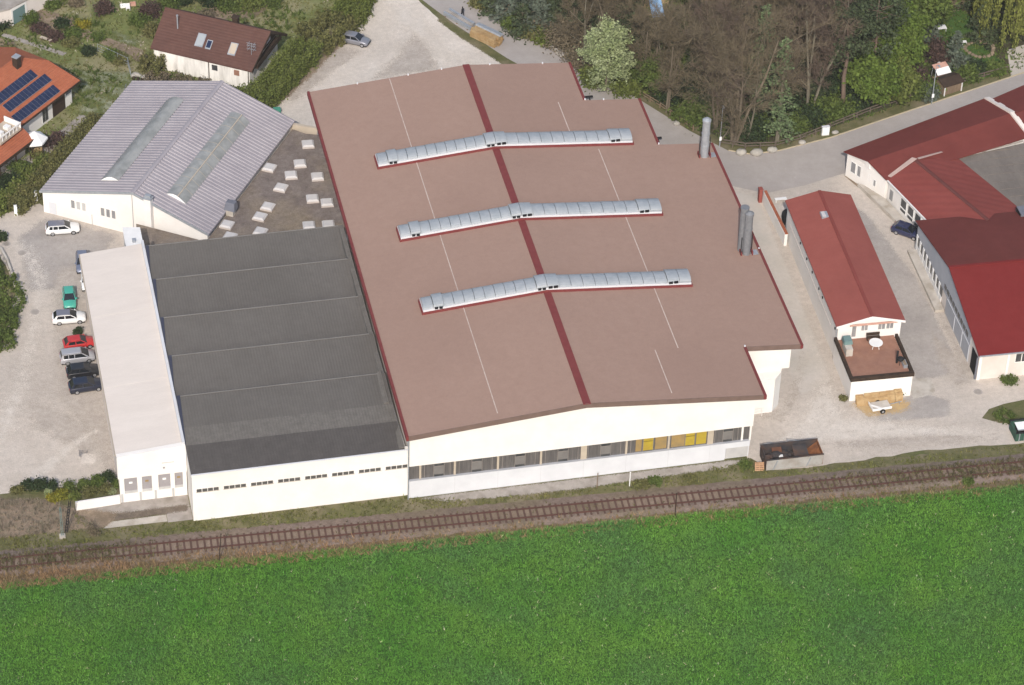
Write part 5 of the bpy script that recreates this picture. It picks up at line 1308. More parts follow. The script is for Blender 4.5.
for xx in (8.3, 14.2):
    mb = MB(F5); mb.tube((xx, -.1, 0), (xx, -.1, 3.4), .06); mb.build('downpipe', M['wood_dark'], t)
def rwin(u0, v0, u1, v1, wdt, h_, mt):
    z = 5.0
    for _ in range(40):
        p = at((u0 + u1) / 2, (v0 + v1) / 2, z); dx, dy = p.x - F5.ox, p.y - F5.oy
        x = F5.c * dx + F5.s * dy; y = -F5.s * dx + F5.c * dy; z = .5 * z + .5 * r5(y)
    mb = MB(F5); mb.hexa([(x - wdt / 2, y - h_ / 2, r5(y - h_ / 2) + .02), (x + wdt / 2, y - h_ / 2, r5(y - h_ / 2) + .02), (x + wdt / 2, y + h_ / 2, r5(y + h_ / 2) + .02), (x - wdt / 2, y + h_ / 2, r5(y + h_ / 2) + .02),
                         (x - wdt / 2, y - h_ / 2, r5(y - h_ / 2) + .12), (x + wdt / 2, y - h_ / 2, r5(y - h_ / 2) + .12), (x + wdt / 2, y + h_ / 2, r5(y + h_ / 2) + .12), (x - wdt / 2, y + h_ / 2, r5(y + h_ / 2) + .12)])
    fr_ = mb.build('roof_window', M['galv'], rf)
    a, b = wdt / 2 - .1, h_ / 2 - .12
    mb = MB(F5); mb.hexa([(x - a, y - b, r5(y - b) + .1), (x + a, y - b, r5(y - b) + .1), (x + a, y + b, r5(y + b) + .1), (x - a, y + b, r5(y + b) + .1), (x - a, y - b, r5(y - b) + .15), (x + a, y - b, r5(y - b) + .15), (x + a, y + b, r5(y + b) + .15), (x - a, y + b, r5(y + b) + .15)])
    mb.build('pane', M[mt], fr_)
rwin(195, 47, 206, 34, 1.2, 1.6, 'pane_grey'); rwin(206, 49, 212, 41, .8, 1.1, 'solar'); rwin(229, 55, 237, 44, 1.1, 1.5, 'cream')
mb = MB(F5); mb.tube((2.5, 2.7, 5.2), (2.5, 2.7, 7.4), .10); mb.tube((2.5, 2.7, 7.4), (2.5, 2.7, 7.6), .16); mb.build('flue', M['galv'], t)
mb = MB(F5)
mb.tube((14.0, 1.6, 4.6), (14.0, 1.6, 6.6), .04)
for z in (5.6, 6.1, 6.5): mb.tube((13.3, 1.6, z), (14.7, 1.6, z), .03); mb.tube((13.6, 1.2, z), (13.6, 2.0, z), .03); mb.tube((14.4, 1.2, z), (14.4, 2.0, z), .03)
mb.build('aerial', M['galv'], t)
mb = MB(F5); mb.box(9.3, 10.1, 5.8, 6.5, 5.6, 7.0); mb.box(9.2, 10.2, 5.7, 6.6, 7.0, 7.1); mb.build('chimney', M['wood_dark'], t)

# white house with a garage at the top left corner
q0, q1, q2, q3 = at(-6, 33), at(12, 26), at(27, 17), at(60, -2)
t = thing('white_house', 'white rendered house with a green-grey garage door at the top left corner', 'house', ((q1.x + q2.x) / 2, q1.y + 3, 0))
def wallquad(a, b, h, thk=.3):
    d = (b - a); d.z = 0; d.normalize(); n = Vector((-d.y, d.x, 0)) * thk
    return [(a.x, a.y), (b.x, b.y), (b.x + n.x, b.y + n.y), (a.x + n.x, a.y + n.y)]
mb = MB()
n_ = Vector((-3.5, 6.5, 0))
far0, far3 = at(-40, 14), at(60, -2)
mb.prism([(q1.x, q1.y), (q2.x, q2.y), (q2.x + 5.5, q2.y + 4.0), (q2.x + 1.0, q2.y + 10), (q1.x - 6, q1.y + 7), (q1.x - 6.0, q1.y - 1.5)], 0, 2.75); mb.build('wall', M['pinkwhite'], t)
mb = MB(); mb.prism([(q1.x - .2, q1.y - .15), (q2.x + .2, q2.y - .05), (q2.x + 5.8, q2.y + 4.0), (q2.x + 1.0, q2.y + 10.3), (q1.x - 6.2, q1.y + 7.2), (q1.x - 6.2, q1.y - 1.7)], 2.75, 2.95); mb.build('roof', M['concrete'], t)
d = q2 - q1; FGa = Fr(q1.x, q1.y, math.atan2(d.y, d.x)); Lg = math.hypot(d.x, d.y)
mb = MB(FGa); mb.box(.3, Lg - .3, -.05, .02, .05, 2.35); gd = mb.build('garage_door', M['garage_door'], t)
mb = MB(FGa); mb.box(0, .3, -.08, .02, 0, 2.75); mb.box(Lg - .3, Lg, -.08, .02, 0, 2.75); mb.box(.3, Lg - .3, -.08, .02, 2.35, 2.75); mb.build('frame', M['white'], gd)

# ================================================================== CARS (modelled once per kind in own coordinates, nose to +X)
def car(name, label, loc, rz, paint, L=4.2, W=1.72, H=1.45, belt=.92, kind='hatch', group='cars parked in the yards', roof=None):
    t = thing(name, label, 'car', loc, group, rz)
    hw = W / 2; hl = L / 2
    # lower body: rings (x, sill z, belt z, deck z, half width)
    nose = .70
    st = [(-hl, .42, belt - .12, belt - .08, hw * .86), (-hl + .06, .28, belt - .02, belt + .02, hw * .94), (-hl + .45, .22, belt, belt + .04, hw), (-.3 * hl, .20, belt, belt + .03, hw),
          (.30 * hl, .20, belt - .02, belt + .02, hw), (.46 * hl, .20, belt - .05, belt + .03, hw * .995), (.75 * hl, .22, belt - .15, belt - .06, hw * .97), (hl - .14, .26, nose - .02, nose + .06, hw * .90), (hl - .02, .32, nose - .14, nose - .08, hw * .80), (hl, .36, nose - .22, nose - .17, hw * .74)]
    mb = MB(); n = 11
    for (x, zs, zb, zd, w_) in st:
        ring = [(-w_ * .93, zs), (-w_, zs + .14), (-w_ * 1.0, zb - .18), (-w_ * .97, zb - .03), (-w_ * .88, zb + (zd - zb) * .6), (0, zd)]
        ring += [(-a, b) for a, b in reversed(ring[:-1])]
        mb.v += [(x, y, z) for y, z in ring]
    for i in range(len(st) - 1):
        for j in range(n - 1): mb.f.append((i * n + j, i * n + j + 1, (i + 1) * n + j + 1, (i + 1) * n + j))
        mb.f.append((i * n + n - 1, i * n, (i + 1) * n, (i + 1) * n + n - 1))
    mb.f.append(tuple(range(n))); mb.f.append(tuple((len(st) - 1) * n + j for j in reversed(range(n))))
    body = build_local(mb, 'body', paint, t, smooth=True)
    body.data.polygons.foreach_set('use_smooth', [True] * len(body.data.polygons))
    # cabin
    if kind == 'estate': xr0, xr1, xf1, xf0 = -hl + .10, -hl + .42, .12 * hl, .50 * hl
    elif kind == 'sedan': xr0, xr1, xf1, xf0 = -.74 * hl, -.40 * hl, .10 * hl, .46 * hl
    elif kind == 'van': xr0, xr1, xf1, xf0 = -hl + .08, -hl + .30, .22 * hl, .66 * hl
    else: xr0, xr1, xf1, xf0 = -hl + .14, -hl + .62, .08 * hl, .50 * hl
    wb, wt = hw * .93, hw * .72
    zb, zt = belt + .0, H
    def cabin(xr0, xr1, xf1, xf0, wb, wt, zb, zt):
        return [(xr0, -wb, zb), (xf0, -wb * .96, zb), (xf0, wb * .96, zb), (xr0, wb, zb), (xr1, -wt, zt), (xf1, -wt, zt), (xf1, wt, zt), (xr1, wt, zt)]
    mb = MB(); mb.hexa(cabin(xr0, xr1, xf1, xf0, wb, wt, zb - .03, zt - .02)); gl = build_local(mb, 'windows', M['carglass'], t)
    # roof skin and pillars in paint, a little proud of the glass
    C8 = [Vector(p) for p in cabin(xr0, xr1, xf1, xf0, wb, wt, zb - .03, zt - .02)]
    mb = MB()
    e = .05
    mb.v += []
    rp = [(xr1 - .05, -wt - .01, zt - .05), (xf1 + .05, -wt - .01, zt - .05), (xf1 + .05, wt + .01, zt - .05), (xr1 - .05, wt + .01, zt - .05)]
    xm = (xr1 + xf1) / 2
    top = [(xr1 + .06, -wt + .10, zt + .01), (xm, -wt + .10, zt + .045), (xf1 - .06, -wt + .10, zt + .01), (xf1 - .06, wt - .10, zt + .01), (xm, wt - .10, zt + .045), (xr1 + .06, wt - .10, zt + .01)]
    k = [rp[0], (xm, -wt - .01, zt - .035), rp[1], rp[2], (xm, wt + .01, zt - .035), rp[3]]
    mb.add(k + top, [(0, 1, 7, 6), (1, 2, 8, 7), (2, 3, 9, 8), (3, 4, 10, 9), (4, 5, 11, 10), (5, 0, 6, 11), (6, 7, 10, 11), (7, 8, 9, 10), (5, 4, 1, 0), (4, 3, 2, 1)])
    build_local(mb, 'roof_panel', roof or paint, body, smooth=False)
    mb = MB()
    for s in (-1, 1):
        def side(x, z):      # point on the side glass plane
            q = (z - zb) / (zt - zb); return s * ((wb + (wt - wb) * q) + .012)
        def strip(xa0, xa1, xb0, xb1):
            z0, z1 = zb - .02, zt - .03
            p = [(xa0, side(0, z0), z0), (xa1, side(0, z0), z0), (xb1, side(0, z1), z1), (xb0, side(0, z1), z1)]
            o_ = [(a, b - s * .05, c) for a, b, c in p]
            mb.add(p + o_, [(0, 1, 2, 3), (4, 7, 6, 5), (0, 4, 5, 1), (1, 5, 6, 2), (2, 6, 7, 3), (3, 7, 4, 0)])
        strip(xf0 - .16, xf0 + .02, xf1 - .10, xf1 + .02)          # A pillar
        strip(xr0 - .02, xr0 + .34, xr1 - .02, xr1 + .16)          # C pillar
        xm = (xf0 + xr0) / 2 - .05; strip(xm - .05, xm + .05, xm - .05, xm + .03)
        if kind in ('estate', 'van'):
            xq = xr0 + (xf0 - xr0) * .27; strip(xq - .05, xq + .05, xq - .02, xq + .06)
        # window top rail
        z0 = zt - .11; a = .25
        mb.add([(xr1, side(0, z0), z0), (xf1 + .1, side(0, z0), z0), (xf1, side(0, zt - .03), zt - .03), (xr1, side(0, zt - .03), zt - .03), (xr1, side(0, z0) - s * .04, z0), (xf1 + .1, side(0, z0) - s * .04, z0), (xf1, side(0, zt) - s * .04, zt - .03), (xr1, side(0, zt) - s * .04, zt - .03)], [(0, 1, 2, 3), (4, 7, 6, 5), (0, 4, 5, 1), (1, 5, 6, 2), (2, 6, 7, 3), (3, 7, 4, 0)])
    build_local(mb, 'pillars', paint, body)
    for sx, sy in ((.62, 1), (.62, -1), (-.60, 1), (-.60, -1)):
        x, y = sx * hl, sy * (hw - .11)
        mb = MB(); mb.tube((x, y - .10, .31), (x, y + .12 if sy > 0 else y - .12, .31), .315, n=18) if False else mb.tube((x, y - .11, .31), (x, y + .11, .31), .315, n=18)
        wh = build_local(mb, 'wheel', M['tyre'], t)
        mb = MB(); mb.tube((x, y, .31), (x, y + sy * .125, .31), .20, n=14); build_local(mb, 'rim', M['rim'], wh)
    for s in (-1, 1):
        mb = MB(); mb.hexa([(hl - .26, s * hw * .54 - .14, nose - .14), (hl - .04, s * hw * .54 - .14, nose - .16), (hl - .12, s * hw * .62 + .14, nose - .16), (hl - .30, s * hw * .62 + .14, nose - .14), (hl - .34, s * hw * .54 - .14, nose + .07), (hl - .12, s * hw * .54 - .14, nose + .035), (hl - .20, s * hw * .60 + .14, nose + .03), (hl - .40, s * hw * .60 + .14, nose + .06)])
        build_local(mb, 'headlight', M['headlamp'], t)
        mb = MB(); mb.box(-hl - .015, -hl + .08, s * hw * .70 - .12, s * hw * .70 + .12, belt - .30, belt - .05); build_local(mb, 'taillight', M['taillamp'], t)
        mb = MB(); mb.box(xf0 - .34, xf0 - .18, s * (hw * .95) - .02 + (0 if s > 0 else -.16), s * (hw * .95) + .02 + (.16 if s > 0 else 0), belt, belt + .14); build_local(mb, 'mirror', paint, t)
    mb = MB(); mb.box(hl - .05, hl + .015, -.42, .42, .44, .56); build_local(mb, 'grille', M['black_plastic'], t)
    mb = MB(); mb.box(-hl + .1, hl - .15, -hw * .9, hw * .9, .14, .26); build_local(mb, 'underbody', M['black_plastic'], t)
    return t

P_white = carpaint('paint_white', (.70, .70, .70)); P_silver = carpaint('paint_silver', (.42, .42, .45), .35); P_sgrey = carpaint('paint_grey', (.25, .25, .28), .35)
P_teal = carpaint('paint_teal', (.055, .34, .26)); P_red = carpaint('paint_red', (.42, .025, .025)); P_black = carpaint('paint_black', (.012, .012, .015)); P_navy = carpaint('paint_navy', (.010, .014, .032)); P_blue = carpaint('paint_blue', (.018, .022, .065)); P_bg = carpaint('paint_bluegrey', (.18, .20, .27), .3)
P_slate = carpaint('paint_slate', (.20, .20, .24), .3)
A_ = math.radians
car('parked_car', 'white estate car parked beside the gable wall of the grey metal roofed hall', (-34.35, 58.6, .006), A_(-3), P_white, 4.35, 1.72, 1.46, kind='estate', roof=P_slate)
car('parked_car', 'blue-grey car half hidden behind the far corner of the pale annex roof', (-32.6, 51.0, .006), A_(-95), P_bg, 4.0, 1.68, 1.45)
car('parked_car', 'dark car with a white bonnet mostly hidden by the annex roof edge', (-32.35, 47.2, .006), A_(-95), P_white, 3.9, 1.65, 1.45, roof=P_black)
car('parked_car', 'teal green car facing the camera at the left parking row', (-35.0, 44.0, .006), A_(-93), P_teal, 4.0, 1.62, 1.40, kind='hatch')
car('parked_car', 'white hatchback directly in front of the teal green car', (-35.45, 40.1, .006), A_(-3), P_white, 4.15, 1.70, 1.44, roof=P_slate)
car('parked_car', 'red hatchback between the white hatchback and the silver people carrier', (-34.75, 34.9, .006), A_(3), P_red, 3.9, 1.64, 1.42)
car('parked_car', 'silver people carrier parked beside the red hatchback', (-35.25, 32.25, .006), A_(1), P_silver, 4.25, 1.74, 1.58, kind='van', belt=.98)
car('parked_car', 'black car between the silver people carrier and the navy car', (-34.85, 29.4, .006), A_(2), P_black, 4.1, 1.72, 1.45)
car('parked_car', 'dark navy car at the near end of the left parking row', (-34.75, 26.6, .006), A_(4), P_navy, 4.3, 1.74, 1.48)
car('parked_car', 'silver grey hatchback alone on the gravel lot behind the big hall', (10.3, 95.3, .006), A_(-31), P_sgrey, 4.1, 1.72, 1.44)
car('parked_car', 'dark blue car beside the white framed window front of the red roofed workshops', (73.35, 39.1, .006), A_(-42), P_blue, 4.1, 1.72, 1.44)

# ================================================================== CONTAINERS, PALLET, POSTS, LAMPS, BARRIERS
t = thing('open_container', 'long open steel skip with rusty right end and scrap inside near the railway', 'skip', (46, -1.4, .006))
x0, x1, y0, y1 = 42.55, 49.5, -2.95, -.15
FC = Fr(46.0, -1.5, A_(-.6))
mb = MB(FC); hx, hy = 3.45, 1.38
def skw(x, y, z): return (x, y, z)
mb.hexa([(-hx, -hy, .18), (hx, -hy, .18), (hx, -hy + .08, .18), (-hx, -hy + .08, .18), (-hx - .05, -hy - .05, 1.75), (hx + .05, -hy - .05, 1.75), (hx + .05, -hy + .06, 1.75), (-hx - .05, -hy + .06, 1.75)])
mb.build('front_wall', M['skip_grey'], t)
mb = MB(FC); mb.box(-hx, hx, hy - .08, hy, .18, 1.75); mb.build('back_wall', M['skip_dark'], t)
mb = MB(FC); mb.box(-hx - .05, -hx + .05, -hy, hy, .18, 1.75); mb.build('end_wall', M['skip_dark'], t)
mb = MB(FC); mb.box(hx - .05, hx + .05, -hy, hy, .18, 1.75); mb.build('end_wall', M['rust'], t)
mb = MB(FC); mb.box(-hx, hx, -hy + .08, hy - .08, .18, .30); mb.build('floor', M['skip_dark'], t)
for x in (-2.2, 1.9):
    mb = MB(FC); mb.hexa([(x - .45, -hy - .07, .2), (x - .33, -hy - .07, .2), (x - .33, -hy - .01, .2), (x - .45, -hy - .01, .2), (x + .0, -hy - .12, 1.6), (x + .12, -hy - .12, 1.6), (x + .12, -hy - .05, 1.6), (x, -hy - .05, 1.6)])
    mb.build('brace', M['galv'], t)
mb = MB(FC); mb.box(-hx - .08, hx + .08, -hy - .10, -hy + .08, 1.75, 1.84); mb.box(-hx - .08, hx + .08, hy - .08, hy + .06, 1.75, 1.84); mb.build('rim', M['skip_dark'], t)
# scrap lying in it
t2 = thing('scrap_heap', 'dark scrap sheets and rusty plate lying in the open steel skip', 'scrap', FC((0, 0, .3)))
mb = MB(FC); mb.hexa([(2.2, -1.25, .4), (3.35, -1.25, .9), (3.35, 1.25, .9), (2.2, 1.25, .4), (2.2, -1.25, .5), (3.35, -1.25, 1.5), (3.35, 1.25, 1.5), (2.2, 1.25, .5)]); mb.build('rusty_plate', M['rust'], t2)
mb = MB(FC); mb.hexa([(.2, -1.2, .6), (2.1, -1.2, .5), (2.0, 1.2, 1.3), (.3, 1.2, 1.3), (.2, -1.2, .75), (2.1, -1.2, .65), (2.0, 1.2, 1.45), (.3, 1.2, 1.45)]); mb.build('dark_sheet', M['blue_metal'] if False else M['skip_dark'], t2)
mb = MB(FC)
for k_ in range(44):
    x, y = rnd.uniform(-3.2, .6), rnd.uniform(-1.1, 1.1); s_ = rnd.uniform(.12, .4)
    mb.ball((x, y, .3 + s_ * .8 + (.4 if x < -1.5 else .1)), s_, sx=rnd.uniform(.7, 2), sy=rnd.uniform(.6, 1.5), sz=rnd.uniform(.5, 1.1), n=6, m=4)
mb.build('debris', M['skip_dark'], t2)
mb = MB(FC); mb.hexa([(-2.2, .6, .9), (-1.0, .7, .9), (-1.0, 1.2, 1.3), (-2.2, 1.2, 1.3), (-2.2, .6, 1.0), (-1.0, .7, 1.0), (-1.0, 1.2, 1.4), (-2.2, 1.2, 1.4)]); mb.build('rusty_sheet', M['skip_rusty'], t2)
mb = MB(FC); mb.box(-1.6, -1.1, -.2, .1, 1.0, 1.12); mb.build('white_scrap', M['fabric_white'], t2)
# frame standing behind it
t = thing('metal_frame', 'thin grey tubular frame standing behind the open steel skip', 'frame', FC((.9, 1.75, 0)))
mb = MB(FC)
for x in (-.1, 1.6): mb.tube((x, 1.7, 0), (x, 1.7, 2.0 if x < 0 else 1.6), .04)
mb.tube((-.1, 1.7, 1.9), (1.6, 1.7, 1.55), .035); mb.tube((-.1, 1.7, 1.4), (1.6, 1.7, 1.3), .035); mb.build('tubes', M['galv'], t)
mb = MB(FC)
for x in (-.3, 1.4): mb.box(x, x + .4, 1.55, 1.85, 0, .05)
mb.build('feet', M['galv'], t)
# wire coil on the left
t = thing('wire_coil', 'tangled grey wire coil lying behind the left end of the open steel skip', 'wire coil', FC((-2.6, 1.9, 0)))
mb = MB(FC)
for k_ in range(9):
    a0 = rnd.uniform(0, 6); r_ = rnd.uniform(.45, .85); zc = rnd.uniform(.15, 1.0); tl = rnd.uniform(-.6, .6)
    pr = None
    for j in range(13):
        a = a0 + j * .5; pt_ = (-2.5 + r_ * 1.2 * math.cos(a), 1.95 + r_ * .5 * math.sin(a), zc + .25 + tl * .4 * math.cos(a))
        if pr: mb.tube(pr, pt_, .025, n=4, caps=False)
        pr = pt_
mb.build('wire', M['galv'], t)
p = at(759, 469)
t = thing('wooden_pallet', 'orange wooden pallet leaning near the corner of the big hall', 'pallet', p)
FP = Fr(p.x, p.y - .1, A_(-8))
for k_ in range(5):
    mb = MB(FP); x = -.5; q0 = k_ / 5; q1 = q0 + .14
    mb.hexa([(-.55, -.3 + q0 * .6, .05 + q0 * .9), (.55, -.3 + q0 * .6, .05 + q0 * .9), (.55, -.24 + q0 * .6, .03 + q0 * .9), (-.55, -.24 + q0 * .6, .03 + q0 * .9), (-.55, -.3 + q1 * .6, .05 + q1 * .9), (.55, -.3 + q1 * .6, .05 + q1 * .9), (.55, -.24 + q1 * .6, .03 + q1 * .9), (-.55, -.24 + q1 * .6, .03 + q1 * .9)])
    mb.build('slat', M['pallet'], t)
for x in (-.5, -.04, .42):
    mb = MB(FP); mb.hexa([(x, -.24, .0), (x + .09, -.24, .0), (x + .09, -.12, .0), (x, -.12, .0), (x, .32, .88), (x + .09, .32, .88), (x + .09, .44, .86), (x, .44, .86)]); mb.build('bearer', M['pallet'], t)
# green skip with a white sheet at the right edge
p = at(1013, 440)
t = thing('green_container', 'dark green steel container with a white load at the right edge of the yard', 'container', (76.6, -1.8, 0))
FK = Fr(73.7, -3.0, A_(-1))
for nm, b_ in (('front_wall', (0, 6, 0, .08)), ('back_wall', (0, 6, 2.3, 2.38)), ('end_wall', (-.08, .02, 0, 2.38)), ('end_wall', (5.95, 6.05, 0, 2.38))):
    mb = MB(FK); mb.box(*b_, .12, 1.35); mb.build(nm, M['green_metal'], t)
mb = MB(FK); mb.box(0, 6, .08, 2.3, .12, .3); mb.build('floor', M['skip_dark'], t)
mb = MB(FK)
for k_ in range(9): mb.box(.3 + k_ * .66, .4 + k_ * .66, -.10, 0, .12, 1.3)
mb.build('rib', M['galv'], t)
mb = MB(FK); mb.box(-.12, 6.1, -.1, .1, 1.35, 1.45); mb.box(-.12, 6.1, 2.28, 2.46, 1.35, 1.45); mb.build('rim', M['black_plastic'], t)
t2 = thing('white_sheet', 'white board lying on top of the dark green container', 'sheet', FK((3, 1.3, 1.1)))
mb = MB(FK); mb.box(.4, 5.8, .75, 2.2, 1.18, 1.24); mb.build('board', M['sign_white'], t2)
mb = MB(FK); mb.box(.4, 5.8, .7, .76, 1.12, 1.26); mb.build('edge_strip', M['galv'], t2)

def post(name, label, cat, loc, h, r, mat, group=None, lean=(0, 0), cap=None):
    t = thing(name, label, cat, loc, group)
    mb = MB(); x, y, z = loc; mb.tube((x, y, 0), (x + lean[0], y + lean[1], h), r, r * .8, n=8); mb.build('shaft', mat, t)
    mb = MB(); mb.tube((x + lean[0], y + lean[1], h), (x + lean[0], y + lean[1], h + .06), r * 1.3, n=8); mb.build('cap', cap or mat, t)
    return t
p = at(219, 562); post('boundary_post', 'tall thin dark post beside the track left of centre', 'post', p, 4.2, .065, M['wood_dark'], lean=(.35, 0))
p = at(675, 516); post('boundary_post', 'tall thin dark post between track and field below the yellow windows', 'post', p, 3.5, .065, M['wood_dark'])
p = at(597, 488); post('fence_post', 'short grey post in the gravel strip left of the white post before the big hall', 'post', p, 2.2, .06, M['wood'])
p = at(629.5, 486); post('marker_post', 'short white post in the weeds before the big hall', 'post', p, 2.1, .06, M['sign_white'])
p = at(62.5, 537)
t = thing('signal_post', 'slender green lattice post beside the shrub bed at the left', 'post', p)
mb = MB()
for sx in (-.12, .12): mb.tube((p.x + sx, p.y, 0), (p.x + sx * .6, p.y, 4.6), .028, n=6)
for k_ in range(9): mb.tube((p.x - .12, p.y, k_ * .5), (p.x + .11, p.y, k_ * .5 + .5), .018, n=4)
mb.build('lattice', M['garage_door'], t)
mb = MB(); mb.box(p.x - .35, p.x + .35, p.y - .35, p.y + .35, 0, .25); mb.build('foot', M['concrete_pale'], t)
p = at(66, 533)
t = thing('leaning_ladder', 'dark narrow ladder leaning up beside the green lattice post', 'ladder', p)
mb = MB()
for sx in (-.11, .11): mb.tube((p.x + sx, p.y, 0), (p.x + .75 + sx, p.y + .5, 4.4), .05, n=6)
mb.build('stile', M['black_plastic'], t)
mb = MB()
for k_ in range(1, 11):
    q = k_ / 11; mb.tube((p.x - .11 + .75 * q, p.y + .5 * q, 4.4 * q), (p.x + .11 + .75 * q, p.y + .5 * q, 4.4 * q), .045, n=6)
mb.build('rung', M['black_plastic'], t)

def lamp(u, v, h, label, arm=(0, -.9)):
    p = at(u, v)
    t = thing('street_lamp', label, 'street lamp', p, 'street lamps along the road')
    mb = MB(); mb.tube((p.x, p.y, 0), (p.x, p.y, h), .075, .045, n=10); mb.build('pole', M['galv'], t)
    mb = MB(); mb.tube((p.x, p.y, h), (p.x + arm[0], p.y + arm[1], h + .15), .045, n=8); ar = mb.build('arm', M['galv'], t)
    mb = MB(); mb.box(p.x + arm[0] - .12, p.x + arm[0] + .12, p.y + arm[1] - .3, p.y + arm[1] + .2, h + .08, h + .2); mb.build('lamp_head', M['galv'], ar)
    mb = MB(); mb.box(p.x - .16, p.x + .16, p.y - .2, p.y - .08, 1.2, 1.75); mb.build('switch_box', M['sign_white'], t)
lamp(719.5, 147, 6.6, 'grey street lamp behind the shorter roof chimney at the road bend', (0, -.2))
lamp(931.5, 104, 6.4, 'grey street lamp beside the garden hut near the red roofs', (.2, -.4))
# boulders, junction box along the road
for (u, v, s_) in ((741, 154, .75), (756.5, 154.5, .85), (772, 151.5, .7), (802, 143.5, .5), (835, 133.5, .45), (676.5, 124.5, .5)):
    p = at(u, v); mb = MB(); mb.ball((p.x, p.y, s_ * .42), s_, sx=rnd.uniform(.9, 1.15), sy=rnd.uniform(.7, .9), sz=.62, n=12, m=8)
    a = np.array(mb.v); a += nr.normal(0, .05 * s_, a.shape); mb.v = [tuple(q) for q in a]
    o = mb.build('boulder', M['boulder'], smooth=True)
    tag(o, {741: 'pale boulder nearest the street lamp at the road bend', 756.5: 'largest pale boulder at the roadside bend', 772: 'third pale boulder from the street lamp at the road bend', 802: 'low pale stone left of the white cabinet by the road', 835: 'small pale stone right of the white cabinet by the road', 676.5: 'pale stone on the verge above the notch in the brown roof'}[u], 'boulder', 'boulders along the roadside')
p = at(825, 135)
t = thing('utility_cabinet', 'white utility cabinet standing by the rail fence along the road', 'cabinet', p)
mb = MB(); mb.box(p.x - .5, p.x + .5, p.y - .2, p.y + .2, .1, 1.35); mb.build('body', M['sign_white'], t)
mb = MB(); mb.box(p.x - .54, p.x + .54, p.y - .24, p.y + .24, 1.35, 1.42); mb.build('lid', M['white_cool'], t)
mb = MB(); mb.box(p.x - .42, p.x - .40, p.y - .22, p.y - .2, .5, .9); mb.box(p.x - .52, p.x + .52, p.y - .22, p.y + .22, 0, .1); mb.build('plinth', M['concrete'], t)
# rail fence along the road
def rail_fence(name, label, pts, h=1.0, mat='wood', rails=2, sp=2.2, cat='fence', pr=.08):
    pts = [Vector((p[0], p[1], 0)) for p in pts]
    m_ = pts[len(pts) // 2]
    t = thing(name, label, cat, m_)
    segs = []
    for a, b in zip(pts[:-1], pts[1:]):
        k = max(1, round((b - a).length / sp))
        for j in range(k): segs.append((a.lerp(b, j / k), a.lerp(b, (j + 1) / k)))
    for a, b in segs:
        mb = MB(); mb.tube((a.x, a.y, 0), (a.x, a.y, h), pr, n=6); mb.build('post', M[mat], t)
    e = segs[-1][1]; mb = MB(); mb.tube((e.x, e.y, 0), (e.x, e.y, h), pr, n=6); mb.build('post', M[mat], t)
    for k in range(rails):
        z = h * (.95 if k == 0 else .5 if k == 1 else .2)
        mb = MB()
        for a, b in segs: mb.tube((a.x, a.y, z), (b.x, b.y, z), pr * .8, n=6)
        mb.build('rail', M[mat], t)
    return t
rail_fence('rail_fence', 'low brown wooden rail fence along the wood edge of the road', [at(720, 145)[:2], at(745, 149)[:2], at(775, 148)[:2], at(800, 141)[:2], at(830, 129)[:2], at(870, 113)[:2], at(910, 99)[:2], at(960, 85)[:2], at(1007, 72)[:2]], 1.0, 'fence_wood', pr=.11)
rail_fence('roadside_fence', 'low timber fence between the back road and the wood', [at(640, 96)[:2], at(660, 108)[:2], at(680, 122)[:2], at(693, 131)[:2]], .9, pr=.09)
# wire fences in the gardens
rail_fence('wire_fence', 'thin wire fence behind the lawn at the far corner of the ribbed roof hall', [F((-.6, 3, 0))[:2], F((-.8, 12, 0))[:2], F((-.8, 24, 0))[:2], F((-2.0, 28.4, 0))[:2]], 1.6, 'galv', 3, 2.4, pr=.035)
rail_fence('garden_fence', 'thin garden fence along the vegetable plots at the upper left', [at(98, 52)[:2], at(128, 66)[:2], at(131, 78)[:2]], 1.4, 'galv', 3, 2.0, pr=.03)
# gate by the grey hall corner
t = thing('yard_gate', 'low grey metal gate with white posts between the hedge and the ribbed roof hall', 'gate', at(25, 212))
a, b = at(16, 215), at(36, 200)
for q in (a, b):
    mb = MB(); mb.box(q.x - .2, q.x + .2, q.y - .2, q.y + .2, 0, 1.5); mb.build('post', M['sign_white'], t)
mb = MB()
for z in (.3, .7, 1.1): mb.tube((a.x, a.y, z), (b.x, b.y, z), .035, n=6)
for k_ in range(1, 10): q = a.lerp(b, k_ / 10); mb.tube((q.x, q.y, .2), (q.x, q.y, 1.15), .02, n=4)
mb.build('leaf', M['galv'], t)
# kerb stones of the planted bank at the left edge
t = MB()
cv = [at(-12, 246), at(0, 251), at(6, 262), at(11, 276), at(14, 288)]
for a, b in zip(cv[:-1], cv[1:]):
    d = (b - a).normalized(); n = Vector((-d.y, d.x, 0)) * .28
    t.hexa([(a.x, a.y, 0), (b.x, b.y, 0), (b.x + n.x, b.y + n.y, 0), (a.x + n.x, a.y + n.y, 0), (a.x, a.y, .55), (b.x, b.y, .55), (b.x + n.x, b.y + n.y, .55), (a.x + n.x, a.y + n.y, .55)])
tag(t.build('retaining_wall', M['concrete_pale']), 'low curved pale retaining wall round the planted bank at the left edge', 'retaining wall')
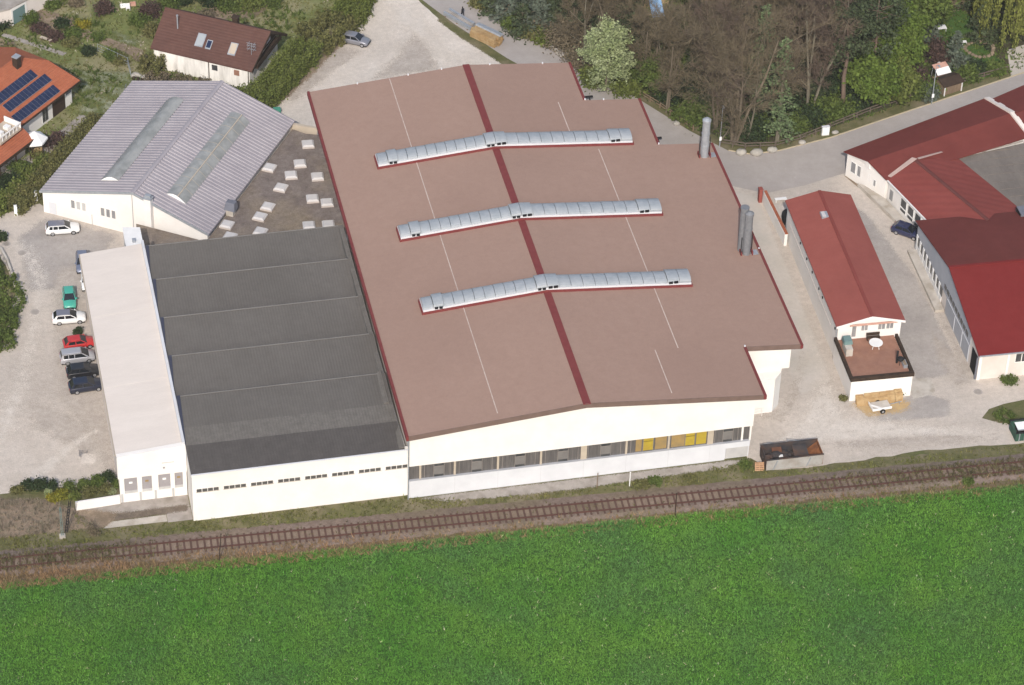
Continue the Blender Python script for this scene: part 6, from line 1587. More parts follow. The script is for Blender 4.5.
# long grey blocks and timber pile on the road verge
a, b = at(446, 14), at(473, 30)
d = (b - a).normalized(); ang = math.atan2(d.y, d.x); FB = Fr(a.x, a.y, ang); LB = (b - a).length
t = thing('steel_beam_stack', 'long stack of grey steel profiles on the verge beside the back road', 'stack', a.lerp(b, .5))
for k_ in range(3):
    mb = MB(FB); mb.box(.1 * k_, LB - .15 * k_, -.55 + k_ * .42, -.18 + k_ * .42, .12, .62 + .12 * k_); mb.build('beam', M['galv'] if k_ != 1 else M['concrete'], t)
mb = MB(FB)
for x in (.4, LB / 2, LB - .6): mb.box(x, x + .15, -.7, .85, 0, .12)
mb.build('bearer', M['wood'], t)
a, b = at(474, 34), at(499, 46)
d = (b - a).normalized(); ang = math.atan2(d.y, d.x); FB = Fr(a.x, a.y, ang); LB = (b - a).length
t = thing('timber_pile', 'pile of orange sawn timber under a grey cover on the verge beside the back road', 'timber pile', a.lerp(b, .5))
for k_ in range(4):
    mb = MB(FB)
    for j in range(5): mb.box(.05 + rnd.uniform(-.2, .2), LB + rnd.uniform(-.25, .2), -1.0 + j * .36, -.67 + j * .36, .1 + k_ * .33, .40 + k_ * .33)
    mb.build('plank_layer', M['wood_new'], t)
mb = MB(FB); mb.hexa([(0, .2, 1.40), (LB, .2, 1.40), (LB, 1.0, 1.40), (0, 1.0, 1.40), (.1, .3, 1.62), (LB - .1, .3, 1.62), (LB - .1, .95, 1.55), (.1, .95, 1.55)]); mb.build('cover', M['galv'], t)
t = thing('small_roof_sheet', 'pale plank leaning on the bank beside the back road near the wood', 'plank', at(556, 53))
a, b = at(550, 48), at(563, 58)
FB = Fr(a.x, a.y, math.atan2(b.y - a.y, b.x - a.x)); mb = MB(FB); mb.box(0, (b - a).length, -.35, .35, .25, .33); mb.build('board', M['concrete_pale'], t)
mb = MB(FB); mb.box(.2, .35, -.3, .3, 0, .25); mb.box((b - a).length - .4, (b - a).length - .25, -.3, .3, 0, .25); mb.build('support', M['wood'], t)
# black trestle shapes standing in for small triangular shadows behind the roof notches
for (u, v, lab) in ((593, 100, 'black trestle shape standing in for a shadow behind the upper notch of the brown roof'), (663, 142, 'black trestle shape standing in for a shadow behind the lower notch of the brown roof')):
    p = at(u, v, 5); t = thing('shadow_trestle', lab, 'trestle', (p.x, p.y + 5.5, 0), 'shadow shapes behind the stepped roof')
    x, y = p.x, p.y + 5.5
    mb = MB()
    for sx in (-1.2, 1.2): mb.tube((x + sx, y - .6, 0), (x + sx * .8, y, 1.6), .07, n=6); mb.tube((x + sx, y + .6, 0), (x + sx * .8, y, 1.6), .07, n=6)
    mb.build('legs', M['black_plastic'], t)
    mb = MB(); mb.box(x - 1.4, x + 1.4, y - .12, y + .12, 1.6, 1.8); mb.build('beam', M['black_plastic'], t)
# garden objects by the road at the right
p = at(952, 93)
t = thing('garden_hut', 'brown wooden garden hut with a dark roof behind the roadside fence', 'hut', p)
FH = Fr(p.x, p.y, A_(17))
mb = MB(FH); mb.box(-1.5, 1.5, 0, 2.0, 0, 1.6); mb.build('wall', M['wood'], t)
mb = MB(FH); mb.slab([(-1.7, -.3, 1.6), (1.7, -.3, 1.6), (1.7, 1.1, 2.05), (-1.7, 1.1, 2.05)], .1); mb.slab([(-1.7, 1.1, 2.05), (1.7, 1.1, 2.05), (1.7, 2.3, 1.6), (-1.7, 2.3, 1.6)], .1); mb.build('roof', M['purple'] if False else M['wood_dark'], t)
mb = MB(FH); mb.box(-1.5, -1.38, -.2, -.08, 0, 1.55); mb.box(1.38, 1.5, -.2, -.08, 0, 1.55); mb.build('post', M['fabric_white'], t)
mb = MB(FH); mb.box(-.5, .3, -.05, .0, 0, 1.5); mb.build('door', M['wood'], t)
p = at(941, 82)
t = thing('canopy_swing', 'garden swing seat with white and faded red striped canopy left of the wooden hut', 'garden swing', p)
FS = Fr(p.x, p.y + .5, A_(14))
mb = MB(FS); mb.slab([(-1.1, -.9, 1.6), (1.1, -.9, 1.6), (1.1, -.05, 2.1), (-1.1, -.05, 2.1)], .06); cn = mb.build('canopy', M['fabric_white'], t)
mb = MB(FS); mb.slab([(-1.1, -.04, 2.1), (1.1, -.04, 2.1), (1.1, .8, 2.35), (-1.1, .8, 2.35)], .06); mb.build('red_stripe', M['red_fabric'], cn)
mb = MB(FS); mb.box(-1.1, 1.1, -.2, .4, .45, .6); mb.build('seat', M['red_fabric'], t)
mb = MB(FS)
for sx in (-1.25, 1.25):
    mb.tube((sx * .85, -.8, 0), (sx * .85, -.1, 2.0), .05); mb.tube((sx * .85, .8, 0), (sx * .85, .5, 2.1), .05)
mb.build('frame', M['galv'], t)
for (u, v, nm, lab) in ((941, 31, 'lawn_table', 'white square garden table on the green lawn'), (964, 44, 'lawn_stool', 'small white stool at the edge of the green lawn near the pond'), (940, 69, 'water_butt', 'small white tub behind the striped canopy swing')):
    p = at(u, v); s_ = .65 if nm == 'lawn_table' else .32
    t = thing(nm, lab, nm.split('_')[1], p)
    mb = MB()
    if nm == 'water_butt':
        mb.tube((p.x, p.y, 0), (p.x, p.y, .9), .4, .45, n=14); mb.build('tub', M['fabric_white'], t); mb = MB(); mb.tube((p.x, p.y, .9), (p.x, p.y, .94), .47, n=14); mb.build('lid', M['fabric_white'], t)
    else:
        h = .72 if nm == 'lawn_table' else .45
        mb.box(p.x - s_, p.x + s_, p.y - s_ * .8, p.y + s_ * .8, h - .05, h); mb.build('top', M['fabric_white'], t)
        for sx in (-1, 1):
            for sy in (-1, 1):
                mb = MB(); mb.box(p.x + sx * s_ * .85 - .03, p.x + sx * s_ * .85 + .03, p.y + sy * s_ * .65 - .03, p.y + sy * s_ * .65 + .03, 0, h - .05); mb.build('leg', M['fabric_white'], t)
# stone ringed pond
pc = at(980, 50)
t = thing('garden_pond', 'small dark pond with a stone rim at the foot of the lawn', 'pond', pc)
mb = MB(); n = 20; ring = [(pc.x + 2.0 * math.cos(a) * (1 + .1 * math.sin(3 * a)), pc.y + 1.9 * math.sin(a), .03) for a in np.linspace(0, 2 * math.pi, n, endpoint=False)]
mb.poly(ring); mb.build('water', M['water'], t)
mb = MB()
for q in ring: mb.ball((q[0], q[1], .12), .33, sz=.6, n=7, m=5)
mb.build('stone_rim', M['soil'], t)
# playground slide at the top
p = at(655, 10)
t = thing('playground_slide', 'pale blue playground slide on orange sand seen between the trees', 'slide', p)
mb = MB(); mb.hexa([(p.x - .9, p.y - 2.2, .2), (p.x + .9, p.y - 2.2, .2), (p.x + .9, p.y - 2.0, .2), (p.x - .9, p.y - 2.0, .2), (p.x - .9, p.y + .8, 1.7), (p.x + .9, p.y + .8, 1.7), (p.x + .9, p.y + 1.0, 1.7), (p.x - .9, p.y + 1.0, 1.7)]); mb.build('chute', M['blue_plastic'], t)
mb = MB(); mb.box(p.x - .7, p.x + .7, p.y + .9, p.y + 2.0, 1.55, 1.7); mb.build('platform', M['blue_plastic'], t)
for sx in (-.6, .6):
    mb = MB(); mb.tube((p.x + sx, p.y + 1.9, 0), (p.x + sx, p.y + 1.9, 2.6), .06); mb.build('leg', M['wood_new'], t)
# teal barrel behind the ribbed roof
p = at(277, 114)
t = thing('teal_bin', 'teal green bin standing at the end of the hedge on the gravel lot', 'bin', p)
mb = MB(); mb.hexa([(p.x - .45, p.y - .4, .05), (p.x + .45, p.y - .4, .05), (p.x + .45, p.y + .4, .05), (p.x - .45, p.y + .4, .05), (p.x - .45, p.y - .4, .8), (p.x + .45, p.y - .4, .8), (p.x + .45, p.y + .4, .8), (p.x - .45, p.y + .4, .8)]); mb.build('body', M['teal_plastic'], t)
mb = MB(); mb.box(p.x - .48, p.x + .48, p.y - .43, p.y + .43, .8, .87); mb.build('lid', M['teal_plastic'], t)
# white bits in the upper-left garden
p = at(46, 41)
t = thing('garden_bench', 'pale plank bench beside the garden path at the upper left', 'bench', p)
FQ = Fr(p.x, p.y, A_(-40)); mb = MB(FQ); mb.box(-.9, .9, -.25, .25, .4, .47); mb.build('seat', M['cream'], t)
for x in (-.7, .7): mb = MB(FQ); mb.box(x - .05, x + .05, -.2, .2, 0, .4); mb.build('leg', M['wood'], t)
for (u, v, lab, mt) in ((123, 7, 'white plastic crate on the garden grass at the top left', 'sign_white'), (128, 10, 'white garden chair on the grass at the top left', 'fabric_white'), (133, 5, 'faded red crate on the garden grass at the top left', 'red_fabric')):
    p = at(u, v); t = thing('garden_chair' if 'chair' in lab else 'plastic_crate', lab, 'chair' if 'chair' in lab else 'crate', p)
    if 'chair' in lab:
        mb = MB(); mb.box(p.x - .3, p.x + .3, p.y - .3, p.y + .3, .4, .46); mb.build('seat', M[mt], t)
        mb = MB(); mb.box(p.x - .3, p.x + .3, p.y + .26, p.y + .32, .46, .95); mb.build('backrest', M[mt], t)
        for sx in (-.25, .25):
            for sy in (-.25, .25): mb = MB(); mb.box(p.x + sx - .03, p.x + sx + .03, p.y + sy - .03, p.y + sy + .03, 0, .4); mb.build('leg', M[mt], t)
    else:
        mb = MB(); mb.box(p.x - .4, p.x + .4, p.y - .3, p.y + .3, 0, .08); mb.build('base', M[mt], t)
        mb = MB(); mb.box(p.x - .4, p.x + .4, p.y - .3, p.y - .25, .08, .4); mb.box(p.x - .4, p.x + .4, p.y + .25, p.y + .3, .08, .4); mb.box(p.x - .4, p.x - .35, p.y - .25, p.y + .25, .08, .4); mb.box(p.x + .35, p.x + .4, p.y - .25, p.y + .25, .08, .4); mb.build('side', M[mt], t)

# stacked stones / pots behind the ribbed hall
t = thing('stone_pile', 'pile of pale stones and pots behind the far eave of the ribbed roof hall', 'stone pile', at(142, 80))
mb = MB()
for k_ in range(26):
    p = at(133 + k_ * .95 + rnd.uniform(-1, 1), 76 + k_ * .28 + rnd.uniform(-1.5, 1.5)); mb.ball((p.x, p.y, .3), rnd.uniform(.18, .42), sz=.8, n=7, m=5)
mb.build('stones', M['boulder'], t)
mb = MB()
for k_ in range(6):
    p = at(134 + k_ * 4, 80 + k_ * .9); mb.tube((p.x, p.y, 0), (p.x, p.y, .5), .18, .22, n=8)
mb.build('pots', M['wood_dark'], t)

# ================================================================== PERSON on the back road
def person(loc, rz, label):
    t = thing('person', label, 'person', loc, None, rz)
    V, E, R = [], [], []
    def v(p, r, par=None):
        V.append(p); R.append(r)
        if par is not None: E.append((par, len(V) - 1))
        return len(V) - 1
    pel = v((0, 0, .95), .13); sp_ = v((0, 0, 1.15), .12, pel); chest = v((.02, 0, 1.36), .15, sp_); nk = v((.03, 0, 1.50), .055, chest); hd = v((.05, 0, 1.60), .085, nk); hd2 = v((.06, 0, 1.70), .095, hd)
    for s, fx in ((1, .22), (-1, -.22)):
        hp = v((0, s * .10, .90), .095, pel); kn = v((fx * .6 + .05, s * .11, .50), .065, hp); an = v((fx, s * .11, .09), .042, kn); v((fx + .16, s * .12, .04), .038, an)
        sh = v((.02, s * .19, 1.42), .065, chest); el = v((-fx * .3, s * .25, 1.15), .045, sh); wr = v((-fx * .5 + .10, s * .25, .92), .030, el); pm = v((-fx * .5 + .13, s * .25, .85), .034, wr)
        for k in range(4):
            f1 = v((-fx * .5 + .10 + k * .022, s * .25, .80 - .0 * k), .0095, pm); v((-fx * .5 + .11 + k * .022, s * .245, .76 + (.008 if k in (0, 3) else 0)), .008, f1)
        th_ = v((-fx * .5 + .18, s * .235, .83), .0095, pm); v((-fx * .5 + .20, s * .23, .80), .008, th_)
    me = bpy.data.meshes.new('body'); me.from_pydata(V, E, []); o = bpy.data.objects.new('body', me); COL.objects.link(o); o.parent = t
    md = o.modifiers.new('skin', 'SKIN'); me.skin_vertices[0].data[0].use_root = True
    for i, r in enumerate(R): me.skin_vertices[0].data[i].radius = (r, r)
    sb = o.modifiers.new('sub', 'SUBSURF'); sb.levels = 1; sb.render_levels = 1
    me.materials.append(M['cloth_dark'])
    mb = MB(); mb.ball((.07, 0, 1.66), .098, sx=1, sy=.85, sz=1.1, n=12, m=8)
    h_ = build_local(mb, 'face', M['skin'], t, smooth=True)
    mb = MB(); mb.ball((.04, 0, 1.70), .108, sx=1, sy=.9, sz=1.0, n=12, m=8); build_local(mb, 'hair', M['hair'], t, smooth=True)
    return t
p = at(462.5, 17.5)
person((p.x, p.y, .012), math.radians(120), 'person in dark clothes walking on the back road at the top')

# ================================================================== VEGETATION
def quads(C, S, rng, flat=0.0):
    """random leaf-clump faces at centres C (n,3) with half sizes S (n,)"""
    n = len(C)
    a = rng.normal(size=(n, 3)); a /= np.linalg.norm(a, axis=1)[:, None]
    b = rng.normal(size=(n, 3)); b -= (a * b).sum(1)[:, None] * a; b /= np.linalg.norm(b, axis=1)[:, None]
    if flat:
        a[:, 2] *= (1 - flat); b[:, 2] *= (1 - flat)
    a *= S[:, None]; b *= (S * rng.uniform(.5, .9, n))[:, None]
    V = np.empty((n, 4, 3)); V[:, 0] = C - a; V[:, 1] = C - b * .9 + a * .1; V[:, 2] = C + a; V[:, 3] = C + b * .9 - a * .1
    return V.reshape(-1, 3), np.arange(n * 4).reshape(-1, 4)

def clump_points(centres, radii, per, rng):
    out = []
    for c, r in zip(centres, radii):
        d = rng.normal(size=(per, 3)) * .62
        out.append(np.asarray(c) + d * r * np.array([1, 1, .8]))
    return np.concatenate(out)

def limbs(mb, base, top, r0, n=7, seed=0, sweep=.3):
    rg = random.Random(seed)
    p = Vector(base); q = Vector(top); prev = p; k = 6
    for i in range(1, k + 1):
        t_ = i / k
        nx = p.lerp(q, t_) + Vector((rg.uniform(-.12, .12), rg.uniform(-.12, .12), 0)) * (q - p).length * .08
        mb.tube(prev, nx, r0 * (1 - .8 * (i - 1) / k), r0 * (1 - .8 * i / k), n=n, caps=False); prev = nx

def leafy_tree(label, loc, h, r, leaf, bark, seed, group=None, name='broadleaf_tree', bottom=.25, dens=1.0, leafsize=.30, squash=1.0, clump=1.0):
    rng = np.random.default_rng(seed); rg = random.Random(seed)
    t = thing(name, label, 'tree', loc, group, rg.uniform(0, 6))
    mb = MB(); limbs(mb, (0, 0, -.1), (0, 0, h * .8), .03 * h * .55 + .05, seed=seed)
    zc = h * (bottom + 1) / 2; rz_ = h * (1 - bottom) / 2
    nc = int((26 * dens + r * r * 2.2) / clump ** 1.6)
    cs, rs = [], []
    for _ in range(nc):
        d = rng.normal(size=3); d /= np.linalg.norm(d); q = rng.uniform(.45, 1.0)
        w_ = 1 - .35 * max(0, d[2]) * (squash)
        cs.append((d[0] * r * q * w_, d[1] * r * q * w_, zc + d[2] * rz_ * q)); rs.append(rng.uniform(.45, .9) * (r * .26 + .28) * clump)
    for c in cs[:14]: limbs(mb, (0, 0, max(.4, c[2] * .55)), c, .05 + h * .004, n=5, seed=rg.randint(0, 999))
    build_local(mb, 'trunk', bark, t)
    P = clump_points(cs, rs, int(95 * dens * clump), rng)
    V, F_ = quads(P, rng.uniform(.6, 1.3, len(P)) * leafsize, rng)
    np_mesh('crown', V, F_, leaf, t)
    return t

def bare_tree(label, loc, h, r, bark, twig, seed, group=None, stems=1, name='bare_tree', twigs=1.0, low=.25):
    rg = random.Random(seed)
    t = thing(name, label, 'tree', loc, group, rg.uniform(0, 6))
    tb, cb = MB(), MB()
    def branch(p, d, L, rad, lev):
        k = 3 if lev < 3 else 2
        prev = p
        for i in range(k):
            d = (d + Vector((rg.uniform(-.16, .16), rg.uniform(-.16, .16), rg.uniform(-.04, .13)))).normalized()
            nx = prev + d * L / k
            ra, rb_ = rad * (1 - .55 * i / k), rad * (1 - .55 * (i + 1) / k)
            (tb if lev < 2 else cb).tube(prev, nx, ra, rb_, n=6 if lev == 0 else 4 if lev < 2 else 3, caps=False)
            prev = nx
            if lev >= 2:
                for _ in range(1 if lev < 4 else 2):
                    v_ = (d + Vector((rg.gauss(0, .6), rg.gauss(0, .6), rg.gauss(.15, .4)))).normalized(); L_ = rg.uniform(.45, 1.0)
                    s_ = v_.orthogonal().normalized(); s_.rotate(Matrix.Rotation(rg.uniform(0, 6.28), 3, v_)); q0 = prev.lerp(prev - d * L / k, rg.random())
                    cb.add([tuple(q0 - s_ * .018), tuple(q0 + s_ * .018), tuple(q0 + v_ * L_)], [(0, 1, 2)])
            if lev < 4:
                m_ = (2 if lev == 0 else 2 if lev == 1 else 3 if lev == 2 else 2)
                m_ = max(1, int(m_ * twigs + rg.random() * .6))
                if lev == 0 and i == 0 and low > .2: m_ = 1
                for _ in range(m_):
                    az_ = rg.uniform(0, 2 * math.pi); el = rg.uniform(.35, 1.0)
                    side = d.orthogonal().normalized(); side.rotate(Matrix.Rotation(az_, 3, d))
                    dd = (d * math.cos(el) + side * math.sin(el) + Vector((0, 0, .12))).normalized()
                    q0 = prev.lerp(prev - d * L / k, rg.uniform(0, .9))
                    branch(q0, dd, L * rg.uniform(.36, .56) * (1.0 if lev else r / h * 2.2), max(.014, rb_ * rg.uniform(.42, .62)), lev + 1)
    for s in range(stems):
        a = s * 2 * math.pi / stems + rg.uniform(0, 1); o_ = .0 if stems == 1 else .3
        lean = .02 if stems == 1 else .16
        branch(Vector((math.cos(a) * o_, math.sin(a) * o_, -.1)), Vector((math.cos(a) * lean, math.sin(a) * lean, 1)).normalized(), h * rg.uniform(.80, .95), .0075 * h + .045, 0)
    build_local(tb, 'trunk', bark, t); build_local(cb, 'crown', twig, t)
    return t

def conifer(label, loc, h, r, leaf, bark, seed, group=None, name='spruce_tree', bottom=.08, gap=0.0, dens=1.0, power=.9, leafsize=.26):
    rng = np.random.default_rng(seed); rg = random.Random(seed)
    t = thing(name, label, 'tree', loc, group, rg.uniform(0, 6))
    mb = MB(); mb.tube((0, 0, -.1), (0, 0, h * .97), .016 * h + .06, .03, n=7, caps=False)
    pts = []
    z = h * bottom
    while z < h * .98:
        q = (z - h * bottom) / (h * (1 - bottom)); L = r * (1 - q) ** power + .15
        nb = rg.randint(6, 9)
        for k_ in range(nb):
            if rg.random() < gap: continue
            a = rg.uniform(0, 2 * math.pi); Lb = L * rg.uniform(.65, 1.1); dz = -.25 * Lb * rg.uniform(.3, 1.1)
            e = (math.cos(a) * Lb, math.sin(a) * Lb, z + dz)
            mb.tube((0, 0, z), e, .035, .012, n=3, caps=False)
            m_ = int((10 + Lb * 12) * dens)
            u = rng.uniform(.15, 1.0, m_) ** .8
            P = np.array([0, 0, z]) + u[:, None] * (np.array(e) - np.array([0, 0, z]))
            P = P + rng.normal(0, 1, (m_, 3)) * np.array([.22, .22, .13]) * (.5 + .25 * Lb)
            pts.append(P)
        z += rg.uniform(.45, .75) * (1 + h * .012)
    build_local(mb, 'trunk', bark, t)
    P = np.concatenate(pts)
    V, F_ = quads(P, rng.uniform(.6, 1.3, len(P)) * leafsize, rng, .25)
    np_mesh('crown', V, F_, leaf, t)
    return t

def pine(label, loc, h, r, seed, group=None):
    rng = np.random.default_rng(seed); rg = random.Random(seed)
    t = thing('pine_tree', label, 'tree', loc, group, rg.uniform(0, 6))
    mb = MB(); limbs(mb, (0, 0, -.1), (.5, .3, h * .95), .018 * h + .05, seed=seed)
    cs, rs = [], []
    for k_ in range(26):
        z = h * rg.uniform(.50, .98); a = rg.uniform(0, 6.28); L = r * rg.uniform(.35, 1) * (1.15 - .5 * (z / h))
        c = (math.cos(a) * L, math.sin(a) * L, z); cs.append(c); rs.append(rg.uniform(.7, 1.3))
        limbs(mb, (0.2, .1, z - .8), c, .07, n=4, seed=rg.randint(0, 999))
    for k_ in range(4):
        z = h * rg.uniform(.35, .6); a = rg.uniform(0, 6.28); L = r * rg.uniform(.5, 1); limbs(mb, (.1, .1, z), (math.cos(a) * L, math.sin(a) * L, z + .3), .05, n=4, seed=rg.randint(0, 999))
    build_local(mb, 'trunk', M['bark_red'], t)
    P = clump_points(cs, rs, 95, rng); V, F_ = quads(P, rng.uniform(.6, 1.2, len(P)) * .24, rng)
    np_mesh('crown', V, F_, M['needle'], t)
    return t

def willow(label, loc, h, r, seed):
    rng = np.random.default_rng(seed); rg = random.Random(seed)
    t = thing('weeping_willow', label, 'tree', loc)
    mb = MB(); limbs(mb, (0, 0, -.1), (0, 0, h * .7), .35, seed=seed)
    pts = []
    for k_ in range(240):
        a = rg.uniform(0, 6.28); q = math.sqrt(rg.uniform(.02, 1)); L = r * q
        zt = h * (.98 - .38 * q * q) + rg.uniform(-.4, .4); zb = max(.6, zt - h * rg.uniform(.25, .65) * (.35 + .65 * q))
        m_ = int((zt - zb) * 16)
        zz = rng.uniform(zb, zt, m_)
        P = np.stack([np.full(m_, math.cos(a) * L), np.full(m_, math.sin(a) * L), zz], 1) + rng.normal(0, .17, (m_, 3)); pts.append(P)
        if k_ < 18: limbs(mb, (0, 0, h * .5), (math.cos(a) * L, math.sin(a) * L, zt), .09, n=4, seed=k_)
    build_local(mb, 'trunk', M['bark'], t)
    P = np.concatenate(pts); V, F_ = quads(P, rng.uniform(.6, 1.2, len(P)) * .19, rng)
    V = V.reshape(-1, 4, 3); c = V.mean(1, keepdims=True); V = c + (V - c) * np.array([.8, .8, 1.9]); np_mesh('crown', V.reshape(-1, 3), F_, M['willow'], t)
    return t

def shrub(label, loc, h, r, leaf, seed, group=None, name='shrub', dens=1.0, size=.16, ry=None):
    rng = np.random.default_rng(seed); rg = random.Random(seed)
    t = thing(name, label, 'shrub', loc, group, 0)
    mb = MB()
    nc = int(9 + r * 7); cs, rs = [], []
    for _ in range(nc):
        a = rg.uniform(0, 6.28); q = math.sqrt(rg.random()) * .75; z = rg.uniform(.25, .8) * h * (1.05 - .5 * q)
        cs.append((math.cos(a) * q * r, math.sin(a) * q * (ry or r), z)); rs.append(rg.uniform(.3, .5) * min(r, h) + .1)
    for c in cs[:7]: mb.tube((0, 0, -.05), c, .04, .015, n=4, caps=False)
    build_local(mb, 'stems', M['bark'], t)
    P = clump_points(cs, rs, int(75 * dens), rng); P[:, 2] = np.abs(P[:, 2]) + .03
    V, F_ = quads(P, rng.uniform(.6, 1.3, len(P)) * size, rng)
    np_mesh('foliage', V, F_, leaf, t)
    return t

def hedge(label, pts, wd, h, leaf, seed, step=.55, size=.17, per=52, name='hedge', rag=.25, cat='hedge'):
    rng = np.random.default_rng(seed); rg = random.Random(seed)
    pts = [Vector((p[0], p[1], 0)) for p in pts]
    m_ = pts[len(pts) // 2]
    t = thing(name, label, cat, m_)
    cs, rs = [], []; mb = MB()
    for a, b in zip(pts[:-1], pts[1:]):
        L = (b - a).length; n = max(1, int(L / step)); nn = (b - a).normalized(); nn = Vector((-nn.y, nn.x, 0))
        for j in range(n):
            p = a.lerp(b, j / n) - m_
            hh = h * (1 + rag * rg.uniform(-1, .6)); ww = wd * (1 + rag * rg.uniform(-.7, .7))
            for q in (-.36, 0, .36):
                z = .18
                while z < hh:
                    if not (abs(q) < .1 and z < hh - .7):
                        c = p + nn * ww * (q + rg.uniform(-.1, .1)); cs.append((c.x, c.y, z)); rs.append(rg.uniform(.34, .55))
                    z += .55
            if j % 2 == 0: mb.tube((p.x, p.y, 0), (p.x, p.y, hh * .7), .05, .02, n=4, caps=False)
    build_local(mb, 'stems', M['bark'], t)
    P = clump_points(cs, rs, per, rng); P[:, 2] = np.abs(P[:, 2])
    V, F_ = quads(P, rng.uniform(.6, 1.3, len(P)) * size, rng)
    np_mesh('foliage', V, F_, leaf, t)
    return t

# ---- hedges on the left
e = lambda x, y: F((x, y, 0))[:2]
hedge('long olive green hedge along the left eave of the ribbed roof hall', [e(-3.2, -1.5), e(-2.9, 6), e(-2.7, 14), e(-2.2, 21)], 2.3, 1.7, M['leaf_olive'], 21)
hedge('dark green hedge between the solar panel house garden and the olive hedge', [e(-5.4, -3.4), e(-5.0, 4), e(-4.6, 11)], 1.4, 1.5, M['leaf_hedge'], 22, rag=.5)
hedge('tall clipped green hedge between the brown roofed house and the gravel lot', [at(250, 113)[:2], at(272, 97)[:2], at(292, 74)[:2], at(312, 54)[:2]], 4.0, 3.1, M['leaf_hedge'], 23, rag=.12, size=.14, per=64)
hedge('brownish green hedge above the parked grey hatchback', [at(312, 48)[:2], at(330, 36)[:2], at(344, 24)[:2]], 5.4, 2.8, M['leaf_olive'], 24, rag=.35)
hedge('bright green hedge end at the top of the gravel lot', [at(345, 27)[:2], at(358, 11)[:2], at(366, -6)[:2]], 4.0, 3.0, M['leaf_hedge'], 25, rag=.3)
hedge('rough bushes on the planted bank at the left edge', [at(-14, 268)[:2], at(2, 285)[:2], at(8, 310)[:2], at(4, 332)[:2], at(-8, 352)[:2]], 3.4, 1.3, M['leaf_mid'], 26, rag=.8, name='bank_shrubs', cat='shrubs')
hedge('dark shrubs in front of the brown roofed house', [at(222, 96)[:2], at(236, 100)[:2], at(247, 104)[:2]], 1.8, 1.5, M['leaf_dark'], 27, rag=.6, name='shrub_row', cat='shrubs')
hedge('olive bushes at the left end of the brown roofed house', [at(150, 62)[:2], at(155, 74)[:2], at(166, 76)[:2]], 3.4, 2.3, M['leaf_olive'], 28, rag=.6, name='shrub_row', cat='shrubs')
hedge('brown leafless thicket between the ribbed roof hall and the brown roofed house', [at(146, 84)[:2], at(170, 86)[:2], at(196, 90)[:2], at(212, 96)[:2]], 2.6, 1.2, M['twig'], 29, rag=.6, per=36, name='thicket', cat='thicket')
# ---- planting bed at the front left
bed = [(28, 489, 1.5, .9, 'leaf_dark', 'round dark shrub, left one of the bed beside the white planter wall'), (41, 487, 1.7, 1.0, 'leaf_dark', 'largest dark shrub at the left end of the planting bed'),
       (52, 488, 1.5, .8, 'leaf_dark', 'dark shrub right of the largest one in the planting bed'), (18, 491, .9, .8, 'leaf_olive', 'low olive shrub at the far left of the planting bed'),
       (62, 497, .9, .9, 'yellow_fl', 'yellow flowering shrub in the planting bed'), (52, 499, .7, .7, 'yellow_fl', 'small yellow flowering shrub left of the other in the planting bed'), (74, 498, .9, .8, 'leaf_hedge', 'fresh green shrub above the lattice post'),
       (70, 489, 1.1, .9, 'leaf_mid', 'green shrub in the middle of the planting bed'), (84, 487, 1.0, .9, 'leaf_mid', 'green shrub near the left end of the white planter wall'), (90, 494, .9, .9, 'leaf_olive', 'olive shrub hanging over the white planter wall'),
       (98, 484, 1.3, 1.1, 'leaf_mid', 'rounded green shrub beside the annex wall'), (109, 481, 1.7, .8, 'leaf_dark', 'dark conical shrub next to the annex corner'), (106, 491, .9, .9, 'leaf_olive', 'pale olive shrub at the foot of the dark conical one'), (118, 486, 1.0, .7, 'leaf_mid', 'green shrub tight in the annex corner')]
for i, (u, v, h, r, mt, lab) in enumerate(bed):
    shrub(lab, at(u, v), h * .85, r * .82, M[mt], 40 + i, 'shrubs in the planting bed by the annex', size=.12)
for (u, v, lab) in ((48, 494, 'white flowering tuft left in the planting bed'), (112, 492, 'white flowering tuft right in the planting bed')):
    shrub(lab, at(u, v), .5, .4, M['blossom'], u, 'white tufts in the planting bed', name='white_flower_tuft', size=.11)
shrub('leafless brown bush beside the concrete strip near the track', at(94, 536), 2.2, .9, M['twig'], 61, name='bare_bush', dens=.35, size=.10)
shrub('small dark round bush behind the red hatchback', at(78, 334), 1.0, .42, M['leaf_dark'], 62, name='round_bush')
shrub('dark upright bush at the left edge of the yard bend', at(2, 240), 1.3, .5, M['leaf_dark'], 63, name='upright_bush')
shrub('brown round bush beside the orange carport', at(57, 146), 1.5, 1.6, M['purple'], 64, name='brown_bush', dens=1.3)
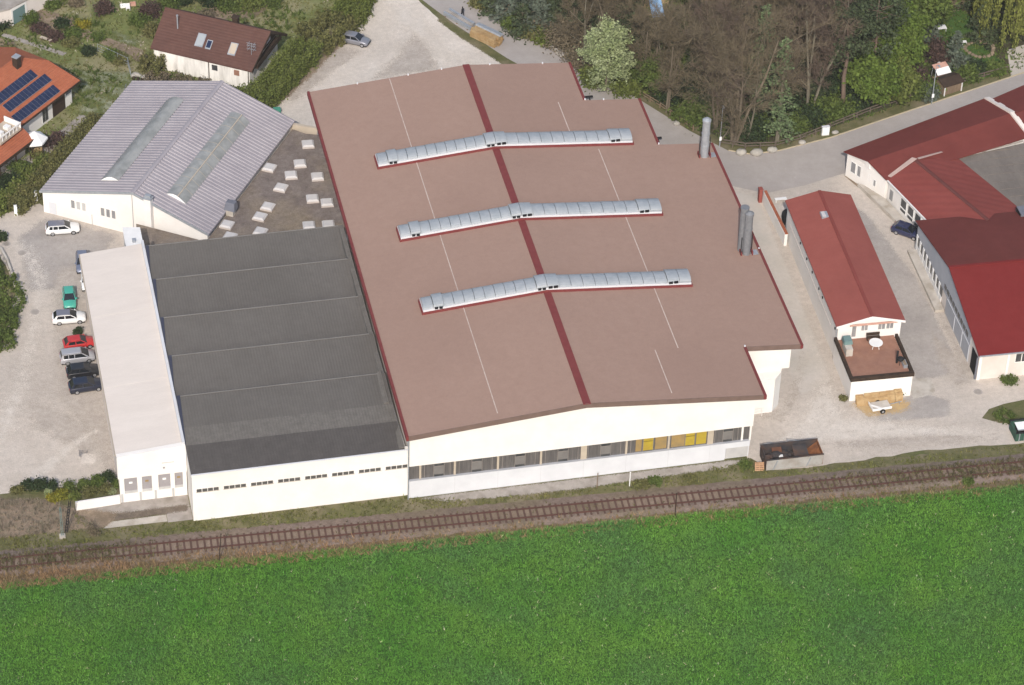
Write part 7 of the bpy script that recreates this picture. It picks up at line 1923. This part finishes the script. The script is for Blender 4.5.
# garden shrubs, upper left
gs = [(30, 22, 1.2, 1.2, 'leaf_mid'), (40, 31, 1.0, 1.4, 'purple'), (62, 27, 1.3, .9, 'leaf_dark'), (72, 36, 1.0, 1.3, 'leaf_mid'), (82, 27, .9, 1.0, 'yellow_fl'), (88, 54, 1.4, .9, 'leaf_dark'), (56, 38, .9, 1.3, 'purple'), (70, 45, .8, 1.2, 'leaf_olive'),
      (104, 14, 2.2, 1.4, 'purple'), (98, 40, .8, 1.0, 'leaf_mid'), (112, 58, .9, 1.3, 'leaf_mid'), (122, 62, .9, 1.2, 'leaf_olive'), (52, 8, 1.0, 1.0, 'leaf_mid'), (76, 6, 1.6, .9, 'twig'), (140, 22, 1.2, 1.5, 'leaf_mid'), (152, 34, 1.3, 1.3, 'leaf_olive'), (150, 14, 1.4, 1.6, 'purple'),
      (0, 28, 1.2, 1.4, 'leaf_dark'), (8, 52, .9, 1.0, 'leaf_olive'), (20, 172, 1.2, 1.6, 'leaf_mid'), (6, 184, 1.4, 1.8, 'leaf_dark'), (40, 158, .8, 1.0, 'leaf_olive'), (62, 165, .9, 1.2, 'leaf_mid'), (30, 190, 1.0, 1.4, 'leaf_hedge'),
      (170, 4, 1.6, 2.0, 'leaf_mid'), (185, 2, 1.8, 1.6, 'leaf_dark'), (208, 4, 2.0, 2.0, 'leaf_dark'), (228, 8, 1.5, 2.2, 'leaf_mid'), (250, 6, 1.5, 2.0, 'leaf_hedge'), (272, 4, 1.4, 1.8, 'leaf_mid'), (160, 60, 1.2, 1.4, 'leaf_mid'), (205, 20, 1.6, 1.2, 'twig')]
kinds = {'leaf_mid': 'mid green', 'leaf_dark': 'dark green', 'leaf_olive': 'olive', 'purple': 'purplish brown', 'yellow_fl': 'yellow flowering', 'twig': 'leafless brown', 'leaf_hedge': 'fresh green'}
cnt = {}
for i, (u, v, h, r, mt) in enumerate(gs):
    k_ = kinds[mt]; cnt[k_] = cnt.get(k_, 0) + 1
    where = ('behind the brown roofed house' if u > 155 and v < 30 else 'at the gable of the brown roofed house' if u > 145 else 'below the orange carport' if v > 120 else 'along the garden fence at the upper left' if v > 33 else 'on the garden plots near the white house')
    shrub('%s garden shrub %s' % (k_, where), at(u, v), h, r, M[mt], 70 + i, '%s garden shrubs %s' % (k_, where))
# reddish creeping growth and weeds near the hall front
for i, (u, v, h, r, mt, lab) in enumerate(((642, 486, .35, 1.2, 'leaf_olive', 'low olive weeds right of the white marker post'), (655, 482, .4, 1.0, 'leaf_mid', 'green weeds below the yellow curtained windows'), (690, 479, .3, .9, 'leaf_olive', 'low weeds along the plinth of the big hall'), (745, 466, .5, 1.0, 'leaf_mid', 'green weeds at the right corner of the big hall'),
                                           (1004, 417, .5, 1.6, 'leaf_mid', 'green weeds behind the dark green container'), (1010, 381, .6, 1.3, 'leaf_mid', 'green weeds at the foot of the bright red roofed workshop'), (968, 483, .5, .6, 'leaf_mid', 'single green weed tuft on the bank beside the track'), (905, 393, .8, .4, 'leaf_dark', 'small dark green shrub at the right end of the timber stack'), (843, 399, .4, .4, 'leaf_olive', 'tiny weed at the left corner of the terrace block'))):
    shrub(lab, at(u, v), h, r, M[mt], 120 + i, name='weed_patch', size=.12, dens=.8)

# ---- the wood and the garden trees on the right
leafy_tree('white blossoming tree beside the back road behind the big hall', at(606, 90), 11.3, 4.0, M['blossom'], M['bark'], 200, name='blossom_tree', bottom=.08, dens=1.3, leafsize=.17, clump=.6)
willow('weeping willow with yellow green hanging branches at the top right', at(1013, 34), 11.0, 6.0, 201)
conifer('dark spruce left of the weeping willow', at(983, 40), 9.0, 2.6, M['needle'], M['bark'], 202)
leafy_tree('bright spring green tree by the roadside fence', at(872, 104), 7.6, 4.4, M['leaf_bright'], M['bark'], 203, bottom=.22, dens=1.3, clump=.75, leafsize=.26)
leafy_tree('tall yellow green tree behind the roadside trees', at(893, 80), 13.0, 3.9, M['leaf_bright'], M['bark'], 204, bottom=.22, dens=1.4, clump=.75, leafsize=.26)
leafy_tree('yellow green tree right of the dark pine', at(889, 88), 11.5, 3.8, M['leaf_bright'], M['bark'], 205, bottom=.15, dens=1.2, clump=.75, leafsize=.26)
leafy_tree('fresh green tree at the right end of the wood beside the garden', at(893, 100), 6.5, 3.6, M['leaf_hedge'], M['bark'], 206, bottom=.15, dens=1.1, clump=.75, leafsize=.26)
pine('tall pine with reddish bare trunk near the white cabinet', at(842, 110), 17.5, 3.8, 207)
pine('dark pine crown above the bright spring green tree', at(872, 92), 15.5, 4.6, 208)
bare_tree('pale three stemmed bare tree behind the white cabinet', at(809, 112), 20, 6, M['bark_pale'], M['twig_red'], 209, stems=3, twigs=1.15)
bare_tree('wide fan shaped bare tree at the road bend', at(734, 143), 21, 9, M['bark'], M['twig'], 210, stems=5, twigs=1.15)
bare_tree('tall bare tree just left of the fan shaped one', at(716, 128), 20, 8, M['bark'], M['twig_red'], 211, stems=2, twigs=1.0)
bare_tree('slender pale bare tree by the rail fence', at(748, 138), 15, 4, M['bark_pale'], M['twig'], 212, twigs=.8)
conifer('slim grey green larch beside the rail fence', at(777, 142), 17, 2.7, M['larch'], M['bark_pale'], 213, name='larch_tree', bottom=.12, dens=.75, gap=.25, power=.6, leafsize=.22)
conifer('second grey green larch, taller and farther left', at(757, 120), 19, 3.0, M['larch'], M['bark_pale'], 214, name='larch_tree', bottom=.25, dens=.65, gap=.3, power=.6, leafsize=.22)
bare_tree('leaning bare tree between chimney and blossom tree', at(668, 112), 15, 7, M['bark'], M['twig'], 215, stems=2)
bare_tree('bare tree with pale trunk right of the blossom tree', at(662, 96), 12, 4, M['bark_pale'], M['twig'], 216)
bare_tree('bare brown tree behind the blossom tree', at(616, 62), 14, 6, M['bark'], M['twig'], 217, stems=2)
bare_tree('bare brown tree left of the blossom tree', at(585, 52), 12, 5, M['bark_pale'], M['twig'], 218, stems=3)
shrub('dense brown leafless thicket beside the back road', at(566, 45), 3.4, 3.6, M['twig'], 219, name='bare_bush', dens=1.2, size=.16)
shrub('low brown thicket left of the blossom tree', at(582, 66), 2.6, 2.6, M['twig'], 220, name='bare_bush', dens=1.2, size=.16)
# dark evergreens along the back road
for i, (u, v, h, r, mt, lab) in enumerate(((492, 10, 4.5, 2.6, 'needle', 'dark evergreen at the top of the back road'), (508, 20, 5.0, 3.0, 'needle_grey', 'blue green spruce near the top of the back road'), (522, 32, 5.0, 3.0, 'needle', 'dark evergreen opposite the timber pile'), (538, 32, 6.5, 3.2, 'needle_grey', 'large grey green spruce right of the timber pile'),
                                           (530, 8, 7, 3.4, 'needle_grey', 'grey green spruce at the top edge left of the bare thicket'), (552, 28, 6, 2.6, 'needle', 'dark spruce beside the bare thicket'))):
    conifer(lab, at(u, v), h, r, M[mt], M['bark'], 230 + i, power=.7)
for i, (u, v, h, r, mt, lab) in enumerate(((546, 40, 1.6, 1.9, 'leaf_hedge', 'bright green shrub at the roadside below the spruces'), (532, 36, 1.3, 1.6, 'leaf_olive', 'olive shrub at the roadside below the spruces'), (512, 26, 1.2, 1.5, 'leaf_mid', 'green shrub at the roadside opposite the timber pile'), (480, 6, 1.3, 1.6, 'leaf_olive', 'olive shrub at the top of the back road'),
                                           (628, 92, 2.4, 2.4, 'leaf_hedge', 'fresh green shrub at the right foot of the blossom tree'), (592, 82, 1.8, 2.0, 'leaf_hedge', 'fresh green shrub at the left foot of the blossom tree'), (641, 84, 3.5, 2.6, 'leaf_mid', 'green bush right of the blossom tree'), (655, 74, 4.5, 2.8, 'leaf_mid', 'tall green bush behind the bare leaning tree'),
                                           (688, 122, 2.4, 2.2, 'leaf_mid', 'green undergrowth bush left of the shorter roof chimney'), (672, 100, 2.0, 2.4, 'leaf_dark', 'dark undergrowth bush behind the low timber fence'), (700, 112, 2.4, 2.6, 'leaf_mid', 'green undergrowth bush above the shorter roof chimney'),
                                           (752, 134, 2.5, 2.4, 'leaf_dark', 'dark green bush behind the roadside boulders'), (766, 131, 2.0, 1.9, 'leaf_mid', 'mid green bush behind the roadside boulders'), (792, 129, 2.4, 2.3, 'leaf_mid', 'green bush between the larch and the cabinet'), (806, 123, 2.6, 2.3, 'leaf_dark', 'dark green bush left of the white cabinet'), (822, 117, 2.5, 2.4, 'leaf_mid', 'green bush above the white cabinet'), (838, 112, 2.2, 2.2, 'leaf_mid', 'green bush right of the white cabinet'),
                                           (855, 105, 2.3, 2.2, 'leaf_dark', 'dark green bush left of the bright spring green tree'), (780, 112, 3.6, 3.0, 'leaf_dark', 'dark bush behind the larch'), (828, 98, 3.6, 3.0, 'leaf_dark', 'dark bush behind the reddish pine trunk'), (712, 92, 3.6, 3.0, 'leaf_dark', 'dark bush under the fan shaped bare tree'),
                                           (920, 92, 2.2, 2.2, 'leaf_mid', 'green bush left of the canopy swing'), (928, 97, 1.6, 1.4, 'needle_grey', 'grey leaved bush beside the street lamp at the garden'), (908, 84, 3.0, 2.4, 'purple', 'purplish bush behind the garden fence'), (967, 78, 1.8, 1.6, 'leaf_mid', 'green bush right of the garden hut'), (976, 70, 1.2, 1.4, 'leaf_dark', 'dark low bush beside the pond'), (938, 62, 4.0, 1.7, 'purple', 'purple brown bush in front of the lawn'), (996, 72, 1.2, 1.6, 'leaf_mid', 'green bush at the right end of the garden fence'))):
    shrub(lab, at(u, v), h, r, M[mt], 260 + i, 'undergrowth and garden bushes on the right', name='bush', size=.22, dens=1.1)
conifer('small blue grey spruce at the edge of the lawn', at(953, 70), 6.5, 2.0, M['needle_grey'], M['bark'], 300)
conifer('narrow grey green conifer left of the lawn', at(929, 42), 6.5, 1.4, M['needle_grey'], M['bark'], 301)
shrub('grey leaved rounded shrub beside the pond', at(958, 66), 1.6, 1.5, M['needle_grey'], 302, name='grey_shrub', size=.16)
shrub('brown leafless bush at the top of the lawn', at(945, 8), 2.0, 2.4, M['twig'], 303, name='bare_bush', dens=.8)
shrub('brown leafless bush at the top left of the lawn', at(922, 10), 2.6, 2.0, M['twig'], 304, name='bare_bush', dens=.8)

# the rest of the wood: a few kinds, copied
rg = random.Random(5)
protoA = bare_tree('bare brown tree deep in the wood', at(725, 60), 17, 6.5, M['bark'], M['twig'], 310, 'bare trees deep in the wood', stems=2)
protoB = bare_tree('slim bare reddish tree deep in the wood', at(770, 70), 19, 5.5, M['bark'], M['twig_red'], 311, 'slim reddish bare trees deep in the wood')
protoC = conifer('dark green spruce deep in the wood', at(752, 30), 14, 3.4, M['needle'], M['bark'], 312, 'dark spruces deep in the wood')
protoD = leafy_tree('mid green leafy tree deep in the wood', at(700, 30), 11, 3.8, M['leaf_mid'], M['bark'], 313, 'green leafy trees deep in the wood', bottom=.15)
spots = [('D', 655, 98), ('C', 690, 100), ('D', 725, 108), ('C', 762, 120), ('D', 690, 76), ('C', 735, 120), ('C', 816, 104), ('D', 742, 100), ('C', 705, 112), ('C', 590, 30), ('C', 610, 44), ('A', 650, 88), ('A', 720, 70), ('A', 712, 92), ('A', 760, 88), ('A', 790, 84), ('A', 600, 30), ('A', 576, 20), ('A', 800, 60), ('A', 735, 40), ('A', 560, 4), ('A', 820, 75), ('A', 845, 60), ('A', 625, 8),
         ('B', 735, 96), ('B', 704, 84), ('B', 745, 60), ('B', 815, 90), ('B', 830, 55), ('B', 700, 60), ('B', 860, 40), ('B', 780, 40),
         ('C', 622, 66), ('C', 706, 40), ('C', 742, 75), ('C', 765, 100), ('C', 720, 30), ('C', 800, 98), ('C', 850, 78), ('C', 616, 20), ('C', 790, 20), ('C', 835, 20), ('C', 745, 10), ('C', 880, 60), ('C', 985, 10), ('C', 872, 20),
         ('D', 756, 48), ('D', 900, 50), ('D', 915, 40), ('D', 890, 25), ('D', 815, 40), ('D', 700, 8), ('D', 858, 8), ('D', 575, -8), ('D', 610, -14), ('D', 965, -6), ('D', 930, -4)]
P0 = {'A': protoA, 'B': protoB, 'C': protoC, 'D': protoD}
for k_, u, v in spots:
    p = at(u, v)
    o = dup(P0[k_], (p.x, p.y, 0), rg.uniform(0, 6.28))
    s_ = rg.uniform(.72, 1.12) * (.62 if v > 95 else 1); o.scale = (s_, s_, s_)

# fallen stems on the wood edge
for i, (u0, v0, u1, v1, lab) in enumerate(((690, 118, 712, 124, 'fallen grey branch left of the street lamp'), (722, 140, 734, 122, 'leaning pale dead stem by the street lamp'))):
    a, b = at(u0, v0), at(u1, v1, 2.0 if i else .6); t = thing('dead_branch', lab, 'branch', a)
    mb = MB(); limbs(mb, (a.x, a.y, .1), tuple(b), .12, seed=i); mb.build('stem', M['bark_pale'], t)
    mb = MB(); limbs(mb, tuple(a.lerp(b, .5)), tuple(a.lerp(b, .7) + Vector((.6, .4, .6))), .06, n=4, seed=i + 9); mb.build('twig', M['bark_pale'], t)

# ================================================================== GRASS
def in_poly(x, y, poly):
    ins = np.zeros(len(x), bool); n = len(poly)
    for i in range(n):
        x0, y0 = poly[i][:2]; x1, y1 = poly[(i + 1) % n][:2]
        c = ((y0 > y) != (y1 > y)) & (x < (x1 - x0) * (y - y0) / (y1 - y0 + 1e-12) + x0); ins ^= c
    return ins
def tufts(name, poly, density, hgt, wdt, mat, seed, blades=4, keep=None, z0=0.0, clump=.55):
    rng = np.random.default_rng(seed)
    a = np.array([p[:2] for p in poly]); lo, hi = a.min(0), a.max(0)
    n = int((hi - lo).prod() * density)
    x, y = rng.uniform(lo[0], hi[0], n), rng.uniform(lo[1], hi[1], n)
    ok = in_poly(x, y, poly)
    if keep is not None: ok &= keep(x, y, rng)
    x, y = x[ok], y[ok]; n = len(x)
    gx, gy = (x - lo[0]) / clump, (y - lo[1]) / clump
    gr = rng.random((int(gx.max()) + 3, int(gy.max()) + 3)); ix, iy = gx.astype(int), gy.astype(int); fx, fy = gx - ix, gy - iy
    big = gr[ix, iy] * (1 - fx) * (1 - fy) + gr[ix + 1, iy] * fx * (1 - fy) + gr[ix, iy + 1] * (1 - fx) * fy + gr[ix + 1, iy + 1] * fx * fy
    nb = n * blades
    X_, Y_ = np.repeat(x, blades) + rng.normal(0, wdt * .6, nb), np.repeat(y, blades) + rng.normal(0, wdt * .6, nb)
    th_ = rng.uniform(0, 2 * np.pi, nb); H_ = hgt * np.repeat(rng.uniform(.6, 1.2, n) * (.45 + 1.1 * big), blades) * rng.uniform(.7, 1.2, nb); w_ = wdt * rng.uniform(.5, 1.1, nb)
    lx, ly = rng.normal(0, .55, nb) * H_, rng.normal(0, .55, nb) * H_
    V = np.empty((nb, 3, 3))
    V[:, 0] = np.stack([X_ - np.cos(th_) * w_, Y_ - np.sin(th_) * w_, np.full(nb, z0)], 1)
    V[:, 1] = np.stack([X_ + np.cos(th_) * w_, Y_ + np.sin(th_) * w_, np.full(nb, z0)], 1)
    V[:, 2] = np.stack([X_ + lx, Y_ + ly, z0 + H_], 1)
    o = np_mesh(name, V.reshape(-1, 3), np.arange(nb * 3).reshape(-1, 3), mat)
    return tag(o, kind='stuff')
fld = [(-66, -5.5)] + fe[1:] + [(104, -12), (104, -56), (-66, -34)]
g = tufts('meadow_grass', fld, 52, .27, .048, M['grass'], 400, blades=4)
tag(g, 'lush green meadow grass filling the foreground below the track', 'grass')
fl_ = tufts('meadow_flowers', fld, .45, .26, .04, M['flower_white'], 401, blades=2)
tag(fl_, 'scattered tiny pale flowers in the green meadow', 'flowers')
bkp = [(x, TRK(x) - 4.3) for x in np.linspace(-62, 90, 40)] + [(x, TRK(x) - 1.2) for x in np.linspace(90, -62, 40)]
def kp(x, y, rng): return rng.random(len(x)) < np.clip(.9 - (x + 40) / 75, .12, 1.0)
d_ = tufts('dry_grass', bkp, 20, .50, .06, M['drytuft'], 402, blades=4, keep=kp)
tag(d_, 'tawny dry grass between the track and the green field', 'grass')
ep = fe + [(x, y - .38) for x, y in reversed(fe)]
ed_ = tufts('field_edge_grass', ep, 26, .34, .05, M['straw'], 412, blades=3, clump=2.0); tag(ed_, 'thin line of pale taller grass along the edge of the green field', 'grass')
bk2 = bkp
def kp2(x, y, rng): return rng.random(len(x)) < np.clip((x - 0) / 45, .08, 1.0)
d2 = tufts('bank_weeds', bk2, 9, .28, .07, M['vergetuft'], 403, blades=4, keep=kp2)
tag(d2, 'low green weeds on the bank right of the boundary post', 'weeds')
vp = [(-62, 8), (-44, 8.6), (-39.2, 7.2), (-38.6, 4.6), (-36, 1.0), (-28, .8), (-25, .5), (0, .3), (1, -.3), (10, -1.7), (20, -2.0), (30, -1.7), (41.2, -.5), (43, -3.1), (50, -3.2), (75, -3.6), (104, -4.8), (104, -6.9), (73, -5.2), (42, -3.9), (0, -2.3), (-36, -1.2), (-62, -.3)]
v_ = tufts('verge_tufts', vp, 16, .24, .075, M['vergetuft'], 404, blades=4, keep=lambda x, y, r_: ((x > -38.5) | (y < 1.6)) & (r_.random(len(x)) < .35 + .5 * (np.sin(x * .7 + np.sin(x * .23) * 2 + y * 1.3) > -.2)))
tag(v_, 'rough olive grass verge between the halls and the railway', 'grass')
gt_ = [(-62, 66), (-42, 65.5), (-37.2, 66), (-23, 87), (-6.5, 83), (3, 92.5), (12, 104), (-4, 140), (-62, 140)]
hb = [[F4((0.5, -1, 0)), F4((24, -1, 0)), F4((24, -14, 0)), F4((.5, -14, 0))], [F5((0, 0, 0)), F5((15, 0, 0)), F5((15, 9.6, 0)), F5((0, 9.6, 0))]]
g2 = tufts('garden_grass', gt_, 5, .22, .085, M['vergetuft'], 405, blades=4, keep=lambda x, y, r_: ~in_poly(x, y, hb[0]) & ~in_poly(x, y, hb[1]))
tag(g2, 'patchy grass of the gardens at the upper left', 'grass')
bp_ = [(-66, 56), (-43.5, 55), (-42.6, 50.5), (-42.3, 46.8), (-43.4, 42), (-45.8, 34), (-51, 27), (-66, 22)]
g3 = tufts('bank_grass_tufts', bp_, 10, .3, .09, M['vergetuft'], 406); tag(g3, 'grass on the planted bank at the left edge', 'grass')
wd_ = wf[:10] + [(130, 120), (20, 130)]
g4 = tufts('forest_ground_cover', wd_, 4.5, .45, .16, M['leaf_mid'], 407, blades=3, keep=lambda x, y, r_: r_.random(len(x)) < .3 + .6 * (np.sin(x * .5) * np.sin(y * .6 + 1) > -.1)); tag(g4, 'ground cover on the floor of the wood', 'ground cover')
# weeds growing through the track, strongest at both ends
tp = [(x, TRK(x) - 1.3) for x in np.linspace(-62, 100, 40)] + [(x, TRK(x) + 1.6) for x in np.linspace(100, -62, 40)]
g5 = tufts('track_weeds', tp, 20, .36, .08, M['trackweed'], 408, blades=3, keep=lambda x, y, r_: r_.random(len(x)) < np.clip(np.maximum((-29 - x) / 7, (x - 42) / 24), .04, 1.0), z0=.15); tag(g5, 'weeds growing through the railway track at its ends', 'weeds')

wb = [(-62, 8), (-48, 8.6), (-41.5, 7.2), (-38.8, 5.2), (-36, 1.6), (-62, 1.6)]
g6 = tufts('dry_brush', wb, 9, .5, .05, M['brush'], 409, blades=5); tag(g6, 'grey brown brushwood and dry stalks on the bank at the lower left', 'brushwood')
g7 = tufts('garden_flowers', gt_, .8, .3, .09, M['petal_mix'], 410, blades=3, keep=lambda x, y, r_: ~in_poly(x, y, hb[0]) & ~in_poly(x, y, hb[1]) & (np.sin(x * .9) + np.sin(y * .7 + 1) > .2)); tag(g7, 'pale spring flowers scattered in the gardens', 'flowers')
g8 = tufts('garden_plants', gt_, 1.6, .6, .16, M['leaf_mid'], 411, blades=5, keep=lambda x, y, r_: ~in_poly(x, y, hb[0]) & ~in_poly(x, y, hb[1]) & (y > 84) & (np.sin(x * .45 + 2) + np.sin(y * .5) > .1)); tag(g8, 'low leafy plants growing in the garden beds', 'plants')
